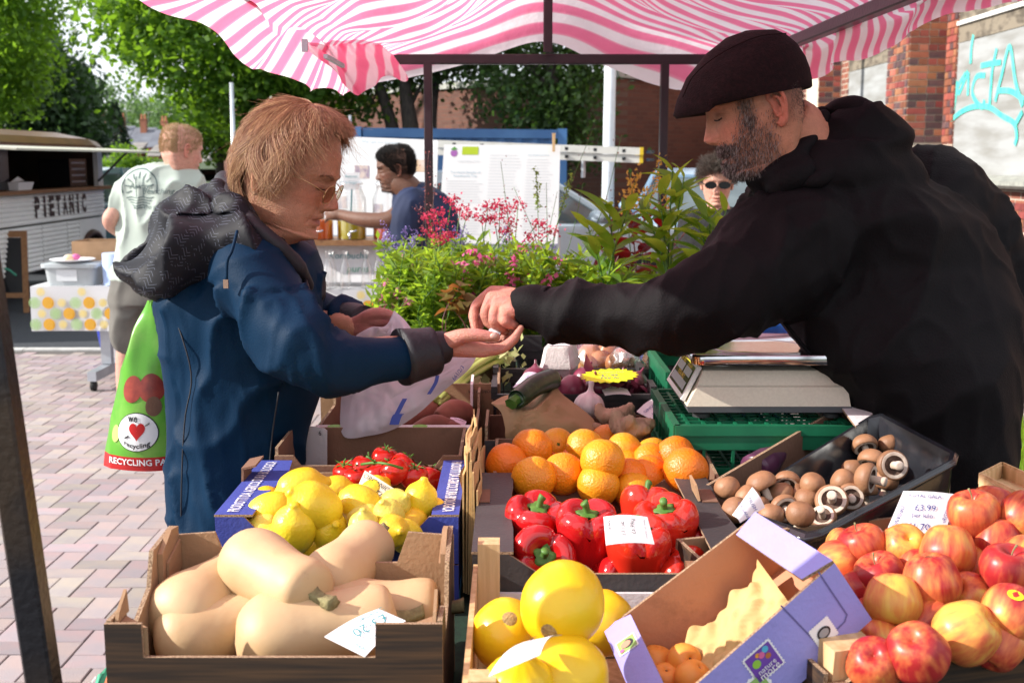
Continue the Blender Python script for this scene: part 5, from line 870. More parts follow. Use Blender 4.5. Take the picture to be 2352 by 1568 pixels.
card('white card reading 3.20 upside down, tilted on the squashes',[P(930,1425,1.40),P(838,1506,1.335),P(743,1462,1.36),P(868,1397,1.44)][::1]if False else[P(745,1461,1.37),P(869,1397,1.43),P(932,1425,1.39),P(838,1507,1.335)],[('£3·20',.55,.5,.62,2),('ORGANIC',.75,.16,.5,0),('SQUASH',.35,.8,.35,2),('SPAIN',.1,.75,.25,1)],ink=M_INKT)
card('cream card reading ORGANIC standing behind the lemons',[P(838,1080,2.08),P(918,1130,2.05),P(880,1178,2.03),P(818,1124,2.06)],[('ORGANIC',.42,.2,.7,0),('£7·50',.45,.6,.6,0),('kg',.88,.75,.2,0)],M_CREAM)
card('white card reading 6.99 turned sideways on the red peppers',[P(1386,1186,1.635),P(1487,1187,1.635),P(1503,1249,1.585),P(1392,1251,1.585)],[('£6.99kg',.62,.42,.50,-1),('£3·15lb',.38,.5,.45,-1),('ORGANIC RED PEPPER',.88,.5,.6,-1),('SPAIN',.1,.35,.3,-1)])
card('white folded card lying across the melons',[P(1122,1552,1.20),P(1217,1470,1.27),P(1293,1457,1.25),P(1240,1502,1.20)],[('MELON',.5,.5,.4,0)],bend=.008)
card('white card reading Royal Gala and 3.99 per kilo behind the apples',[P(2075,1127,1.76),P(2198,1135,1.76),P(2170,1225,1.71),P(2032,1228,1.71)],[('ROYAL GALA',.42,.12,.6,0),('£3.99',.5,.4,.4,0),('per kilo',.5,.6,.4,0),('£1.70',.5,.85,.42,0),('ARGENTINA',.92,.45,.6,-1),('ORGANIC',.1,.6,.5,1)],ink=M_INKB)
card('white card stuck at the mushrooms behind the lilac box',[P(1728,1118,1.70),P(1757,1165,1.69),P(1700,1200,1.66),P(1682,1182,1.67)],[('ORGANIC',.5,.7,.9,0),('MUSH',.5,.35,.6,0)],ink=M_INKB)
card('pale pink card reading 2.25 on the sweet potatoes',[P(1035,958,2.63),P(1072,968,2.63),P(1055,1000,2.56),P(1008,1001,2.56)],[('ORGANIC',.6,.12,.7,0),('£2.25',.3,.6,.5,1),('1.79',.7,.6,.4,1)],mat('pink_card',(.75,.58,.68),.6))
card('white card tucked behind the oranges near the paper bag',[P(1258,1003,2.45),P(1330,994,2.45),P(1345,1012,2.44),P(1285,1022,2.44)],[('£1.20',.6,.5,.5,0)],ink=M_INK)
card('white card resting on the ginger in front of the green crate',[P(1462,945,2.66),P(1500,915,2.70),P(1524,950,2.64),P(1510,970,2.60)],[('GINGER',.5,.35,.7,0),('UK',.5,.7,.3,0)],ink=M_INKB)
card('white card reading ORGANIC RED in the black onion crate',[P(1380,890,2.74),P(1440,893,2.74),P(1450,908,2.69),P(1390,908,2.69)],[('ORGANIC RED',.5,.3,.8,0)],ink=M_INKB)
card('pale card leaning at the left wall of the black onion crate',[P(1205,856,2.86),P(1238,858,2.86),P(1205,892,2.78),P(1178,890,2.78)],[('GARLIC',.5,.4,.7,1)],mat('mauve_card',(.66,.60,.72),.6),M_INKB)
card('small white card peeping out at the right end of the tomatoes',[P(975,1096,2.28),P(998,1090,2.28),P(998,1108,2.26),P(975,1110,2.26)],[('ORG',.5,.5,.7,0)],ink=M_INKB)
card('small white scrap standing between the lemons and the top squash',[P(728,1222,1.90),P(762,1212,1.90),P(770,1226,1.88),P(738,1236,1.88)],[('1',.5,.5,.1,0)])
q=MB();c0=P(1400,862,2.74);ex=nrm(P(1462,858,2.76)-P(1340,862,2.74));ey=nrm(P(1400,838,2.86)-P(1400,884,2.70));pts=[c0+ex*math.cos(a)*.072*k+ey*math.sin(a)*.058*k for a,k in((i*math.pi/20,1 if i%2==0 else .84)for i in range(40))];q.prism(pts,np.cross(ex,ey)*-.0012);sc_=tag(q.build('star_card',mat('fluorescent_yellow',(.80,.86,.01),.6)),'fluorescent yellow starburst price card on the red onions','price card','handwritten price cards')
nz_=np.cross(ex,ey)
for s,dy,wd in(('ORGANIC RED',.022,.07),('£1.99',0,.04),('75p lb',-.022,.045)):text(s,c0+ey*dy,ex,ey,wd,M_INKB,sc_,'handwriting',lift=.001 if nz_[2]>0 else-.0025)
# --- egg box, bagged onions
M_PULP=mat('grey_pulp',(.62,.60,.57),.9,(.55,.53,.50),60,bump=.4,bs=200);eb=thing('egg_box','grey pulp egg box with a printed white label','egg box',P(1283,840,2.98))
def block(rl):q=MB();q.loft(rl);return q
ea,eb_,ec,ed=P(1240,838,2.92),P(1318,838,2.92),P(1332,815,3.05),P(1258,815,3.05);cc=(ea+eb_+ec+ed)/4
def rr4(z,s,n=5):
 o=[];qs=[ea,eb_,ec,ed]
 for i in range(4):
  a,b=qs[i],qs[(i+1)%4]
  for f in np.linspace(.12,.88,n):p=a+(b-a)*f;o.append(cc*V3(1,1,0)+(p-cc)*V3(1,1,0)*s+V3(0,0,z))
 return np.array(o)
zb=1.00;block([rr4(zb,.86),rr4(zb+.032,1.0)]).build('egg_tray',M_PULP,eb,True,40);q=block([rr4(zb+.0325,1.06),rr4(zb+.037,1.06),rr4(zb+.045,1.0),rr4(zb+.082,.84),rr4(zb+.088,.74)]);q.build('lid',M_PULP,eb,True,40)
lp=rr4(zb+.0895,.68);o=MB();o.add(lp,[tuple(range(len(lp)))]);lo=o.build('label_sticker',M_CARD,eb);text('EGGS',cc*V3(1,1,0)+V3(0,.0,zb+.0898),ec-ed,ec-eb_,.04,M_INK,lo);text('class A',cc*V3(1,1,0)+V3(0,-.02,zb+.0898),ec-ed,ec-eb_,.045,M_INK,lo)
M_FILM=bpy.data.materials.new('clear_film');M_FILM.use_nodes=True;t_=M_FILM.node_tree;gz=t_.nodes.new('ShaderNodeBsdfGlossy');gz.inputs['Roughness'].default_value=.12;tp=t_.nodes.new('ShaderNodeBsdfTransparent');ms=t_.nodes.new('ShaderNodeMixShader');lw=t_.nodes.new('ShaderNodeLayerWeight');lw.inputs[0].default_value=.45;mr_=t_.nodes.new('ShaderNodeMapRange');mr_.inputs['To Min'].default_value=.10;mr_.inputs['To Max'].default_value=.75;t_.links.new(lw.outputs['Facing'],mr_.inputs['Value']);t_.links.new(mr_.outputs[0],ms.inputs[0]);t_.links.new(tp.outputs[0],ms.inputs[1]);t_.links.new(gz.outputs[0],ms.inputs[2]);t_.links.new(ms.outputs[0],t_.nodes['Material Output'].inputs[0])
bo_=thing('onion_bag','clear plastic bag of brown onions behind the yellow star card','bag of onions',P(1380,820,3.2));M_ONB=mat('brown_onion',(.50,.24,.09),.35,(.42,.17,.06),12);onb=rev([(0,-.03),(.026,-.02),(.034,0),(.026,.02),(.006,.034),(0,.042)],20,14).mesh('onion',M_ONB)
for px,py,Y in((1355,815,3.2),(1395,812,3.25),(1430,825,3.2),(1375,832,3.18),(1415,838,3.16),(1345,840,3.16)):o=link('onion',onb,bo_);o.matrix_parent_inverse=wm(bo_).inverted();o.location=P(px,py,Y);o.rotation_euler=(random.random()*3,random.random()*3,0)
q=MB();q.ell(P(1392,825,3.2),(.105,.08,.062),28,20);film=q.mesh('film',M_FILM);displace(film,lambda v:np.abs(sn(v,12,3))*.018);link('film',film,bo_);q=MB();q.ell(P(1442,832,3.12),(.04,.05,.05),18,12);fl2=q.mesh('film_knot',M_FILM);displace(fl2,lambda v:np.abs(sn(v,22,5))*.02);link('film_knot',fl2,bo_)
# --- weighing scales
M_SCB=mat('scale_cream_plastic',(.62,.55,.44),.45,(.57,.50,.40),200,bump=.08,bs=400);M_SCF=mat('scale_white_plastic',(.68,.68,.66),.4);M_STL=mat('steel_pan',(.62,.62,.64),.12,(.55,.55,.57),30,metal=1.);M_LCD=mat('lcd_panel',(.012,.013,.015),.2);M_LCDG=mat('lcd_grey',(.30,.34,.36),.3)
s0=V3(.350,2.28,GT+.016);W_,D_=.32,.26;scl=thing('weighing_scales','cream weighing scales with a steel pan on the green crate','scales',s0+V3(W_/2,D_/2,-.015));zt=.108
def sl_(z,a,b,c_,d_):return np.array([s0+V3(a,c_,z),s0+V3(b,c_,z),s0+V3(b,d_,z),s0+V3(a,d_,z)])
q=MB();q.loft([sl_(0,.0,W_,.0,D_),sl_(.012,-.004,W_+.002,-.002,D_+.002)]);q.build('foot_rim',mat('grey_plastic',(.10,.10,.11),.5),scl,angle=30)
q=MB();q.loft([sl_(.0125,-.004,W_,-.002,D_),sl_(.050,.016,W_-.006,.004,D_-.006),sl_(.053,.018,W_-.010,.010,D_-.01),sl_(.080,.030,W_-.026,.022,D_-.024),sl_(.083,.036,W_-.034,.03,D_-.03)]);q.build('housing',M_SCB,scl,angle=28)
a,b,c_,d_=s0+V3(-.006,.02,.018),s0+V3(-.006,D_-.02,.018),s0+V3(.030,D_-.03,.084),s0+V3(.030,.035,.084);n_=nrm(np.cross(b-a,d_-a));n_=n_ if n_[0]<0 else-n_
q=MB();q.prism([a,b,c_,d_],n_*.008);q.build('display_face',M_SCF,scl,angle=30);o_=a+n_*.0085
def fp(u,v,l=.0):p=(a*(1-u)+b*u)*(1-v)+(d_*(1-u)+c_*u)*v;return p+n_*(.0086+l)
q=MB();q.add([fp(.06,.12),fp(.94,.12),fp(.94,.9),fp(.06,.9)],[(0,1,2,3)]);dp=q.build('display_panel',M_LCD,scl)
for u0,u1,v0,v1 in((.12,.48,.56,.78),(.55,.90,.56,.78),(.12,.9,.2,.42)):q=MB();q.add([fp(u0,v0,.0006),fp(u1,v0,.0006),fp(u1,v1,.0006),fp(u0,v1,.0006)],[(0,1,2,3)]);q.build('readout',M_LCDG,dp)
M_YL=mat('print_yellow',(.7,.5,.02),.6)
for s,u,v,w_ in(('WEIGHT',.3,.84,.05),('UNIT PRICE',.72,.84,.06),('TOTAL PRICE',.5,.49,.08)):text(s,fp(u,v,.0004),fp(0,.5)-fp(1,.5),fp(.5,1)-fp(.5,0),w_,M_YL,dp)
for k,(x,y)in enumerate(((.075,.07),(.26,.07),(.075,.2),(.26,.2))):q=MB();q.lathe([(.016,.1005),(.016,.112),(.012,.1155)],s0+V3(x,y,-.0205),14);q.build('pan_support',M_SCF,scl,True,40)
def rr_(x0,x1,y0,y1,z,r,n=5):
 o=[]
 for cx,cy,a0 in((x1-r,y0+r,-90),(x1-r,y1-r,0),(x0+r,y1-r,90),(x0+r,y0+r,180)):
  for k in range(n+1):aa=R(a0+90*k/n);o.append(s0+V3(cx+r*math.cos(aa),cy+r*math.sin(aa),z-.026))
 return np.array(o)
q=MB();q.loft([rr_(.012,W_-.012,-.008,D_+.02,.122,.02),rr_(.004,W_-.004,-.012,D_+.026,.123,.025),rr_(.0,W_,-.016,D_+.03,.139,.03),rr_(.002,W_-.002,-.014,D_+.028,.1425,.03),rr_(.01,W_-.01,-.006,D_+.02,.141,.028),rr_(.02,W_-.02,.004,D_+.01,.1375,.02),rr_(.1,W_-.1,.08,D_-.07,.1375,.02)]);q.build('steel_pan',M_STL,scl,True,50);q=MB();q.lathe([(.10,.1382),(.102,.1388),(.104,.1382)],s0+V3(W_/2,D_/2,-.026),40,cap=False);q.build('pan_ring',M_STL,scl,True)
for x,y in((.03,.03),(W_-.03,.03),(.03,D_-.03),(W_-.03,D_-.03)):q=MB();q.lathe([(.018,-.014),(.018,-.006),(.010,-.001)],s0+V3(x,y,0),12);q.build('rubber_foot',M_BKC,scl,True,40)
# --- wooden punnet (right edge), side crate corner
pn=thing('wooden_punnet','thin wooden chip punnet at the right edge above the apples','punnet',P(2320,1130,1.85));pz=P(2255,1110,1.85);
for i,(a,b)in enumerate(((P(2252,1092,1.86),P(2340,1135,1.72)),(P(2252,1092,1.862),P(2302,1066,2.02)),(P(2302,1066,2.02),P(2405,1112,1.86)))):
 q=MB();dd=nrm(np.cross(b-a,(0,0,1)))*.002;q.prism([a,b,b-V3(0,0,.06),a-V3(0,0,.06)],dd);q.build('chip_side',M_PINE,pn);q=MB();q.prism([a+V3(0,0,.004),b+V3(0,0,.004),b-V3(0,0,.014),a-V3(0,0,.014)],-dd*1.5);q.build('chip_rim',M_PINE,pn)
q=MB();q.add([P(2262,1120,1.86),P(2342,1165,1.72),P(2400,1140,1.86),P(2302,1095,2.02)],[(0,1,2,3)]);q.build('chip_base',M_PINE,pn)
# ================================================================== PEOPLE
def skinmat(name,lo=.02,rough=.48):
 m=mat(name,(.5,.25,.18),rough,None,bump=.55,bs=330,sss=.12,spec=.35);t=m.node_tree;at=t.nodes.new('ShaderNodeAttribute');at.attribute_name='tint';b=t.nodes['Principled BSDF']
 n=t.nodes.new('ShaderNodeTexNoise');n.inputs['Scale'].default_value=75;n.inputs['Detail'].default_value=4;hs=t.nodes.new('ShaderNodeHueSaturation');mr=t.nodes.new('ShaderNodeMapRange');mr.inputs['To Min'].default_value=.74;mr.inputs['To Max'].default_value=1.24
 t.links.new(t.nodes['Texture Coordinate'].outputs['Object'],n.inputs['Vector']);t.links.new(n.outputs['Fac'],mr.inputs['Value']);t.links.new(mr.outputs[0],hs.inputs['Value']);t.links.new(at.outputs['Color'],hs.inputs['Color']);t.links.new(hs.outputs[0],b.inputs['Base Color']);return m
M_SKIN=skinmat('skin')
def tint(me,cols):
 a=me.attributes.new('tint','FLOAT_COLOR','POINT');c=np.ones((len(me.vertices),4),np.float32);c[:,:3]=cols;a.data.foreach_set('color',c.ravel())
def g2(x,s):return np.exp(-(x/s)**2)
HZ=np.array([.128,.122,.112,.095,.065,.035,.012,-.01,-.035,-.055,-.075,-.095,-.106,-.114,-.122,-.15,-.21])
HF=dict(xf=[.01,.035,.058,.079,.093,.098,.093,.087,.087,.088,.084,.084,.077,.055,.034,.028,.03],xb=[-.045,-.070,-.086,-.099,-.107,-.108,-.105,-.100,-.096,-.086,-.076,-.066,-.062,-.060,-.060,-.064,-.075],w=[.012,.035,.052,.066,.075,.078,.078,.0755,.070,.065,.059,.051,.048,.050,.053,.056,.062])
M_DRKB=mat('lash_brown',(.03,.015,.012),.7);M_EYE=mat('eye_dark',(.035,.02,.015),.12)
class Head:
 def __init__(s,M,sc=1.,nose=1.,skin=(.5,.25,.17),lip=(.42,.14,.11),jowl=0.,shade=None,open_=0.,seed=0,ez=0.,ex=0.,sx=1.,cap=False):
  s.M,s.sc,s.nose,s.jowl,s.open_=Matrix(M),sc,nose,jowl,open_;s.ez=ez;s.ex=ex;s.sx=sx;zs=np.concatenate((np.linspace(.1278,.05,26,endpoint=False),np.linspace(.05,-.115,84,endpoint=False),np.linspace(-.115,-.21,16)));k=112;t=np.linspace(-math.pi,math.pi,k,endpoint=False);th=t-.5*np.sin(t);rg=[]
  for z in zs:rg.append(s.ring(z,th))
  q=MB();q.loft(rg[::-1]);s.me=q.mesh('head',M_SKIN);v=vget(s.me);v2=v+.0009*sn(v,30,seed)[:,None]
  if cap:v2[:,2]=np.where(v2[:,2]>.04,.04+(v2[:,2]-.04)*.80,v2[:,2]);v2[:,0]=np.where(v2[:,0]<0,v2[:,0]*.94,v2[:,0]);v2[:,1]*=np.where(v2[:,2]>.02,.95,1)
  s.loc=v2.copy()
  c=np.tile(np.array(skin,float),(len(v),1));y,z,x=np.abs(v[:,1]),v[:,2],v[:,0];fr=(x>.03)
  lp=(g2(v[:,1],.024)*g2(z+.069,.0085)*fr).clip(0,1)[:,None];c=c*(1-.8*lp)+np.array(lip)*.8*lp
  bl=((g2(y-.045,.022)*g2(z+.025,.022)+g2(v[:,1],.02)*g2(z+.03,.012))*fr)[:,None].clip(0,1);c=c*(1-bl*np.array((.0,.16,.14)))
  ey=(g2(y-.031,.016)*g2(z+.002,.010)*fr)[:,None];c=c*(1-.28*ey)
  if shade is not None:b,dc=shade(v);b=b.clip(0,1)[:,None];c=c*(1-b)+np.array(dc)*b
  tint(s.me,c);vset(s.me,s.w(v2));s.nl=None
 def base(s,z):return[np.interp(-z,-HZ,HF[k])for k in('xf','xb','w')]
 def feat(s,y,z):
  a=np.abs(y);N=np.interp(-z,[-.03,-.016,0,.014,.026,.033,.040,.047,.052],[0,.003,.010,.017,.0235,.026,.019,.005,0])*s.nose;wn=np.interp(-z,[-.02,0,.03,.045],[.008,.009,.0125,.014])
  f=N*g2(y,wn)+.0085*s.nose**.3*g2(a-.0135,.0065)*g2(z+.036,.008)-.0125*g2(a-.031,.017)*g2(z-.007,.0115)+.0085*g2(a-.031,.0125)*g2(z-.0035,.0085)-.003*g2(a-.031,.014)*g2(z+.0055,.0022)+.0065*g2(a-.027,.022)*g2(z-.024,.008)+.005*g2(a-.044,.02)*g2(z+.024,.02)
  f+=-.003*g2(a-(.019+.35*np.clip(-.036-z,0,.05)),.0045)*((z<-.034)&(z>-.078))+.0065*g2(y,.021)*g2(z+.061,.006)+.0075*g2(y,.018)*g2(z+.0765+s.open_*.6,.006)-(.007+s.open_)*g2(y,.023)*g2(z+.0688+s.open_*.3,.0024+s.open_*.4)-.004*g2(y,.02)*g2(z+.0875,.005)+.006*g2(y,.017)*g2(z+.1,.011)-.002*g2(y,.004)*g2(z+.053,.006)
  return f
 def ring(s,z,th):
  xf,xb,w=s.base(z);cx=xf*.18+xb*.82 if z>-.1 else(xf+xb)/2;c,sn_=np.cos(th),np.sin(th);e=2/2.25;xx=np.where(c>0,cx+(xf-cx)*np.abs(c)**e,cx-(cx-xb)*np.abs(c)**e);yy=w*np.sign(sn_)*np.abs(sn_)**e
  if s.jowl:yy*=1+s.jowl*g2(z+.085,.03)*np.clip(.5+c,0,1);xx+=s.jowl*.10*g2(z+.12,.018)*(c>0)*c
  fw=np.clip((c-.05)/.35,0,1);xx=xx+s.feat(yy,np.full_like(yy,z))*fw;return np.stack((xx,yy,np.full_like(xx,z)),1)
 def w(s,p):p=np.asarray(p,float).reshape(-1,3)*s.sc*np.array((s.sx,1,1));return p@np.array(s.M.to_3x3()).T+np.array(s.M.translation)
 def d(s,v):return np.asarray(v,float)@np.array(s.M.to_3x3()).T
 def surf(s,y,z):r=s.ring(z,np.linspace(-1.2,1.2,200));return np.interp(y,r[:,1],r[:,0])
 def ear(s,side,parent_meshes,skin):
  q=MB();hx_=spline([(-.002,.012),(.006,.022),(.002,.032),(-.012,.034),(-.022,.024),(-.022,.006),(-.015,-.010),(-.008,-.022),(.002,-.026),(.006,-.018)],30);y0=.071
  out=lambda p:y0+.012*np.clip(-p[:,0]*30+.35,0,1.2);q.tube(np.stack((hx_[:,0],out(hx_),hx_[:,1]),1),np.interp(np.linspace(0,1,30),[0,.2,.6,.85,1],[.003,.0045,.0042,.006,.005]),8)
  ah=spline([(-.006,.024),(-.013,.018),(-.014,.006),(-.009,-.006),(-.001,-.011),(.004,-.006)],16);q.tube(np.stack((ah[:,0],out(ah)+.001,ah[:,1]),1),.0032,8)
  q.ell((-.008,y0+.001,.006),(.015,.004,.026),14,10,Matrix.Rotation(R(18),3,'Z'));q.ell((.003,y0+.004,-.002),(.004,.005,.006),10,8);q.ell((-.002,y0+.006,-.021),(.007,.0045,.008),10,8)
  me=remesh(q,.0017,2);v=vget(me)*V3(1.0,side,1.0);
  if side<0:me.flip_normals()
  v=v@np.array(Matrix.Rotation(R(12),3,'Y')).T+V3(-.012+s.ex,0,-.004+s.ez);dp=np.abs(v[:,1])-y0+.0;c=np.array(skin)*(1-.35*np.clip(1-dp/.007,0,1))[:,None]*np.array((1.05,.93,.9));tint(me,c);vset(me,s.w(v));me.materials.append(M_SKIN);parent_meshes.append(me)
 def lashes(s,par,r=.0010):
  for sd in(1,-1):
   q=MB()
   y=np.linspace(.020,.041,9)*sd;z=-.002+.000*y-.0022*np.sin(np.linspace(0,3.14,9));q.tube(s.w([(s.surf(a,b)+.0012,a,b)for a,b in zip(y,z)]),r*s.sc,6);q.build('eyelashes',M_DRKB,par,True);q=MB();q.ell(s.w((s.surf(.031*sd,-.004)-.0006,.031*sd,-.0035))[0],(.0022,.0075,.0022),10,8,np.array(s.M.to_3x3()));q.build('eye',M_EYE,par,True)
def hsample(hd,mask,n,rng=RNG):
 v=hd.loc;nn=nget(hd.me);m=mask(v).clip(0,1);idx=rng.choice(len(v),n,p=m/m.sum());j=rng.normal(size=(n,3))*.0022;return hd.w(v[idx]+j),nn[idx],v[idx]
def short_hair(hd,mask,n,ln,dr,out=.45,k=4,curl=.25,rng=RNG):
 p,nn,lv=hsample(hd,mask,n,rng);d=dr(lv)if callable(dr)else np.tile(np.array(dr,float),(n,1));d=hd.d(d);d=d-nn*(d*nn).sum(1)[:,None]*.7;d/=np.linalg.norm(d,axis=1)[:,None]+1e-9;d=d+nn*out+rng.normal(size=(n,3))*curl;d/=np.linalg.norm(d,axis=1)[:,None]
 L_=ln*rng.uniform(.6,1.25,n);ts=np.linspace(0,1,k);cv=rng.normal(size=(n,3))*curl*.6;return p[:,None]+(d[:,None]*ts[None,:,None]+cv[:,None]*(ts**2)[None,:,None]*.5)*L_[:,None,None]*hd.sc-nn[:,None]*.0008
def hand(chains,voxel=.0022,sm=3,skin=(.52,.26,.19),red=.0,ndz=.0007):
 q=MB()
 for pts,rad in chains:
  p=np.array([P(*a)for a in pts]);n=4*len(p);pp=spline(p,n);rr=spline(np.array(rad,float)[:,None]/1000,n)[:,0];q.tube(pp,rr,12);q.ell(pp[0],rr[0]*.98,12,8);q.ell(pp[-1],rr[-1]*.99,12,8)
 me=remesh(q,voxel,sm);displace(me,lambda v:ndz*sn(v,40,5));v=vget(me);c=np.tile(np.array(skin),(len(v),1))*(1+.10*sn(v,16,3))[:,None]*np.array((1.,1-red,1-red));c[:,1]*=1-.12*np.abs(sn(v,28,9));tint(me,c);setmat(me,M_SKIN);return me
def ering(cx,py,rx,Y,ry,k=36,rot=0.):
 c=P(cx,py,Y);a=np.linspace(0,2*math.pi,k,endpoint=False);x,y=rx*mpp(Y)*np.cos(a),ry*np.sin(a);return c+np.stack((x*math.cos(rot)-y*math.sin(rot),x*math.sin(rot)+y*math.cos(rot),0*a),1)
def pl(q,pts,k=18,flat=None):
 p=np.array([P(a,b,Y)for a,b,Y,r in pts]);r=np.array([r_*mpp(Y)for a,b,Y,r_ in pts]);n=5*len(pts);pp,rr=spline(p,n),spline(r[:,None],n)[:,0];q.tube(pp,rr,k);q.ell(pp[0],rr[0]*.98,16,10);q.ell(pp[-1],rr[-1]*.96,16,10)
def person(name,label,loc,group=None):return tag(bpy.data.objects.new(name,None),label,'person',group)
def fit(name,me,par):return link(name,me,par)
def add_person(label,meshes):
 me=join('person',meshes);me.polygons.foreach_set('use_smooth',[True]*len(me.polygons));o=link('person',me);return tag(o,label,'person')
def headM(px,py,Y,yaw,pitch,roll=0.):return Matrix.Translation(Vector(P(px,py,Y)))@Matrix.Rotation(R(yaw),4,'Z')@Matrix.Rotation(R(pitch),4,'Y')@Matrix.Rotation(R(roll),4,'X')
M_TROU=mat('dark_trousers',(.03,.03,.036),.9,(.02,.02,.025),20);M_SHOE=mat('dark_shoe',(.02,.018,.016),.5)
def legs(par,x,y,hip,gap=.1,r=.085,m=M_TROU,foot=(1,0)):
 q=MB()
 for s in(-1,1):
  ox,oy=-foot[1]*gap*s,foot[0]*gap*s;q.tube(spline([(x+ox,y+oy,hip),(x+ox,y+oy,hip*.55),(x+ox,y+oy,.09)],8),np.linspace(r,r*.65,8),14)
 q.build('trousers',m,par,True)
 for s in(-1,1):
  ox,oy=-foot[1]*gap*s,foot[0]*gap*s;q=MB();c=V3(x+ox+foot[0]*.06,y+oy+foot[1]*.06,.05);q.ell(c,(.135 if abs(foot[0])>.5 else .05,.135 if abs(foot[1])>.5 else .05,.05),16,10);q.v[0][:,2]=np.maximum(q.v[0][:,2],.004);q.build('shoe',M_SHOE,par,True)
# ------------------------------------------------------------------ the woman customer
SK1=(.47,.235,.145);H=Head(headM(674,404,2.42,-8,19),1.0,1.35,SK1,(.33,.09,.08),jowl=.24,seed=1,ez=-.014,ex=-.028,sx=.90);ms=[H.me];H.ear(-1,ms,SK1);H.ear(1,ms,SK1)
YW=2.46
q=MB();q.tube([P(590,470,YW),P(585,560,YW),P(570,640,YW),P(555,800,YW)],[.055,.075,.14,.13],16);pl(q,[(585,620,2.28,55),(720,815,2.22,50),(900,805,2.26,36),(1012,793,2.31,26)]);pl(q,[(600,640,2.62,50),(720,735,2.6,45),(818,750,2.52,26)]);bme=remesh(q,.012,2);tint(bme,np.tile(SK1,(len(bme.vertices),1)));ms.append(setmat(bme,M_SKIN))
RH=[([(1006,792,2.31),(1045,797,2.31),(1112,806,2.305)],(25,21,14)),([(1010,790,2.325),(1060,798,2.33),(1116,803,2.33)],(24,19,14)),([(1010,790,2.34),(1060,796,2.352),(1114,800,2.352)],(22,18,13)),([(1010,788,2.35),(1060,792,2.37),(1108,796,2.372)],(20,16,12)),([(1110,806,2.305),(1152,799,2.308),(1180,778,2.313),(1196,754,2.32)],(13,11,9.5,7)),([(1114,803,2.33),(1158,797,2.333),(1185,772,2.338),(1194,746,2.343)],(12.5,11,9.5,7)),([(1112,800,2.352),(1150,793,2.355),(1176,770,2.36),(1186,748,2.363)],(12,10,9,6.5)),([(1106,797,2.372),(1138,791,2.376),(1158,774,2.38),(1166,757,2.382)],(11,9,8,6)),([(1028,785,2.30),(1062,772,2.285),(1102,770,2.278),(1139,774,2.276)],(19,15.5,12.5,9.5))]
ms.append(hand(RH,.0024,3,(.50,.235,.17),.03))
LH=[([(812,752,2.53),(848,742,2.51)],(26,22)),([(826,740,2.515),(855,722,2.49),(885,720,2.475),(908,730,2.47)],(17,14,11.5,9)),([(846,738,2.505),(880,738,2.485),(902,742,2.475),(922,746,2.47)],(16,13,11.5,9.5)),([(842,756,2.505),(872,768,2.485),(898,768,2.478),(912,758,2.48)],(15,12,11,9)),([(836,766,2.51),(862,782,2.495),(888,784,2.485)],(14,12,10))]
ms.append(hand(LH,.0026,3,(.42,.18,.14),.03))
wom=add_person('woman in glasses and navy raincoat holding out her open palm for change',ms)
q=MB();q.ell(P(1134,771,2.266),(.0075,.003,.006),10,8,Matrix.Rotation(R(-10),3,'Y'));q.build('thumb_nail',mat('nail',(.62,.38,.32),.25),wom,True)
H.lashes(wom)
def hair_pt(u,phi,lift):
 th=u*(1.50-.18*np.cos(phi));x,y,z=np.sin(th)*np.cos(phi),np.sin(th)*np.sin(phi),np.cos(th);rx,ry,rz=.126+lift,.094+lift,.134+lift
 return np.stack((-.003+x*rx+.008*(np.cos(phi)>0)*np.cos(phi)*u,y*ry,.010+z*rz),-1)
def hair_len(phi):a=np.abs(np.mod(phi+math.pi,2*math.pi)-math.pi);return np.interp(a,[0,.55,.95,1.35,1.7,2.2,3.15],[.50,.50,.64,.98,1.28,1.40,1.36])
M_HW=hairmat('auburn_hair',(.20,.10,.055),(.66,.46,.24),(.36,.185,.10),.5);M_HWS=mat('auburn_hair_base',(.20,.10,.06),.95,(.27,.145,.085),26,stretch=(1,1,.3),bump=.6,bs=60)
ph,nu_=np.linspace(-math.pi,math.pi,72),26;G=np.zeros((72,nu_,3))
for i,f_ in enumerate(ph):
 us=np.linspace(0,1,nu_)*hair_len(f_)*.97;pp=hair_pt(us,np.full(nu_,f_),-.004);G[i]=pp
gp=G.reshape(-1,3);gp=gp+nrm(V3(1,1,1))*0+(gp/np.linalg.norm(gp,axis=1)[:,None])*(.0015*sn(gp,16,21)-.001)[:,None];q=MB();q.grid(H.w(gp).reshape(72,nu_,3));hw=q.build('hair',M_HWS,wom,True)
n=21000;phi=RNG.uniform(-math.pi,math.pi,n);u0=RNG.uniform(0,1,n)**1.15*hair_len(phi)*.78;u1=np.minimum(u0+RNG.uniform(.28,.62,n),hair_len(phi)*RNG.uniform(.80,1.07,n));k=9;ts=np.linspace(0,1,k);cl=np.round(phi*7)/7+.06*np.sin(u0*9)
U=u0[:,None]+(u1-u0)[:,None]*ts;Ph=phi[:,None]+(cl-phi)[:,None]*.32*ts+.17*np.clip(U,.3,1.3)*np.sin(U*8+np.round(phi*5)[:,None]*2.1)+.10*RNG.normal(size=(n,1))*ts+.16*(ts*U)*np.sign(np.sin(phi*3))[:,None];lift=(.004+.012*np.sin(np.clip(U*2.2,0,3.14))*.6+.013*RNG.uniform(0,1,(n,1))**2*ts+.008*ts**3*RNG.uniform(-.3,1,(n,1))+.003*sn(np.stack((Ph*.1,U*.12,U*0),-1).reshape(-1,3),9,4).reshape(n,k))
paths=hair_pt(U,Ph,lift);front=(np.abs(Ph[:,-1])<.7);nf=int(front.sum());rf=RNG.uniform(.1,1.1,(nf,1));paths[front,:,0]+=ts**1.5*.013*rf;paths[front,:,2]-=ts**2*.014*rf
strands('hair_strands',H.w(paths.reshape(-1,3)).reshape(n,k,3),.00037,M_HW,hw,.4)
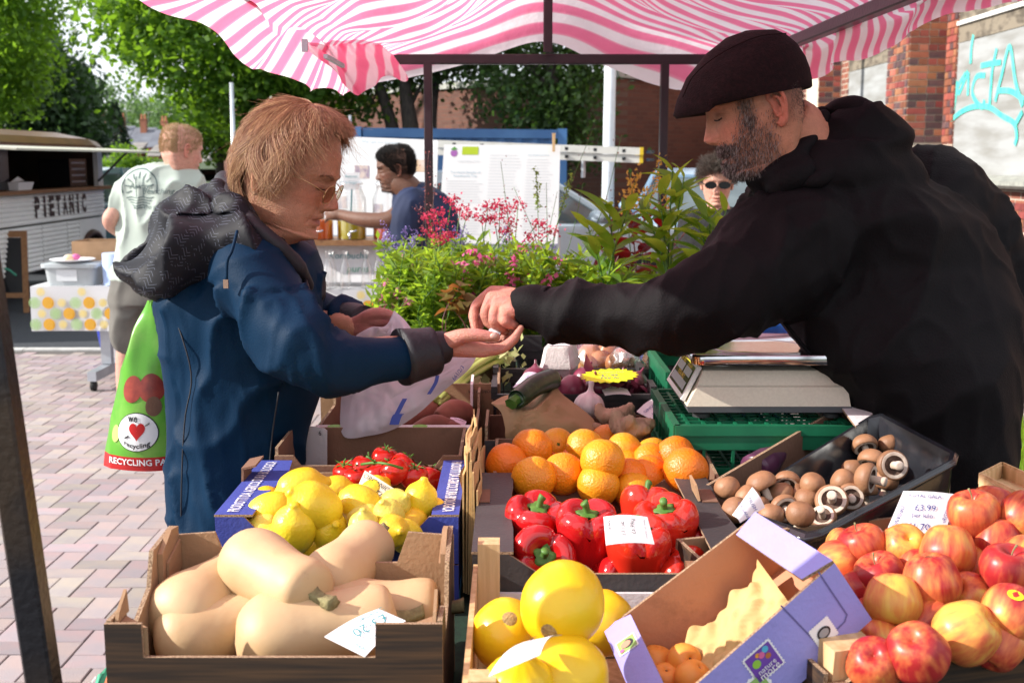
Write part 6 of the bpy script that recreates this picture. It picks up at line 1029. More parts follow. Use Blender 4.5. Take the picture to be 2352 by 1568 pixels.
n=140;phi=RNG.uniform(-1.6,3.1,n);k=7;ts=np.linspace(0,1,k);U=.15+RNG.uniform(0,.6,n)[:,None]+.25*ts;paths=hair_pt(U,phi[:,None]+.3*ts,.012+.03*ts**2*RNG.uniform(.2,1.2,(n,1)))+RNG.normal(size=(n,1,3))*.01*(ts**2)[None,:,None];strands('flyaway_strands',H.w(paths.reshape(-1,3)).reshape(n,k,3),.00028,M_HW,hw)
def brow(hd,col,n=260,par=None,lw=.010):
 y=RNG.uniform(.014,.046,n);sd=RNG.choice((1,-1),n);z=.021+.006*np.sin((y-.014)/.032*2.4)+RNG.normal(size=n)*.0022;p=np.array([(hd.surf(a*b,c)+.001,a*b,c)for a,b,c in zip(y,sd,z)]);ts=np.linspace(0,1,4);d=np.stack((.15+0*y,sd*.9,.35-12*(y-.02)),1);d/=np.linalg.norm(d,axis=1)[:,None];pa=p[:,None]+d[:,None]*ts[None,:,None]*lw;pa[...,0]=pa[...,0]-np.abs(pa[...,1]-p[:,None,1])*.35;strands('eyebrow_hair',hd.w(pa.reshape(-1,3)).reshape(n,4,3),.00045,col,par)
brow(H,hairmat('brow_brown',(.14,.07,.045),(.22,.12,.07)),110,wom,.007)
M_GOLD=mat('gold_wire',(.55,.38,.20),.28,None,metal=1.);M_LENS=bpy.data.materials.new('tinted_lens');M_LENS.use_nodes=True;t_=M_LENS.node_tree;g_=t_.nodes.new('ShaderNodeBsdfGlossy');g_.inputs['Roughness'].default_value=.03;tp=t_.nodes.new('ShaderNodeBsdfTransparent');tp.inputs[0].default_value=(.72,.60,.48,1);ms_=t_.nodes.new('ShaderNodeMixShader');ms_.inputs[0].default_value=.13;t_.links.new(tp.outputs[0],ms_.inputs[1]);t_.links.new(g_.outputs[0],ms_.inputs[2]);t_.links.new(ms_.outputs[0],t_.nodes['Material Output'].inputs[0])
gls=thing('glasses','thin gold framed glasses with lightly tinted lenses on the woman','glasses',H.w((.11,0,.0))[0]);a=np.linspace(0,2*math.pi,28);fq=MB()
for sd in(1,-1):
 e=np.stack((.1155-.010*np.abs(np.cos(a)*.55+.45),sd*(.034+.025*np.sign(np.cos(a))*np.abs(np.cos(a))**.8),-.008+.019*np.sign(np.sin(a))*np.abs(np.sin(a))**.85),1);e[:,0]=.094-.12*np.abs(e[:,1])**1.15*1.2+.012+e[:,2]*.12;w_=H.w(e);fq.tube(w_,.0011,6);lq=MB();lq.add(np.vstack((w_[:-1],w_[:-1].mean(0)[None])),[(i,(i+1)%27,27)for i in range(27)]);lq.build('lens',M_LENS,gls,True)
 tpnt=H.w([(e[0 if True else 0][0],sd*.0585,-.004),(.075,sd*.082,.006),(.03,sd*.085,.010),(-.012,sd*.083,.006),(-.03,sd*.08,-.012)]);fq.tube(spline(tpnt,14),.0011,6)
fq.tube(spline(H.w([(.102,.0095,-.003),(.108,0,.001),(.102,-.0095,-.003)]),8),.0011,6);fq.build('frame',M_GOLD,gls,True)
M_COAT=mat('navy_raincoat',(.0014,.020,.052),.6,(.0012,.016,.042),5,bump=.18,bs=300,spec=.10);M_LIN=mat('coat_lining',(.006,.0065,.011),.6,(.009,.010,.016),30,bump=.3,bs=140)
q=MB();q.loft([ering(*r)for r in((588,548,95,YW,.085),(582,575,132,YW,.13),(570,620,168,YW,.165),(553,690,190,YW,.178),(553,760,192,YW,.175),(556,850,180,YW,.17),(557,905,172,YW,.17),(550,960,164,YW,.172),(546,1010,158,YW,.176),(542,1100,150,YW,.185),(538,1230,142,YW,.19),(536,1400,142,YW,.195),(536,1500,140,YW,.195))])
pl(q,[(568,622,2.30,92),(612,690,2.24,90),(670,775,2.19,84),(725,822,2.18,74),(800,828,2.20,66),(880,825,2.235,61),(940,818,2.265,55),(988,808,2.29,50)]);pl(q,[(590,630,2.62,85),(660,690,2.66,70),(740,722,2.63,52),(800,736,2.58,42),(832,744,2.55,36)])
me=remesh(q,.0085,6,.6)
def coatfold(v):
 tp=np.clip((-.235-v[:,0])/.12,0,1);arm=((v[:,1]<2.33)|(v[:,0]>-.40))&(v[:,2]<1.32);low=np.clip((1.25-v[:,2])/.25,0,1)*~arm
 return sn(v*V3(1,1,.12),5.5,31)*.013*low+(1-np.abs(sn(v*V3(.9,1,.55),6,33)))**3*.020*arm*tp+(1-np.abs(sn(v*V3(1.3,1,.6),12,39)))**3*.005*arm*tp+sn(v,4.5,35)*.005+(1-np.abs(sn(v*V3(1,.6,1),6,37)))**4*.006*~arm-.006*arm
displace(me,coatfold);coat=fit('raincoat',setmat(me,M_COAT),wom)
def cuff(name,c0,c1,r0,r1,m,par,th=.004):
 c0,c1=np.array(c0),np.array(c1);tt=np.linspace(0,1,8)[:,None];p=c0+(c1-c0)*tt;q=MB();rr=r0+(r1-r0)*tt[:,0];q.tube(np.vstack((p,p[::-1]+(c1-c0)*-.0)),np.r_[rr,(rr-th)[::-1]],28);me=q.mesh(name,m);v=vget(me);vset(me,v+.003*sn(v,14,8)[:,None]*nrm((.3,.5,1)));return link(name,me,par)
cuff('cuff',P(922,822,2.258),P(996,806,2.293),.0575,.0475,M_LIN,wom);cuff('inner_cuff',P(985,806,2.29),P(1018,797,2.312),.036,.033,M_LIN,wom);cuff('cuff',P(800,737,2.58),P(838,745,2.545),.045,.042,M_LIN,wom)
q=MB()
for ln in([(385,690,2.335),(420,780,2.30),(440,870,2.295),(425,960,2.30),(418,1080,2.30),(415,1230,2.295)],[(640,900,2.295),(625,1000,2.295),(615,1120,2.285)]):q.tube(spline([P(*p)for p in ln],20),.0016,6)
q.build('seam',M_LIN,wom,True)
M_HOOD=bpy.data.materials.new('herringbone_lining');M_HOOD.use_nodes=True;t_=M_HOOD.node_tree;b_=t_.nodes['Principled BSDF'];b_.inputs['Roughness'].default_value=.62;b_.inputs['Specular IOR Level'].default_value=.25;tcn=t_.nodes.new('ShaderNodeTexCoord');at=t_.nodes.new('ShaderNodeAttribute');at.attribute_name='weave';sp=t_.nodes.new('ShaderNodeSeparateXYZ');t_.links.new(at.outputs['Vector'],sp.inputs[0])
def mth(op,a,b=None):n=t_.nodes.new('ShaderNodeMath');n.operation=op;[(t_.links.new(x,n.inputs[i])if not isinstance(x,(int,float))else setattr(n.inputs[i],'default_value',x))for i,x in enumerate((a,b))if x is not None];return n.outputs[0]
zig=mth('PINGPONG',sp.outputs[0],.011);ph_=mth('FRACT',mth('MULTIPLY',mth('ADD',sp.outputs[1],mth('MULTIPLY',zig,.9)),1/.0078));gate=mth('LESS_THAN',ph_,.15);nz_n=t_.nodes.new('ShaderNodeTexNoise');nz_n.inputs['Scale'].default_value=42;t_.links.new(tcn.outputs['Object'],nz_n.inputs['Vector']);gate=mth('MULTIPLY',gate,mth('GREATER_THAN',nz_n.outputs['Fac'],.53))
mxn=t_.nodes.new('ShaderNodeMix');mxn.data_type='RGBA';mxn.inputs[6].default_value=(.0055,.006,.010,1);mxn.inputs[7].default_value=(.075,.085,.115,1);t_.links.new(gate,mxn.inputs[0]);t_.links.new(mxn.outputs[2],b_.inputs['Base Color'])
q=MB();pl(q,[(505,470,2.44,50),(470,520,2.40,72),(420,568,2.38,78),(370,602,2.37,68),(325,622,2.37,44),(292,632,2.37,17)]);pl(q,[(455,565,2.30,60),(400,615,2.32,56),(350,652,2.36,30)]);pl(q,[(470,500,2.56,60),(410,560,2.56,70),(340,615,2.50,40)]);pl(q,[(505,440,2.42,34),(560,510,2.34,36),(620,560,2.31,36),(672,592,2.32,26)]);pl(q,[(480,545,2.30,46),(540,560,2.285,40),(610,575,2.285,28)])
me=remesh(q,.0065,3,.6);displace(me,lambda v:(1-np.abs(sn(v*V3(.8,.8,1.2),4.2,51)))**3*.040-.016+(1-np.abs(sn(v*V3(.6,.6,1.3),8,52)))**3*.012);v=vget(me);a_=me.attributes.new('weave','FLOAT_VECTOR','POINT');a_.data.foreach_set('vector',np.stack((v[:,0]*.8-v[:,2]*.6+.3*v[:,1],v[:,0]*.6+v[:,2]*.8+v[:,1]*.4,0*v[:,0]),1).astype(np.float32).ravel());fit('hood',setmat(me,M_HOOD),wom)
q=MB();pl(q,[(512,415,2.50,20),(530,455,2.38,20),(575,508,2.30,21),(630,560,2.29,21),(685,610,2.32,17),(712,660,2.36,12)]);pl(q,[(512,415,2.50,20),(560,470,2.60,22),(640,535,2.62,22),(700,575,2.55,20),(722,640,2.46,14)]);pl(q,[(700,560,2.56,24),(722,610,2.50,20),(735,680,2.45,15)]);me=remesh(q,.0065,3);displace(me,lambda v:sn(v,10,61)*.004);fit('collar',setmat(me,M_LIN),wom)
q=MB();pts=[P(545,530,2.215),P(533,575,2.19),P(522,600,2.185),P(520,648,2.18)];q.tube(spline(pts,12),.003,6);dc=q.build('drawcord',M_COAT,wom,True);q=MB();q.cbox(P(519,652,2.178),(.009,.006,.016));q.build('cord_end',mat('brass_toggle',(.45,.30,.22),.35,metal=.6),dc)
q=MB();q.tube(spline([P(700,640,2.33),P(725,720,2.30),P(732,780,2.29)],8),.004,6);q.build('zip',M_LIN,wom,True)
legs(wom,-.585,YW,.72,.09,.085)
# ------------------------------------------------------------------ the stallholder
SK2=(.54,.25,.155);beardc=(.085,.058,.048)
def bshade(v):
 x,y,z=v.T;jaw=np.clip((-.022-z)/.02,0,1)*np.clip((x--.035)/.02,0,1)*np.clip((.10+x*.3-np.maximum(0,-z-.12)*12),0,1)*6;jaw=jaw.clip(0,1)*(1-.95*g2(y,.026)*g2(z+.072,.009)*(x>.06))*(1-np.clip((x-.045)/.02,0,1)*np.clip((z+.052)/.006,0,1)*(np.abs(y)>.0));jaw*=(z>-.135);side=g2(x-.022,.016)*(z>-.03)*(z<.05)*(np.abs(y)>.05);buzz=(z>-.055)*np.clip((-.0-x)/.03,0,1)*np.clip((z+.05)/.05,0,1)*.55;return np.maximum(np.maximum(jaw*.62,side*.6),buzz),beardc
H2=Head(headM(1733,248,2.35,173,16),1.10,1.12,SK2,(.34,.10,.085),shade=bshade,open_=.0035,seed=2,ez=-.012,ex=-.020,sx=.87,cap=True);ms=[H2.me];H2.ear(1,ms,(.46,.175,.115));H2.ear(-1,ms,SK2)
q=MB();q.tube([P(1800,270,2.36),P(1850,340,2.38),P(1930,480,2.42),P(2080,800,2.45)],[.06,.072,.15,.13],16);pl(q,[(1830,560,2.36,62),(1560,705,2.27,50),(1380,720,2.31,40),(1198,702,2.36,27)]);pl(q,[(2170,520,2.5,70),(2330,700,2.5,50),(2390,850,2.45,30)]);bme=remesh(q,.012,2);tint(bme,np.tile(SK2,(len(bme.vertices),1)));ms.append(setmat(bme,M_SKIN))
SH=[([(1206,702,2.36),(1170,682,2.385),(1132,670,2.40)],(27,21,14)),([(1204,702,2.35),(1168,690,2.365),(1130,684,2.375)],(26,21,14.5)),([(1204,705,2.345),(1172,702,2.345),(1142,700,2.348)],(25,20,14)),([(1204,708,2.345),(1180,712,2.335),(1160,714,2.335)],(23,18,13)),([(1132,670,2.40),(1096,700,2.40),(1087,732,2.385),(1092,759,2.372)],(13.5,11.5,10,7.5)),([(1130,684,2.375),(1115,720,2.362),(1130,748,2.36),(1160,763,2.358)],(13.5,12,10.5,8)),([(1142,700,2.348),(1134,734,2.332),(1150,751,2.345),(1170,742,2.362)],(13,12,10.5,8.5)),([(1160,714,2.335),(1160,738,2.322),(1180,746,2.335),(1192,738,2.352)],(12,11,9.5,8)),([(1180,690,2.41),(1130,712,2.425),(1105,738,2.405),(1096,758,2.385)],(19,14,12,9))]
ms.append(hand(SH,.0024,3,(.52,.235,.165),.05,.0009))
ms.append(hand([([(2352,800,2.45),(2368,850,2.44),(2372,885,2.43)],(26,26,18)),([(2352,835,2.42),(2348,868,2.40)],(14,11))],.004,3,SK2))
man=add_person('bearded man in flat cap and black jacket leaning over the stall to hand change',ms)
H2.lashes(man,.0013)
M_BRD=hairmat('salt_pepper_beard',(.035,.022,.018),(.42,.38,.35),(.075,.05,.04),.5);M_DRK=hairmat('dark_hair',(.02,.014,.012),(.06,.04,.032))
bm_=lambda v:(bshade(v)[0]*(v[:,2]<-.012)*(v[:,0]>-.03))**1.2
bd=strands('beard',short_hair(H2,bm_,8500,.0072,lambda l:np.stack((.35+0*l[:,0],l[:,1]*3,-1+0*l[:,0]),1),.55,5,.28),.00042,M_BRD,man)
strands('moustache',short_hair(H2,lambda v:g2(v[:,2]+.0535,.006)*(np.abs(v[:,1])<.032)*(v[:,0]>.07),800,.008,lambda l:np.stack((.2+0*l[:,0],l[:,1]*40,-.8+0*l[:,0]),1),.4,5,.2),.00042,M_BRD,man)
strands('sideburn',short_hair(H2,lambda v:g2(v[:,0]-.022,.013)*(v[:,2]>-.035)*(v[:,2]<.05)*(np.abs(v[:,1])>.05),1500,.008,(.1,0,-1),.35,4,.2),.00038,M_BRD,man)
strands('cropped_hair',short_hair(H2,lambda v:np.clip((-.015-v[:,0])/.03,0,1)*(v[:,2]>-.05)*(v[:,2]<.06)*np.clip((v[:,2]+.055)/.05,0,1),4200,.0035,(-.3,0,-1),.5,3,.3),.0003,M_DRK,man);brow(H2,M_DRK,320,man,.012)
M_TWEED=mat('maroon_tweed',(.008,.0032,.004),.9,(.019,.0065,.0075),130,(.4,.7),bump=.7,bs=320,spec=.2);cr=[]
for xf,zf,xb,zb,w_ in((.088,.036,-.110,.012,.083),(.096,.034,-.117,.006,.088),(.140,.024,-.121,.008,.094),(.158,.020,-.124,.022,.098),(.163,.027,-.125,.040,.100),(.148,.050,-.122,.062,.100),(.118,.084,-.113,.086,.092),(.072,.114,-.097,.106,.071),(.024,.131,-.08,.119,.044),(-.02,.134,-.052,.127,.014)):
 a=np.linspace(0,2*math.pi,64,endpoint=False);c,s_=np.cos(a),np.sin(a);x=(xf+xb)/2+(xf-xb)/2*c;z=zf+(zb-zf)*(1-c)/2;tap=1-.42*np.clip((x-.06)/.13,0,1)**1.5;z=z-.012*np.abs(s_)**3*(x>.09);cr.append(np.stack((x,w_*s_*tap*np.clip(1.06,0,2),z),1))
q=MB();q.loft(cr);me=q.mesh('flat_cap',M_TWEED);v=vget(me);v=v+.0025*sn(v,8,71)[:,None]*(v[:,2]>.05)[:,None];vset(me,H2.w(v));me.set_sharp_from_angle(angle=R(70));cp=tag(link('flat_cap',me),'dark maroon tweed flat cap worn by the stallholder','cap')
q=MB()
for sd in(1,-1):q.tube(H2.w(spline([(.136,sd*.040,.052),(.104,sd*.066,.082),(.045,sd*.078,.103),(-.03,sd*.074,.113),(-.09,sd*.05,.106)],20)),.0011,5)
q.build('seam',M_TWEED,cp,True)
M_JKT=mat('black_softshell',(.0036,.0028,.0036),.7,(.0055,.0045,.0055),5,bump=.3,bs=260,spec=.13)
YS=2.45;q=MB();q.loft([ering(*r)for r in((1880,350,62,2.40,.07),(1890,385,110,2.40,.10),(1930,432,205,2.42,.15),(1975,500,262,2.43,.185),(2015,600,290,YS,.195),(2058,700,290,2.40,.19),(2090,800,258,2.36,.185),(2122,880,222,2.35,.18),(2142,960,192,2.35,.175),(2154,1050,168,2.35,.175),(2160,1180,164,2.36,.18),(2165,1260,162,2.36,.175))])
pl(q,[(1900,500,2.38,130),(1785,596,2.30,138),(1680,668,2.25,108),(1578,708,2.235,86),(1480,722,2.27,79),(1380,724,2.305,72),(1290,718,2.335,62),(1232,708,2.35,50)]);pl(q,[(2130,470,2.52,128),(2225,560,2.52,112),(2310,680,2.50,88),(2362,790,2.46,62)]);pl(q,[(1765,432,2.34,28),(1840,415,2.33,48),(1900,400,2.36,60)]);pl(q,[(1930,330,2.36,62),(1985,300,2.36,70),(2010,330,2.38,72),(1960,390,2.34,80)]);pl(q,[(1880,385,2.31,50),(1960,395,2.31,56),(2060,410,2.37,62)])
me=remesh(q,.009,5,.6)
def jfold(v):
 arm=(v[:,0]<.52)&(v[:,2]<1.48);return(1-np.abs(sn(v*V3(1.2,1,.35),4.6,81)))**3*.022*arm+(1-np.abs(sn(v*V3(1.4,1,.5),10,87)))**3*.006+(1-np.abs(sn(v*V3(.8,1,.8),3.2,83)))**4*.016*~arm+sn(v,5,85)*.004-.005
displace(me,jfold);fit('jacket',setmat(me,M_JKT),man)
q=MB();pl(q,[(1895,262,2.43,20),(1940,252,2.38,30),(1995,268,2.35,36),(2018,320,2.34,34),(1990,365,2.31,32),(1905,395,2.28,26),(1840,420,2.28,20),(1790,425,2.29,12)]);me=remesh(q,.006,4);displace(me,lambda v:sn(v,8,91)*.006);fit('hood',setmat(me,M_JKT),man)
q=MB();pl(q,[(1724,416,2.33,14),(1772,398,2.30,22),(1822,362,2.30,24),(1866,315,2.33,22),(1892,268,2.36,18)]);pl(q,[(1730,424,2.34,14),(1780,390,2.46,24),(1850,300,2.48,26),(1890,262,2.40,20)]);pl(q,[(1752,432,2.33,26),(1805,408,2.33,36),(1852,376,2.34,40)]);pl(q,[(1788,432,2.29,30),(1810,410,2.285,36),(1845,392,2.29,36)]);me=remesh(q,.006,3);fit('collar',setmat(me,M_JKT),man)
cuff('cuff',P(1256,710,2.345),P(1200,702,2.362),.047,.0385,M_JKT,man);cuff('cuff',P(2350,775,2.47),P(2364,815,2.455),.058,.05,M_JKT,man)
q=MB();q.tube(spline([P(1800,738,2.30),P(1850,800,2.30),P(1915,868,2.30),P(1968,950,2.30)],14),.004,6);zp=q.build('zip_edge',M_JKT,man,True)
q=MB();q.tube([P(2248,668,2.33),P(2249,676,2.33)],.0018,6);q.build('zip_pull',M_STL,man)
legs(man,.90,2.38,.98,.1,.095,foot=(-.7,.7))
for i,(px,py,Y,l,m)in enumerate(((1130,768,2.335,'silver coin passing from his fingers to her palm',M_STL),(1115,772,2.345,'small copper coin beside the folded note',mat('copper',(.5,.2,.1),.3,metal=1.)))):
 q=MB();q.lathe([(.0005,-.001),(.011,-.001),(.0112,0),(.011,.001),(.0005,.001)],P(px,py,Y),16,np.array(Euler((R(25),R(-15),0)).to_matrix()));tag(q.build('coin',m,None,True,40),l,'coin')
crumple_o=crumple('bank_note',mat('pale_foil_note',(.55,.62,.66),.35,(.42,.50,.56),30),P(1118,772,2.335),P(1146,776,2.325)-P(1118,772,2.335),P(1126,752,2.36)-P(1118,772,2.335),(10,10),.004,40,3,.003,(0,-.6,.8));tag(crumple_o,'crumpled pale bank note between the two hands','bank note')
# ------------------------------------------------------------------ white carrier bag in her left hand, printed
M_BAGW=mat('white_polythene',(.74,.69,.74),.4,(.68,.63,.70),6,trans=.3,tcol=(.8,.75,.8));M_BLUEP=mat('print_blue',(.05,.09,.42),.5)
def sheetbag(name,outline,ctr,m,par,bulge,seed,f=11,amp=.010,n=18):
 cq=np.array([P(*b)for b in outline]);cq=spline(np.vstack((cq,cq[:1])),90)[:-1];c=P(*ctr);rg=[]
 for s in np.linspace(1,.01,n):r_=c+(cq-c)*s;r_[:,1]-=bulge*(1-s**2);r_=r_+V3(0,-1,.3)*((np.abs(sn(r_*V3(1.3,1,.6),f,seed))*amp+np.abs(sn(r_,f*2.6,seed+1))*amp*.4)*min(1,(1-s)*5))[:,None];rg.append(r_)
 q=MB();q.loft(rg,cap=False);rb=[]
 for s in np.linspace(1,.01,8):r_=c+(cq-c)*s;r_[:,1]+=.3*bulge*(1-s**2)+.003;rb.append(r_)
 q.loft(rb,cap=False);return q.build(name,m,par,True)
cb_=thing('carrier_bag','thin white plastic carrier bag with blue print hanging from her left hand','carrier bag',P(900,900,2.5))
sheetbag('bag_front',[(1098,812,2.52),(1075,850,2.50),(1010,905,2.48),(960,950,2.46),(905,985,2.45),(850,1000,2.45),(790,1002,2.46),(782,940,2.5),(800,880,2.52),(900,840,2.50),(1000,815,2.50)],(900,910,2.49),M_BAGW,cb_,.03,11)
sheetbag('bag_mouth',[(905,713,2.455),(935,742,2.45),(960,790,2.44),(900,800,2.46),(840,800,2.48),(812,778,2.475),(850,752,2.462),(885,748,2.455)],(895,765,2.46),M_BAGW,cb_,.008,17,16,.008)
for pts,wd in(([(912,950),(922,930),(930,915)],.005),([(985,905),(1000,880),(1005,862)],.004),([(905,975),(912,955),(918,950)],.010)):
 q=MB();pp=spline([P(a,b,2.425+(.02 if a>970 else 0))for a,b in pts],12);q.grid(np.stack((pp+V3(wd,0,0),pp-V3(wd,0,0)),1));q.build('blue_print',M_BLUEP,cb_)
text('661/2/3',P(1052,856,2.44),P(1062,845,2.44)-P(1045,868,2.44),(-1,0,1),.035,M_BLUEP,cb_)
# ------------------------------------------------------------------ green recycling carrier bag at her far side
M_BG=mat('green_bag_film',(.13,.42,.04),.28,(.24,.50,.09),9,(.42,.58),trans=.25,spec=.5);M_BR=mat('red_bag_band',(.52,.018,.02),.28,trans=.15,spec=.5);M_BRW=mat('print_brown',(.33,.05,.03),.35,(.20,.025,.02),40)
rb=thing('shopping_bag','bright green and red plastic shopping bag printed we love recycling','shopping bag',P(330,900,2.62));YB=2.62
BGS=[(686,356,8),(720,352,22),(760,350,38),(800,352,52),(850,350,66),(900,350,80),(960,348,92),(1010,346,100),(1035,345,104),(1068,345,107)]
bgy=np.array([b[0]for b in BGS],float)
def bag_pt(u,y,off=0.):
 c,hw=np.interp(y,bgy,[b[1]for b in BGS]),np.interp(y,bgy,[b[2]for b in BGS]);dp=.075*np.sin(np.clip((y-680)/390,0,1)*2.4)*(1-np.abs(u)**2.2);p0=np.array(P(0,0,1));x=c+u*hw;d=np.array([ray(a,b)for a,b in zip(np.atleast_1d(x),np.atleast_1d(y))]);p=CAMP+d*(YB/d[:,1])[:,None];cr_=.034*(1-np.abs(sn(np.stack((p[:,0]*1.6+(1000-np.atleast_1d(y))*0,0*p[:,0],p[:,2]*.25),1),6,14)))**2*np.clip((1010-np.atleast_1d(y))/200,0.15,1);p[:,1]+=-dp-cr_-off;return p
def bag_grid(y0,y1,m,nm,off=0.,par=None):
 us,ys=np.linspace(-1,1,50),np.linspace(y0,y1,46);q=MB();q.grid(np.array([bag_pt(np.full(46,u),ys,off)for u in us]));return q.build(nm,m,par or rb,True)
bag_grid(686,1035,M_BG,'bag_front');bag_grid(1035,1068,M_BR,'red_band');q=MB();us=np.linspace(-1,1,30);q.grid(np.array([[V3(*P(np.interp(y,bgy,[b[1]for b in BGS])+u*np.interp(y,bgy,[b[2]for b in BGS]),y,YB+.004+.05*(1-u*u)*math.sin(min(1,(y-680)/390)*2.4)))for y in bgy]for u in us]));q.build('bag_back',M_BG,rb,True)
q=MB();q.tube(spline([P(352,700,YB),P(372,660,YB),P(392,630,2.6),P(420,640,2.6)],10),.006,8);q.build('handle',M_BG,rb,True)
def bag_disc(cu,cy,ru,ry,m,off,nm,k=40,sq=1.):
 q=MB();rg=[]
 for s in np.linspace(.02,1,8):a=np.linspace(0,2*math.pi,k,endpoint=False);rg.append(bag_pt(cu+ru*s*np.cos(a),cy+ry*s*np.sin(a),off))
 q.loft(rg,cap=False);return q.build(nm,m,rb,True)
bag_disc(-.12,976,.52,45,M_INK,.0020,'emblem_ring');bag_disc(-.12,976,.50,43,M_PWHITE,.0032,'emblem')
a=np.linspace(0,2*math.pi,40,endpoint=False);hxu=.16*np.sin(a)**3*1.25;hyv=-(13*np.cos(a)-5*np.cos(2*a)-2*np.cos(3*a)-np.cos(4*a))*1.45
q=MB();rg=[bag_pt(-.10+hxu*s,972+hyv*s,.0044)for s in np.linspace(.02,1,6)];q.loft(rg,cap=False);q.build('heart_print',M_BR,rb,True)
q=MB();tt=np.linspace(-1,1,14);pp=bag_pt(-.10+tt*.30,972-tt*18,.0052);q.tube(pp[:3],.0018,4);q.tube(pp[11:],.0018,4);q.build('arrow_print',M_INK,rb)
def bag_text(s,cu,cy,wu,hpx,m,bend=0.,off=.0046):
 o=text(s,(0,0,0),(1,0,0),(0,1,0),2.,m,rb,bold=.02);v=vget(o.data);h=np.ptp(v[:,1]);u=v[:,0]*wu/2;vset(o.data,bag_pt(cu+u,cy-v[:,1]/h*hpx+bend*(1-(v[:,0])**2),off))
bag_text('we',-.22,946,.26,13,M_INK);bag_text('recycling',-.10,1001,.62,15,M_INK,8.);bag_text('RECYCLING PAYS',-.05,1047,1.5,15,M_PWHITE,0,.002)
for cu,cy,ru,ry,m in((-.32,880,.30,30,M_BRW),(.25,878,.36,32,M_BRW),(.30,918,.2,22,M_KRAFTD),(-.7,985,.12,20,mat('print_palelime',(.42,.52,.14),.4))):bag_disc(cu,cy,ru,ry,m,.0026 if ry<25 else .0018,'bag_print')
# ================================================================== BACKGROUND STALLS, VAN, CARS, PEOPLE, PLANTS
M_VAN=mat('van_cream_white',(.87,.88,.86),.45,(.80,.81,.79),2.5,bump=.05);M_VROOF=mat('van_brown_roof',(.17,.065,.028),.3,(.12,.045,.02),3,spec=.6);M_VINT=mat('van_interior',(.10,.065,.045),.8,(.06,.04,.03),4);M_BRN=mat('brown_letter',(.045,.022,.018),.6);M_TYRE=mat('tyre_rubber',(.012,.012,.013),.8);M_OAK=mat('varnished_wood',(.30,.15,.06),.5,(.22,.10,.04),6,stretch=(6,1,6))
M_GLASS=mat('clear_glass',(.9,.95,.95),.02,None,glass=True);M_CARG=mat('car_glass',(.05,.07,.08),.04,(.10,.13,.14),2,spec=.9)
XV=-5.3;van=thing('food_van','cream corrugated food van lettered PIETANIC with an open serving hatch','food van',(-6.2,13.4,0))
def vz(px,py):p=PX(px,py,XV);return p[1],p[2]
Y0,Y1=9.9,15.35;zs_,zc,zh=.34,1.22,1.70;hy0,hy1=11.0,vz(224,400)[0]
def cor(nm,y0,y1,z0,z1,par=van):
 n=max(3,int((z1-z0)/.046));pr=[(XV-.05,z0)]
 for i in range(n):a=z0+(z1-z0)*i/n;b=(z1-z0)/n;pr+=[(XV,a+.004),(XV+.016,a+b*.3),(XV+.016,a+b*.62),(XV,a+b*.93)]
 pr.append((XV-.05,z1));q=MB();q.prism([(x,y0,z)for x,z in pr],(0,y1-y0,0));return q.build(nm,M_VAN,par)
ya=vz(182,540)[0];cor('body_panel',Y0,Y1,.86,zc-.02);cor('skirt_panel',Y0,vz(97,560)[0]-.01,zs_,.845);cor('skirt_panel',vz(97,560)[0]+.01,vz(155,560)[0]-.01,zs_,.845);cor('skirt_panel',vz(155,560)[0]+.01,ya,zs_,.845)
q=MB();q.box((XV-1.9,Y0,zs_+.02),(XV-.055,Y1,.84));q.box((XV-1.9,Y0,.845),(XV-1.85,Y1,1.75));q.box((XV-1.849,Y0,.845),(XV-.055,Y0+.04,1.75));q.box((XV-1.849,Y1-.04,.845),(XV-.055,Y1,1.75));q.build('inner_shell',M_VINT,van)
q=MB();q.box((XV-.05,hy1,zc),(XV+.01,Y1,1.74));q.build('rear_pillar',M_VAN,van);q=MB();q.box((XV-.05,Y0,1.705),(XV+.005,Y1,1.745));q.build('hatch_header',M_VROOF,van)
q=MB();q.prism([(XV+.03,Y0-.05,1.75),(XV-.05,Y0-.05,1.83),(XV-.45,Y0-.05,1.91),(XV-.95,Y0-.05,1.93),(XV-1.45,Y0-.05,1.91),(XV-1.9,Y0-.05,1.80),(XV-1.93,Y0-.05,1.75)],(0,Y1-Y0-.25,0));q.prism([(XV+.03,Y1-.305,1.75),(XV-.05,Y1-.305,1.83),(XV-.95,Y1-.305,1.93),(XV-1.9,Y1-.305,1.80),(XV-1.93,Y1-.305,1.75)],(0,.3,-.03));q.build('roof',M_VROOF,van)
q=MB();q.prism([(XV,hy0,1.70),(XV,hy1+.25,1.70),(XV+.72,hy1+.55,1.655),(XV+.72,hy0,1.655)],(0,0,.02));q.build('hatch_flap',mat('hatch_cream',(.55,.54,.44),.5),van)
q=MB();q.tube([(XV+.02,hy1-.05,1.30),(XV+.35,hy1+.1,1.66)],.014,6);q.build('hatch_strut',M_STEEL,van);q=MB();q.box((XV-.12,hy0,zc-.018),(XV+.10,hy1+.22,zc+.022));q.build('serving_shelf',M_OAK,van)
for y,z,m,l in((11.4,1.45,M_LCD,'menu_board'),):
 q=MB();q.box((XV-.06,hy0,zc+.03),(XV-.045,vz(30,400)[0],1.68));mb_=q.build(l,m,van)
 for i in range(8):text(('PIE & MASH','STEAK','CHICKEN','VEG PIE','GRAVY','PEAS','TEA','COFFEE')[i],(XV-.044,12.05,1.64-i*.05),(0,1,0),(0,0,1),.26,M_PWHITE,mb_)
q=MB();q.box((XV-1.845,vz(72,420)[0]+3.2,1.26),(XV-1.84,vz(112,420)[0]+3.9,1.60));q.build('far_window',mat('window_daylight',(.38,.48,.50),.2,(.14,.2,.16),4),van)
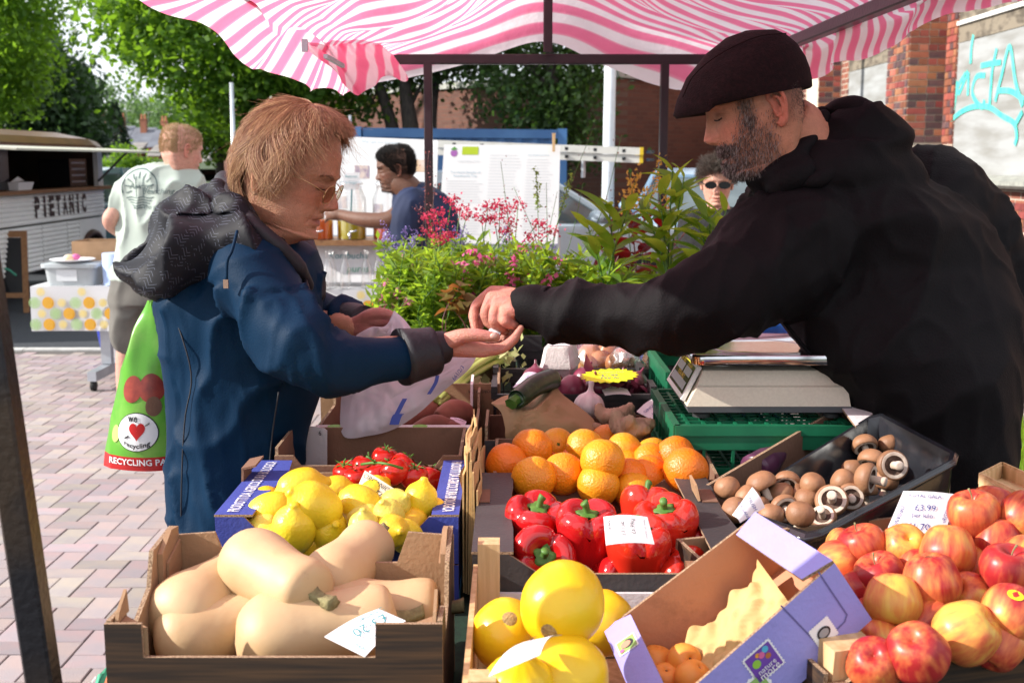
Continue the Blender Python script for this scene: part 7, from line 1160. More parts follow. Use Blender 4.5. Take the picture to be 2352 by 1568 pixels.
q=MB();q.box((XV-.42,vz(170,400)[0],zc+.025),(XV-.05,vz(208,400)[0],1.58));ww=q.build('pie_warmer',M_LCD,van)
for k in range(4):q=MB();q.box((XV-.049,vz(174,400)[0],zc+.08+k*.075),(XV-.046,vz(204,400)[0],zc+.095+k*.075));q.build('warmer_shelf',M_GALV,ww)
t=thing('paper_tray_tub','small white tub of paper trays standing on the van shelf','tub',(XV-.02,12.75,zc+.023));q=MB();q.loft([[(XV-.08,12.6,zc+.024),(XV+.05,12.6,zc+.024),(XV+.05,12.95,zc+.024),(XV-.08,12.95,zc+.024)],[(XV-.1,12.57,zc+.11),(XV+.07,12.57,zc+.11),(XV+.07,12.98,zc+.11),(XV-.1,12.98,zc+.11)]]);q.build('tub',M_PWHITE,t);q=MB();q.prism([(XV-.01,12.55,zc+.112),(XV-.01,12.75,zc+.17),(XV-.01,12.92,zc+.12)],(.003,0,0));q.build('paper_fold',M_CARD,t)
yl,yr=vz(74,475)[0],vz(197,475)[0];sl_n='PIETANIC'
for i,ch in enumerate(sl_n):
 yy=yl+(yr-yl)*(i+.5)/8.0;text(ch,(XV+.0175,yy,1.045),(0,1,0),(0,0,1),(yr-yl)/8*(.30 if ch=='I' else .70),M_BRN,van,height=.235,bold=.05)
 if i<8:
  q=MB();q.box((XV+.0195,yy-.10,1.075),(XV+.0205,yy+.10,1.085));q.build('stencil_gap',M_VAN,van)
ar=np.linspace(0,math.pi,16);yc_=(ya+Y1)/2-.05;rw=(Y1-ya)/2-.04;q=MB();q.prism([(XV-.05,ya+.002,zs_),(XV-.05,ya+.002,.845),(XV-.05,Y1,.845),(XV-.05,Y1,zs_)]+[(XV-.05,yc_+rw*math.cos(a),.30+rw*.88*math.sin(a))for a in ar],(.06,0,0));q.build('wing_panel',M_VAN,van);q=MB();q.tube([(XV+.02,yc_+rw*math.cos(a),.30+rw*.88*math.sin(a))for a in ar],.04,8);q.build('wheel_arch',mat('arch_brown',(.07,.03,.022),.35),van,True)
def wheel(par,c,r,w,ax,hub=M_GALV):
 Mx=np.array(Vector(ax).to_track_quat('Z','Y').to_matrix());q=MB();q.lathe([(r*.6,-w/2),(r*.95,-w/2),(r,-w*.3),(r,w*.3),(r*.95,w/2),(r*.6,w/2)],c,24,Mx);o=q.build('wheel',M_TYRE,par,True,40);q=MB();q.lathe([(r*.1,w*.30),(r*.45,w*.42),(r*.6,w*.52),(r*.6,w*.5)],c,20,Mx);q.build('rim',hub,o,True,40)
wheel(van,(XV-.18,yc_,.34),.34,.2,(1,0,0));wheel(van,(XV-.18,10.6,.34),.34,.2,(1,0,0));wheel(van,(XV-1.7,yc_,.34),.34,.2,(-1,0,0));wheel(van,(XV-1.7,10.6,.34),.34,.2,(-1,0,0))
af=thing('sandwich_board','wooden framed chalk sandwich board beside the food van','sign',PZ(25,720,0));b0=PZ(58,718,0);b1=b0+V3(-.62,-.05,0);tp_=V3(-.26,.28,.83)
for b in(b0,b1):q=MB();q.prism([b+V3(-.02,0,0),b+V3(.035,0,0),b+tp_*V3(.35,1,1)+V3(.035,0,0),b+tp_*V3(.35,1,1)+V3(-.02,0,0)],(0,.03,0));q.build('leg',M_OAK,af)
for f0,f1 in((.18,.24),(.92,1.0)):u=lambda b,f:b+tp_*V3(.35,1,1)*f+V3(0,.004,0);q=MB();q.prism([u(b1,f0)+V3(.036,0,0),u(b0,f0)+V3(-.021,0,0),u(b0,f1)+V3(-.021,0,0),u(b1,f1)+V3(.036,0,0)],(0,.02,0));q.build('rail',M_OAK,af)
q=MB();q.prism([u(b1,.245)+V3(.036,.006,0),u(b0,.245)+V3(-.021,.006,0),u(b0,.915)+V3(-.021,.006,0),u(b1,.915)+V3(.036,.006,0)],(0,.01,0));cbz=q.build('chalk_board',M_LCD,af);q=MB();q.tube(spline([u(b0,.45)+V3(-.4,0,0),u(b0,.5)+V3(-.2,0,.03),u(b0,.45)+V3(-.08,0,0)],8),.012,5);q.build('chalk_mark',mat('chalk_green',(.06,.3,.2),.8),cbz)
def car(label,c,yaw,col,kind='hatch',group='parked cars'):
 t=thing('parked_car',label,'car',(c[0],c[1],0),group,(0,0,R(yaw)));h=1.45;W=.86;m=mat('car_paint_'+'_'.join(label.split()[:2]),col,.25,tuple(x*.85 for x in col),1,coat=.6,spec=.5)
 bodyp=[(-2.0,.35),(-2.02,.62),(-1.95,.86),(-1.0,.94),(1.55,.98),(1.98,.92),(2.05,.6),(2.0,.32)];roofp=[(-1.0,.94),(-.25,1.38),(.3,h),(1.2,h-.03),(1.75,1.2 if kind=='hatch' else 1.38),(1.95,.95)]
 q=MB();q.loft([[(x,y*W,z+(0 if abs(y)<1 else .0))for x,z in bodyp]for y in(-1,-.97,.97,1)])if False else q.prism([(x,-W,z)for x,z in bodyp],(0,2*W,0));o=q.build('body',m);o.parent=t;mod=o.modifiers.new('b','BEVEL');mod.width=.07;mod.segments=3
 def tum(x,z,s):return(x,s*(W-.02-(z-.92)*.42),z)
 q=MB();q.loft([[tum(x,z,-1)for x,z in roofp],[tum(x,z,1)for x,z in roofp]]);o=q.build('glasshouse',M_CARG);o.parent=t
 q=MB();rp=[(-.30,1.385),(.3,h+.012),(1.2,h-.018),(1.78,1.22 if kind=='hatch' else 1.392)];q.loft([[(x,s*(W-.02-(z-.92)*.42+.012),z)for x,z in rp]+[(x,s*(W-.02-(z-.92)*.42+.012),z-.04)for x,z in rp[::-1]]for s in(-1,1)]);o=q.build('roof',m);o.parent=t
 for s in(-1,1):
  for a,b in(((-1.02,.93),(-.28,1.39)),((.38,.95),(.42,h-.02)),((1.28,.95),(1.22,h-.05)),((1.98,.93),(1.76,1.22 if kind=='hatch' else 1.38))):
   q=MB();q.tube([tum(*a,s),tum(*b,s)],.035,6);o=q.build('window_pillar',m);o.parent=t
  q=MB();q.cbox((-1.99,s*.62,.68),(.07,.3,.13));o=q.build('headlight',M_PWHITE);o.parent=t;q=MB();q.cbox((2.03,s*.70,.78),(.05,.2,.22));o=q.build('tail_light',M_BR);o.parent=t
  q=MB();q.ell((-.72,s*(W+.09),1.0),(.07,.11,.07),12,8);o=q.build('wing_mirror',m);o.parent=t
 for x in(-1.25,1.25):
  for s in(-1,1):
   Mx=np.array(Vector((0,s,0)).to_track_quat('Z','Y').to_matrix());q=MB();q.lathe([(.18,-.1),(.30,-.1),(.315,-.05),(.315,.05),(.30,.1),(.18,.1)],(x,s*(W-.09),.315),22,Mx);o=q.build('wheel',M_TYRE,None,True,40);o.parent=t;r=MB();r.lathe([(.02,.085),(.12,.095),(.20,.11)],(x,s*(W-.09),.315),18,Mx);p=r.build('rim',M_GALV,None,True);p.parent=o
 return t
car('teal grey hatchback parked between the food van and the fair haired man',P(262,371,17.5)*V3(1,1,0)+V3(-.9,.6,0),75,(.10,.20,.23));car('dark blue car with an open window behind the woman',P(500,371,15.5)*V3(1,1,0)+V3(.9,0,0),8,(.02,.045,.16));car('silver estate car with a ladder on its roof beyond the flowers',P(1140,371,12.4)*V3(1,1,0),200,(.42,.50,.56));car('light blue car parked behind the woman in sunglasses',P(1575,371,14.5)*V3(1,1,0)+V3(.4,1,0),80,(.22,.35,.50));car('white car glimpsed beyond the food van',(-11.5,22.5),95,(.55,.6,.62))
ld=thing('ladder','aluminium ladder with yellow end caps lying across behind the poster boards','ladder',P(1390,362,11.0));M_ALU=mat('aluminium',(.62,.62,.58),.4,(.54,.54,.5),8,metal=.35)
la,lb_=P(1000,338,11.2),P(1470,356,10.9);dd=nrm(lb_-la)
for dy,dz in((0,0),(.02,-.072),(.36,.0),(.38,-.072)):q=MB();o3=V3(0,dy,dz);q.prism([la+o3,lb_+o3,lb_+o3+V3(0,0,.066),la+o3+V3(0,0,.066)],(0,.028,0));st=q.build('stile',M_ALU,ld);q=MB();q.cbox(lb_+o3+V3(.014,.014,.033),(.034,.034,.07));q.build('end_cap',M_YL,st)
for k in range(8):
 for dz in(.033,-.039):q=MB();p=la+dd*(.18+k*.265)+V3(.0,0,dz);q.box(p+V3(-.015,-.004,-.014),p+V3(.015,.40,.014));q.build('rung',M_LCD,ld)
pst2=thing('roof_bar_stand','grey roof bars carrying the ladder on the silver estate car','roof rack',P(1330,400,11.1));q=MB();q.tube([P(1340,371,11.2)*V3(1,1,0)+V3(0,0,1.40),P(1340,371,11.2)*V3(1,1,0)+V3(0,0,1.58)],.02);q.build('upright',M_GALV,pst2);pst2.location=pst2.location
M_BRD2=mat('poster_white',(.78,.79,.80),.5);M_TXT=mat('print_pale_grey',(.66,.69,.71),.6);M_TXB=mat('print_pale_blue',(.42,.55,.62),.6)
def board(label,c,lines,extra=()):
 tl,tr,br_,bl=[np.array(P(*p))for p in c];t=thing('poster_board',label,'poster board',(bl+br_)/2);nn_=nrm(np.cross(tr-tl,tl-bl));q=MB();q.prism([tl,tr,br_,bl],-nn_*.012);o=q.build('board',M_BRD2,t);X,Yv=tr-tl,tl-bl;pt=lambda u,v,l=.0:tl+X*u-Yv*v+nn_*(l+.0012)
 for s,u,v,w_,m in lines:text(s,pt(u,v),X,Yv,w_*np.linalg.norm(X),m,o)
 q=MB()
 for u0,v0,u1,v1,n in extra:
  for i in range(n):vv_=v0+(v1-v0)*i/n;uu_=u1-.06*random.random();q.add([pt(u0,vv_),pt(uu_,vv_),pt(uu_,vv_+.007),pt(u0,vv_+.007)],[(3,2,1,0)])
 if extra:tag(q.build('small_print',M_TXT,o),kind='stuff')
 for p in(bl,br_):
  f=p+(tl-bl)*.1;q=MB();q.tube([(f[0],f[1]+.03,0),tuple(f+V3(0,.03,0))],.014,6);q.build('leg',M_GALV,t)
 return o,pt,nn_
def pic(o,pt,u0,v0,u1,v1,m,l=.0004,nm='photo_print'):q=MB();q.add([pt(u0,v1,l),pt(u1,v1,l),pt(u1,v0,l),pt(u0,v0,l)],[(0,1,2,3)]);return q.build(nm,m,o)
M_PH=mat('photo_mauve',(.30,.24,.32),.5,(.6,.5,.45),22,(.4,.6));M_PH2=mat('photo_orange',(.62,.40,.22),.5,(.70,.62,.58),12)
o,pt,_=board('large white poster board headed Why I got into Kombucha behind the juice seller',[(745,312,8.9),(1006,322,8.8),(1000,540,8.8),(745,540,8.9)],[('Why I got into Kombucha',.5,.045,.34,M_TXB)],[(.05,.10,.95,.28,7),(.05,.42,.38,.9,14),(.58,.42,.95,.62,8)]);pic(o,pt,.27,.28,.40,.41,M_PH);pic(o,pt,.70,.20,.93,.32,M_PH2);pic(o,pt,.10,.60,.20,.72,M_PH);pic(o,pt,.44,.66,.52,.74,M_PH)
o,pt,_=board('white poster board with a lime green label and kombucha health text',[(1020,332,8.55),(1287,334,8.5),(1281,560,8.5),(1006,560,8.55)],[('THE HEALTHY',.22,.165,.20,M_TXT),('The Health Benefits of',.20,.275,.26,M_TXB),('Kombucha Tea',.20,.31,.20,M_TXB),('DETOXIFICATION',.82,.10,.18,M_TXB),('GUT HEALTH',.45,.64,.20,M_TXB)],[(.04,.36,.36,.6,9),(.40,.10,.68,.9,26),(.72,.14,.96,.9,26),(.04,.70,.36,.92,8)]);pic(o,pt,.16,.02,.30,.10,mat('label_lime',(.42,.55,.02),.5));q=MB();q.add([pt(.09+.03*math.cos(a),.085+.035*math.sin(a),.0006)for a in np.linspace(0,-6.2,16)],[tuple(range(16))]);q.build('beetroot_logo',mat('logo_purple',(.35,.12,.4),.5),o);q=MB();q.add([pt(.06,.05,.0008),pt(.09,.06,.0008),pt(.12,.045,.0008),pt(.09,.02,.0008)],[(0,1,2,3)]);q.build('logo_leaf',mat('logo_leaf',(.1,.3,.06),.5),o)
pg=thing('clothes_peg','large wooden peg clipped on the corner of the right poster board','peg',P(1272,330,8.45));
for s in(0,.012):q=MB();a_=P(1272,306,8.45+s);q.prism([a_+V3(-.012,0,0),a_+V3(.012,0,0),a_+V3(.009,0,-.13),a_+V3(-.009,0,-.13)],(0,.009,0));q.build('prong',M_PINE,pg)
M_CLOTH=mat('white_oilcloth',(.62,.62,.64),.5);CIT=[mat('citrus_orange',(.72,.36,.02),.6),mat('citrus_lime',(.36,.55,.22),.6),mat('citrus_yellow',(.75,.58,.16),.6),mat('citrus_pith',(.78,.76,.66),.6)]
def citrus(par,o,X,Z,n,w_,h_):
 bb=[MB()for _ in CIT];s=.092
 for r in range(int(h_/(s*.80))+1):
  for c in range(int(w_/s)+2):
   u,v=(c+.5*(r%2))*s-.02,(r+.35)*s*.80;k=(c*2+r*1+r//2)%3;rad=(.040,.038,.028)[k]
   if u<rad*.5 or u>w_-rad*.5 or v+rad>h_ or v<rad*.7:continue
   def rg(r0,r1,l,m,a0=0,a1=6.2832,nn=18):
    a=np.linspace(a0,a1,nn);p=[o+X*(u+r1*math.cos(t))-Z*(v+r1*math.sin(t))+n*l for t in a];p2=[o+X*(u+r0*math.cos(t))-Z*(v+r0*math.sin(t))+n*l for t in a[::-1]]if r0>0 else[o+X*u-Z*v+n*l];b=bb[m]
    if r0>0:b.grid(np.stack((np.array(p),np.array(p2)[::-1]),1))
    else:b.add(p+p2,[tuple(range(len(p)+1))])
   rg(.86*rad,rad,.0015,k);
   if k==0:rg(0,.86*rad,.0013,0)
   for j in range(8):rg(0,.76*rad,.002,k if k else 0,j*.7854+.10,(j+1)*.7854-.10,4)
   if k==0:
    for j in range(8):rg(.1*rad,.74*rad,.0024,2,j*.7854-.04,j*.7854+.04,2)
 q=MB()
 for i,b in enumerate(bb):
  if b.n:q.m=i;q.add(np.vstack(b.v),b.f)
 tag(q.build('citrus_print',CIT,par),kind='stuff')
def cloth_table(label,x0,x1,y0,y1,zt,zb,legs_=True):
 t=thing('folding_table',label,'table',((x0+x1)/2,(y0+y1)/2,0));q=MB();q.box((x0+.02,y0+.02,zt-.03),(x1-.02,y1-.02,zt-.004));q.build('table_top',M_WHITE,t)
 for x in(x0+.38,x1-.3):q=MB();q.box((x-.035,(y0+y1)/2-.03,.14),(x+.035,(y0+y1)/2+.03,zt-.031));q.build('leg',M_GALV,t)
 for x in(x0+.38,x1-.3):
  q=MB();q.prism([(x-.03,y0-.03,.07),(x+.03,y0-.03,.07),(x+.035,y1,.07),(x-.035,y1,.07)],(0,0,.065));f=q.build('foot_bar',M_GALV,t)
  for y in(y0,y1-.03):q=MB();q.lathe([(.01,-.018),(.034,-.016),(.036,0),(.034,.016),(.01,.018)],(x,y,.036),14,np.array(Vector((1,0,0)).to_track_quat('Z','Y').to_matrix()));q.build('castor',M_TYRE,f,True)
 c=MB();nx=60;xs_=np.linspace(x0-.008,x1+.008,nx);G=np.array([[(x+(.10 if i==0 else 0)*k*.0,y0-.012-.012*k*(1+math.sin(x*9)),zt+.002-(zt-zb)*k)for k in(0,.03,.3,.6,1)]for i,x in enumerate(xs_)]);c.grid(G);top=np.array([[(x,y,zt+.003)for y in(y0-.012,y1+.01)]for x in(x0-.008,x1+.008)]);c.grid(top[:,::-1])
 for xx,s in((x0-.009,1),(x1+.009,-1)):c.grid(np.array([[(xx,y,zt+.002-(zt-zb)*k)for k in(0,1)]for y in np.linspace(y0-.012,y1,6)]))
 o=tag(c.build('tablecloth',M_CLOTH,None),label.split(' table')[0]+' cloth printed with orange and lime slices','tablecloth');citrus(o,V3(x0,y0-.040,zt-.005),V3(1,0,0),V3(0,0,1),V3(0,-1,0),x1-x0,zt-zb);return t
cloth_table('castor legged table left of the fair haired man',-3.24,-2.15,7.9,8.5,.715,.415);cloth_table('juice sellers long table',-1.62,-.45,7.75,8.4,.71,.41)
bx_=crate('cardboard_box','large open cardboard box standing on the citrus cloth behind the white tub',-3.07,-2.6,8.2,8.5,.72,1.0,M_KRAFT,M_KRAFT,cat='box')
M_TUB=mat('translucent_tub',(.66,.70,.72),.3,(.6,.64,.66),4,trans=.4);tb=thing('plastic_tub','translucent white plastic tub with a plate on its lid','tub',(-3.0,8.0,.72))
def rrect(x0,x1,y0,y1,z,r,n=4):return np.array([(cx+r*math.cos(R(a0+90*k/n)),cy+r*math.sin(R(a0+90*k/n)),z)for cx,cy,a0 in((x1-r,y0+r,-90),(x1-r,y1-r,0),(x0+r,y1-r,90),(x0+r,y0+r,180))for k in range(n+1)])
q=MB();q.loft([rrect(-3.155,-2.84,7.93,8.15,.72,.04),rrect(-3.17,-2.825,7.92,8.16,.84,.05)]);q.build('tub',M_TUB,tb,True,40);q=MB();q.loft([rrect(-3.19,-2.805,7.90,8.18,.841,.05),rrect(-3.19,-2.805,7.90,8.18,.865,.05),rrect(-3.15,-2.84,7.93,8.15,.872,.05)]);q.build('lid',M_TUB,tb,True,40);q=MB();q.add([(-3.08,7.921,.75),(-2.94,7.921,.75),(-2.94,7.918,.83),(-3.08,7.918,.83)],[(0,1,2,3)]);q.build('label',M_TXT,tb)
plt_=thing('plate','white plate with a piece of pink iced cake on the tub lid','plate',(-3.0,8.02,.874));q=MB();q.lathe([(.01,.874),(.09,.875),(.145,.89),(.15,.893),(.145,.895),(.09,.88),(.01,.879)],(-3.0,8.02,0),28);q.build('dish',M_PWHITE,plt_,True)
ck=thing('cake_piece','small crumbly cake piece with pink icing on the plate','cake',(-3.0,8.02,.88));q=MB();q.ell((-3.01,8.0,.902),(.045,.04,.025),12,8);q.build('sponge',M_PH2,ck,True);q=MB();q.ell((-2.97,8.0,.908),(.03,.03,.022),12,8);q.build('icing',M_P4,ck,True)
rl_=thing('paper_roll','pale blue roll of paper towel on the citrus cloth','paper roll',(-2.77+.06,7.98,.72));q=MB();q.lathe([(.03,.935),(.085,.935),(.088,.93),(.088,.722),(.03,.722)],(-2.70,8.0,0),28);q.build('roll',mat('roll_blue',(.36,.46,.72),.8,(.42,.52,.76),4),rl_,True,40)
bn=thing('blue_bin','blue plastic bin with a beetroot logo sticker under the table','bin',(-3.0,8.9,0));q=MB();q.loft([rrect(-3.10,-2.66,8.78,9.1,.002,.04),rrect(-3.14,-2.62,8.75,9.13,.30,.05),rrect(-3.16,-2.60,8.73,9.15,.31,.05)]);q.build('tub',mat('bin_blue',(.02,.045,.36),.4),bn,True,40);q=MB();q.add([(-3.05,8.755,.07),(-2.85,8.755,.07),(-2.85,8.742,.24),(-3.05,8.742,.24)],[(0,1,2,3)]);ls=q.build('logo_sticker',M_PWHITE,bn);q=MB();q.add([(-2.96+.04*math.cos(a),8.744,.18+.035*math.sin(a))for a in np.linspace(0,6.2,14)],[tuple(range(14))]);q.build('beetroot_logo',MATS['logo_purple'],ls)
sh=thing('drinks_shelf','raised wooden shelf for the juice dispensers on the long table','shelf',(-1.1,8.0,.72));q=MB();q.box((-1.50,7.85,.995),(-.60,8.25,1.03));q.build('board',M_OAK,sh)
for x in(-1.46,-.66):q=MB();q.box((x,7.9,.716),(x+.03,8.2,.994));q.build('support',M_OAK,sh)
for px,zl,col,l in((732,.20,(.80,.20,.01),'glass dispenser of orange juice nearest the woman'),(808,.24,(.62,.50,.01),'tall glass dispenser of yellow juice with a steel tap'),(890,.22,(.62,.05,.015),'glass dispenser of red juice beside the seller')):
 x=P(px,500,7.98)[0];d=thing('juice_dispenser',l,'drink dispenser',(x,7.98,1.031));r=.095;q=MB();q.lathe([(.005,1.034),(r,1.036),(r,1.036+zl*.62),(.005,1.036+zl*.62)],(x,7.98,0),24);q.build('juice',mat('juice_'+l.split()[4 if px>800 and px<850 else 3],col,.25,trans=.35),d,True,40);q=MB();q.lathe([(r+.004,1.032),(r+.005,1.3),(.075,1.36),(.07,1.39),(.078,1.40)],(x,7.98,0),24,cap=False);q.build('jar',M_FILM,d,True);q=MB();q.lathe([(.005,1.425),(.07,1.42),(.085,1.40),(.085,1.395)],(x,7.98,0),24,cap=False);q.build('lid',M_FILM,d,True)
 q=MB();q.tube([(x,7.98-r,1.065),(x,7.98-r-.04,1.065)],.012,8);q.tube([(x,7.98-r-.035,1.085),(x,7.98-r-.035,1.04)],.009,8);q.tube([(x,7.98-r-.035,1.085),(x+.05,7.98-r-.045,1.095)],.006,6);q.build('tap',M_STL,d,True)
sgn=thing('sign_stick','small white handwritten sign on a stick in the yellow dispenser','sign',P(808,430,7.98));q=MB();q.tube([P(808,435,7.98),P(805,530,7.98)],.006,6);q.build('stick',mat('stick_teal',(.05,.2,.22),.5),sgn);q=MB();q.prism([P(789,396,7.97),P(826,396,7.97),P(826,435,7.97),P(789,435,7.97)],(0,.004,0));sb_=q.build('card',M_CARD,sgn);text('Beetroot',P(807,405,7.968),(1,0,0),(0,0,1),.08,M_INKT,sb_);text('& Ginger',P(807,420,7.968),(1,0,0),(0,0,1),.08,M_INKT,sb_)
ks_=thing('kombucha_sign','white paper sign handwritten Kombucha behind the glass bottles','sign',P(800,650,8.0));q=MB();q.prism([P(708,564,7.97),P(892,564,7.97),P(890,648,7.9),P(708,648,7.9)],(0,.004,0));o=q.build('sheet',M_CARD,ks_);text('Kombucha',P(800,587,7.945),(1,0,0),(0,0,1),.26,M_INKT,o,shear=.15);text('pures',P(822,622,7.915),(1,0,0),(0,0,1),.15,mat('ink_green',(.1,.4,.25),.6),o,shear=.15)
q=MB();q.lathe([(.004,0),(.036,0),(.038,.006),(.038,.13),(.030,.165),(.016,.20),(.0145,.25),(.017,.252),(.017,.265),(.012,.265)],(0,0,0),18);bt=q.mesh('glass_bottle',M_FILM)
for i,(px,py,l)in enumerate(((742,652,'leftmost'),(762,658,'second from left'),(778,650,'third from left'),(803,656,'fourth from left'),(855,650,'fifth from left'),(880,652,'rightmost'))):put('glass_bottle',bt,PZ(px,py,.716)*V3(1,0,0)+V3(0,7.82-(py-650)*.008,.716),'empty clear glass bottle, %s in the row under the juice shelf'%l,'bottle','clear glass bottles',(0,0,0),.95)
# ------------------------------------------------------------------ distant people
def shirt(parts,m,par,nm,vox=.012,fold=.006,sm=4):q=MB();parts(q);me=remesh(q,vox,sm);displace(me,lambda v:(1-np.abs(sn(v*V3(1,1,.4),6,3)))**3*fold*2-fold*.5);return fit(nm,setmat(me,m),par)
SK3=(.56,.30,.23);YT=6.5;Ht=Head(headM(420,348,YT,42,8),1.08,1.,SK3,seed=5);ms=[Ht.me];Ht.ear(-1,ms,(.58,.27,.21));Ht.ear(1,ms,SK3);q=MB();pl(q,[(410,385,YT,26),(385,430,YT,28),(355,560,YT,34),(340,640,YT,30)]);pl(q,[(370,430,YT,20),(318,428,YT,20),(278,475,YT,20),(252,508,YT-.05,18),(285,540,YT+.12,14)],14);pl(q,[(390,440,YT,20),(440,440,YT,18),(470,520,YT,15)],14);pl(q,[(338,620,YT,24),(296,780,YT,24),(288,860,YT,22),(292,985,YT,15)],14);pl(q,[(342,620,YT,24),(350,780,YT+.1,24),(350,990,YT+.1,15)],14);b_=remesh(q,.012,4);tint(b_,np.tile(SK3,(len(b_.vertices),1)));ms.append(setmat(b_,M_SKIN));guy=add_person('fair haired man seen from behind in a pale printed t-shirt and grey shorts',ms)
M_BLO=hairmat('sandy_hair',(.30,.19,.09),(.58,.44,.26));strands('cropped_hair',short_hair(Ht,lambda v:(v[:,2]>-.02)*(v[:,0]<.085)*np.clip((v[:,2]+.03-np.maximum(v[:,0],0)*.9)/.02,0,1),7000,.011,(-.2,0,.4),.7,4,.3),.0009,M_BLO,guy)
M_TEE=mat('pale_mint_tee',(.44,.50,.45),.85,(.39,.45,.40),4);
def tee(q):q.loft([ering(*r)for r in((392,378,40,YT,.06),(378,392,75,YT,.09),(372,420,96,YT,.12),(368,480,94,YT,.13),(355,560,88,YT,.13),(342,620,84,YT,.13),(338,642,84,YT,.13))]);pl(q,[(318,420,YT,34),(288,452,YT,31),(276,478,YT,28)],14);pl(q,[(440,430,YT,30),(462,480,YT,26)],14)
ts_=shirt(tee,M_TEE,guy,'t_shirt',.010,.010)
M_SHORT=mat('grey_shorts',(.15,.14,.125),.9,(.11,.105,.095),8);shirt(lambda q:(q.loft([ering(*r)for r in((338,622,80,YT,.125),(335,680,82,YT,.13),(330,700,78,YT,.13))]),pl(q,[(300,680,YT,44),(294,740,YT,40),(292,782,YT,35)],14),pl(q,[(352,680,YT+.05,44),(352,785,YT+.08,36)],14)),M_SHORT,guy,'shorts',.012,.008)
for x in(290,350):q=MB();b=P(x,1000,YT);q.ell((b[0]+.03,b[1]+.05,.05),(.06,.13,.055),14,8);q.build('shoe',M_SHOE,guy,True)
tr_=lambda v:v+0
def wrap(o,yy=-1):
 dg=bpy.context.evaluated_depsgraph_get();v=vget(o.data)
 for i in range(len(v)):
  ok,loc,nn_,_=ts_.ray_cast(Vector((v[i][0],YT-1,v[i][2])),Vector((0,1,0)))
  if ok:v[i][1]=loc.y-.003
 vset(o.data,v)
M_TEEP=mat('print_slate',(.09,.13,.13),.7)
pq=MB();c0=P(335,430,YT)
for k in range(9):a=R(200-k*27);pq.grid(np.array([[c0+V3(math.cos(a)*r-math.sin(a)*s,0,math.sin(a)*r+math.cos(a)*s)for s in(-.003,.003)]for r in np.linspace(.05,.085,5)]))
a=np.linspace(-.3,math.pi+.3,40);pq.grid(np.stack([c0+np.stack((np.cos(a)*r,0*a,np.sin(a)*r),1)for r in(.098,.105)],1))
for k in range(5):xs_=np.linspace(-.08+k*.012,.08-k*.012,14);pq.grid(np.stack([c0+np.stack((xs_,0*xs_,-.055-k*.014+.003*np.sin(xs_*90)+h),1)for h in(0,.005)],1))
for x in(-.02,.02):pq.grid(np.array([[c0+V3(x+s,0,z)for s in(0,.005)]for z in np.linspace(-.05,.06,6)]))
bpy.context.view_layer.update();wrap(pq.build('sunset_print',M_TEEP,ts_));
for s,px,py,w_ in(('Always',312,430,.14),('Searching',355,442,.17),('FOR THE SUN',330,478,.16)):wrap(text(s,P(px,py,YT-.2),(1,0,0),(0,0,1),w_,M_TEEP,ts_,shear=.25 if s[1]!='O' else 0))
SK4=(.13,.055,.032);YJ=7.3;Hj=Head(headM(908,392,YJ,186,6),1.12,1.05,SK4,(.12,.04,.03),seed=6);ms=[Hj.me];Hj.ear(1,ms,(.16,.065,.04));Hj.ear(-1,ms,SK4);q=MB();pl(q,[(918,420,YJ,30),(945,450,YJ,34),(985,560,YJ,34),(995,650,YJ,34)]);pl(q,[(925,490,YJ-.12,26),(888,506,YJ-.15,20),(830,504,YJ-.1,17),(785,494,YJ,12)],14);pl(q,[(790,494,YJ,13),(765,493,YJ+.02,13),(750,490,YJ+.04,6)],10);pl(q,[(768,498,YJ,8),(752,502,YJ+.02,5),(747,510,YJ+.02,4)],8);pl(q,[(772,490,YJ,7),(755,484,YJ+.02,5)],8);pl(q,[(938,560,YJ-.16,22),(920,600,YJ-.16,18),(890,660,YJ-.1,16),(876,690,YJ-.05,16)],12);b_=remesh(q,.010,3);tint(b_,np.tile(SK4,(len(b_.vertices),1)));ms.append(setmat(b_,M_SKIN));jm=add_person('dark haired man in a navy polo shirt reaching to the juice dispensers',ms)
M_BLK=hairmat('black_hair',(.006,.005,.005),(.03,.025,.022));jmask=lambda v:np.clip((v[:,2]+.035-np.maximum(v[:,0]--.01,0)*1.0)/.015,0,1)*(v[:,0]<.092);strands('hair',short_hair(Hj,lambda v:jmask(v)*(v[:,2]>-.045),9500,.019,(.3,0,.7),.8,5,.3),.0014,M_BLK,jm);strands('stubble',short_hair(Hj,lambda v:(bshade(v)[0]*(v[:,2]<-.02)),1800,.005,(0,0,-1),.4,3,.2),.0005,M_BLK,jm);brow(Hj,M_BLK,160,jm)
def polo(q):q.loft([ering(*r)for r in((940,420,32,YJ,.06),(962,445,58,YJ,.10),(975,480,72,YJ,.13),(985,540,72,YJ,.135),(990,620,68,YJ,.14),(990,680,66,YJ,.14))]);pl(q,[(945,470,YJ-.1,38),(928,510,YJ-.14,36),(930,552,YJ-.15,32)],14);pl(q,[(930,430,YJ,30),(915,448,YJ,14)],12)
shirt(polo,mat('navy_polo',(.007,.017,.062),.8,(.005,.012,.045),6),jm,'polo_shirt',.010,.006);legs(jm,P(990,600,YJ)[0],YJ,.82,.09,.08,foot=(-1,0))
SK5=(.55,.30,.22);YG=5.9;Hg=Head(headM(1647,422,YG,262,4),.98,.9,SK5,seed=8);ms=[Hg.me];Hg.ear(1,ms,SK5);Hg.ear(-1,ms,SK5);q=MB();pl(q,[(1650,470,YG,24),(1650,520,YG,40),(1650,640,YG,50)]);b_=remesh(q,.012,3);tint(b_,np.tile(SK5,(len(b_.vertices),1)));ms.append(setmat(b_,M_SKIN));gw=add_person('woman with short greying hair and dark sunglasses behind the tall plants',ms)
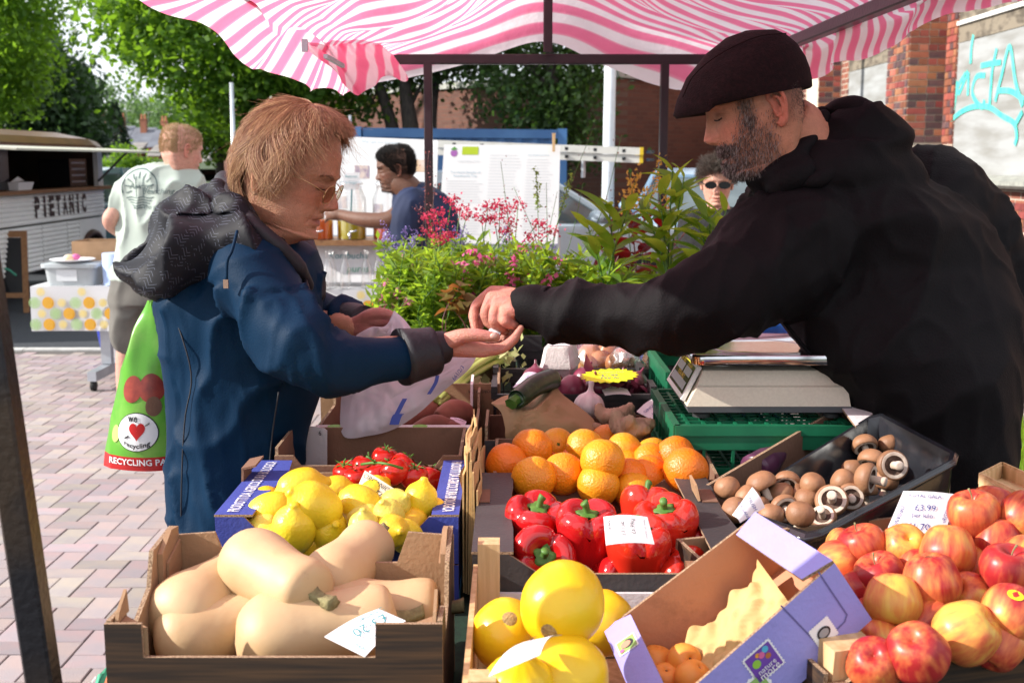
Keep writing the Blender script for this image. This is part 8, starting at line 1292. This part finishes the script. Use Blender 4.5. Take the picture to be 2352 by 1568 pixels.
strands('hair',short_hair(Hg,lambda v:np.clip((v[:,2]-.022-np.maximum(v[:,0]-.03,0)*.45)/.015+(v[:,0]<-.0)*2*(v[:,2]>-.05),0,1),6500,.04,lambda l:np.stack((.55+0*l[:,0],l[:,1]*9,.25+0*l[:,0]),1),.45,6,.35),.0010,hairmat('grey_brown_hair',(.06,.045,.036),(.34,.30,.26),(.12,.095,.08)),gw)
sg=thing('sunglasses','dark wraparound sunglasses on the grey haired woman','sunglasses',Hg.w((.1,0,0))[0])
for sd in(1,-1):q=MB();a=np.linspace(0,6.283,20,endpoint=False);y=sd*(.034+.030*np.cos(a));z=.002+.019*np.sin(a);q.loft([Hg.w(np.stack((.113+o-.12*np.abs(y)**1.15*1.3,y,z),1))for o in(0,.004)]);q.build('lens',M_LCD,sg,True,40);q=MB();q.tube(Hg.w([(.085,sd*.066,.006),(.03,sd*.083,.01),(-.02,sd*.082,.008)]),.0025,6);q.build('temple',M_LCD,sg)
shirt(lambda q:(q.loft([ering(*r)for r in((1650,478,40,YG,.06),(1650,500,75,YG,.10),(1650,540,88,YG,.13),(1650,650,84,YG,.14),(1650,800,80,YG,.14))]),pl(q,[(1590,510,YG,34),(1570,600,YG,30),(1575,680,YG,26)],14),pl(q,[(1712,510,YG,34),(1732,600,YG,30)],14)),mat('black_knit',(.012,.012,.013),.95,(.02,.02,.022),60,bump=.8,bs=160),gw,'knit_top',.012,.005);legs(gw,P(1650,600,YG)[0],YG,.85,.09,.085,foot=(0,-1))
# ================================================================== POTTED PLANTS AT THE FAR END OF THE STALL
LG=[leafmat('herb_leaf',(.10,.20,.018),(.16,.27,.03),.5,(.42,.62,.04)),leafmat('lance_leaf',(.08,.17,.022),(.12,.24,.03),.5,(.42,.64,.05),.35),leafmat('ruby_leaf',(.085,.012,.014),(.05,.012,.02),.35,(.50,.02,.015),.3),leafmat('heuchera_leaf',(.14,.05,.02),(.12,.16,.03),.4,(.5,.2,.05))]
FL={'crimson':leafmat('petal_crimson',(.55,.03,.09),(.66,.08,.16),.35),'pink':leafmat('petal_pink',(.72,.07,.30),(.80,.30,.50),.4),'violet':leafmat('petal_violet',(.22,.16,.48),(.36,.30,.62),.35),'gold':leafmat('petal_gold',(.72,.42,.04),(.60,.38,.12),.35),'green':leafmat('bud_green',(.22,.34,.05),(.34,.44,.08),.4),'rust':leafmat('bud_rust',(.20,.05,.06),(.30,.10,.08),.3)}
M_POTB=mat('black_pot',(.012,.013,.012),.5)
q=MB();v0,f0=leaves(np.zeros((1,3)),.1,.34,dirs=np.array([(1.,0,0)]));us=np.linspace(0,1,9);G=np.array([[(.165*u,s*.021*math.sin(math.pi*u**.75),-.045*u*u+.008*abs(s)*math.sin(math.pi*u))for s in(-1,0,1)]for u in us]);q.grid(G);LEAF=q.mesh('leaf',LG[1],True)
q=MB();q.grid(G*V3(.58,1.5,1));LEAFR=q.mesh('leaf',LG[2],True);q=MB();q.grid(G*V3(.36,1.5,1));LEAFH=q.mesh('leaf',LG[3],True)
def pot(label,px,Y,z=.935,r=.06):
 x=P(px,760,Y)[0];t=thing('potted_plant',label,'plant',(x,Y,TZ),'potted plants on the stall');q=MB();q.lathe([(.01,TZ+.001),(r*.8,TZ+.002),(r,z),(r*1.06,z),(r*1.06,z-.015),(r*.95,z-.012),(.01,z-.015)],(x,Y,0),18,cap=False);q.build('pot',M_POTB,t,True,40);return t,V3(x,Y,z-.01)
def stems(t,b,tops,r=.003,m=M_GSTEM,bow=.04):
 q=MB();out=[]
 for tp in tops:o=b+V3(*(RNG.normal(size=2)*.022),0);mid=(o+tp)/2+V3(*(RNG.normal(size=2)*bow),.02);s=spline([o,mid,tp],12);q.tube(s,np.linspace(r,r*.5,12),5);out.append(s)
 q.build('stem',m,t,True);return out
def cluster(t,c,n,rad,size,key,nm='flower_head',asp=.8,sq=(1,1,1)):v,f=leaves(c+RNG.normal(size=(n,3))*rad*np.array(sq),size,asp,.2);tag(link(nm,quickmesh(nm,v,f,FL[key]),t),kind='stuff')
def spike(t,s,key,n=70,size=.010,f0=.6,rad=.006):k=spline(s[int(12*f0):],30);p=k[RNG.integers(0,30,n)]+RNG.normal(size=(n,3))*rad;v,f=leaves(p,size,.7,.4);tag(link('flower_spike',quickmesh('flower_spike',v,f,FL[key]),t),kind='stuff')
for i,(px,Y,tpx,tpy,n,sp,key,l)in enumerate(((935,3.75,935,575,30,75,'pink','bushy bright green plant at the left end with pink bells near its edge'),(1000,3.7,1000,590,30,75,None,'feathery bright green plant nearest the woman, without flowers in front'),(1075,3.85,1085,570,26,70,'pink','green plant with scattered pink bells just above the two hands'),(1150,4.0,1150,560,26,70,'pink','green plant with pale pink bells in the centre of the display'),(1225,3.9,1225,570,26,70,'pink','green plant with clustered light pink flowers right of the centre'),(1300,4.0,1300,590,26,70,None,'low leafy green plant behind the sleeve of the stallholder'),(920,4.4,925,545,18,60,'violet','plant with violet flower spikes at the back left'),(1030,4.5,1040,550,18,70,'violet','plant with violet flower spikes behind the crimson clusters'),(1200,4.5,1215,560,18,80,'violet','plant with thin violet spikes before the right poster board'),(1370,3.9,1380,620,20,60,None,'low bright green plant at the foot of the tall lance leaved stems'),(1470,4.0,1470,620,20,70,None,'low bright green plant right of the tall lance leaved stems'))):
 t,b=pot(l,px,Y);tops=[P(tpx+RNG.normal()*sp*.55,tpy+abs(RNG.normal())*60-10,Y+RNG.normal()*.08)for _ in range(n)];ss=stems(t,b,tops,.0022);pts,dr=[],[]
 for s in ss:
  k=46;u=RNG.uniform(.12,1,k);c=np.stack([np.interp(u*11,np.arange(12),s[:,a])for a in range(3)],1);pts.append(c);d=RNG.normal(size=(k,3))*V3(1,1,.3)+V3(0,0,.45);dr.append(d/np.linalg.norm(d,axis=1)[:,None])
 v,f=leaves(np.vstack(pts),.042 if i%2==0 else .05,.22 if i in(1,3)else .34,.5,dirs=np.vstack(dr));tag(link('foliage',quickmesh('foliage',v,f,LG[0]),t),kind='stuff')
 if key=='pink':
  for s in ss[:9]:c=s[-1]+V3(*(RNG.normal(size=3)*.02));c[2]-=abs(RNG.normal())*.07;cluster(t,c,14,.010,.020,'pink')
 if key=='violet':
  for s in ss[:11]:s2=s.copy();s2[:,2]+=np.linspace(0,.05,12);spike(t,s2,'violet')
t,b=pot('red valerian with dense crimson flower clusters left of the stall post',1010,4.3)
for s in stems(t,b,[P(*p)for p in((1037,458,4.3),(1002,490,4.25),(985,497,4.3),(1012,512,4.2),(1072,495,4.35),(1058,478,4.4),(1008,548,4.2),(1030,540,4.25),(985,530,4.3))]):cluster(t,s[-1],62,.015,.012,'crimson',sq=(1.2,1,.6))
t,b=pot('red valerian with crimson clusters in front of the right poster board',1150,4.35)
for s in stems(t,b,[P(*p)for p in((1120,478,4.3),(1148,470,4.35),(1165,485,4.4),(1135,500,4.3),(1172,512,4.35),(1105,498,4.3),(1160,535,4.3),(1235,512,4.3),(1268,530,4.35),(1225,545,4.3),(1190,470,4.5))]):cluster(t,s[-1],62,.016,.012,'crimson',sq=(1.2,1,.7))
def leafset(t,stems_,me,n,sc=(.8,1.2),lo=.25,droop=.1):
 for s in stems_:
  for j in range(n):
   u=lo+(1-lo)*(j+.5)/n;p=[np.interp(u*11,np.arange(12),s[:,a])for a in range(3)];o=link('leaf',me,t);o.location=p;o.rotation_euler=(RNG.normal()*.35,-.5+droop-.35*u+RNG.normal()*.25,j*2.4+RNG.normal()*.5);o.scale=(RNG.uniform(*sc)*(1.1-.45*u),)*3;o.matrix_parent_inverse=wm(t).inverted()
for l,px,Y,tops in(('tall plant with bright green lance leaves at the left of the leafy group',1395,3.8,((1398,470),(1443,478),(1350,520))),('tallest plant with lance leaves in front of the woman in sunglasses',1540,3.7,((1545,385),(1572,400),(1515,440),(1480,470))),('tall leafy plant with long drooping leaves beside the bearded man',1640,3.6,((1628,490),(1668,480),(1600,500),(1655,520)))):
 t,b=pot(l,px,Y);leafset(t,stems(t,b,[P(a,c,Y+RNG.normal()*.04)for a,c in tops],.0045,bow=.02),LEAF,16,(.8,1.35))
t,b=pot('plant with glossy dark ruby leaves in the middle of the tall greenery',1470,4.2);leafset(t,stems(t,b,[P(a,c,4.2+RNG.normal()*.06)for a,c in((1400,520),(1450,490),(1500,480),(1545,500),(1570,540),(1360,545))],.004,mat('ruby_stem',(.12,.03,.03),.5)),LEAFR,9,(.8,1.3),.45)
t,b=pot('heuchera with reddish green leaves just above the egg box',1050,3.5);leafset(t,stems(t,b,[P(a,c,3.5)for a,c in((1020,690),(1045,680),(1075,690),(1060,650),(1030,655),(1090,700))],.002,MATS['ruby_stem']),LEAFH,4,(.8,1.3),.7)
t,b=pot('plant with yellow flower spikes rising before the far steel post',1480,4.4)
for s in stems(t,b,[P(a,c,4.4)for a,c in((1448,400),(1465,395),(1520,362),(1455,430),(1475,440),(1510,400))]):spike(t,s,'gold',60,.016,.72,.013)
t,b=pot('plant with slender green and rust coloured flower stalks over the poster board',1250,4.55)
ss=stems(t,b,[P(a,c,4.55)for a,c in((1232,392),(1312,400),(1150,372),(1255,420),(1280,440),(1360,300),(1428,310),(1340,420),(1180,430))],.002,bow=.03)
for s in ss[:2]:spike(t,s,'green',120,.012,.72,.006)
for s in ss[2:]:spike(t,s,'rust',16,.008,.5,.010)
t,b=pot('wispy plant with dark rust flower sprays against the navy polo shirt',960,4.5)
for s in stems(t,b,[P(a,c,4.5)for a,c in((985,345),(1000,420),(955,470))],.0016,MATS['ruby_stem']):spike(t,s,'rust',40,.010,.5,.016)
g=MB();v,f=leaves(np.stack((RNG.uniform(2.2,4.2,9000),RNG.uniform(3.2,6.5,9000),np.zeros(9000)),1),.22,.05,.2,dirs=np.tile(V3(0,0,1.),(9000,1)));tag(link('grass',quickmesh('grass',v,f,LG[0]),None),'tall green grass and weeds growing by the brick building','grass',None,'stuff')
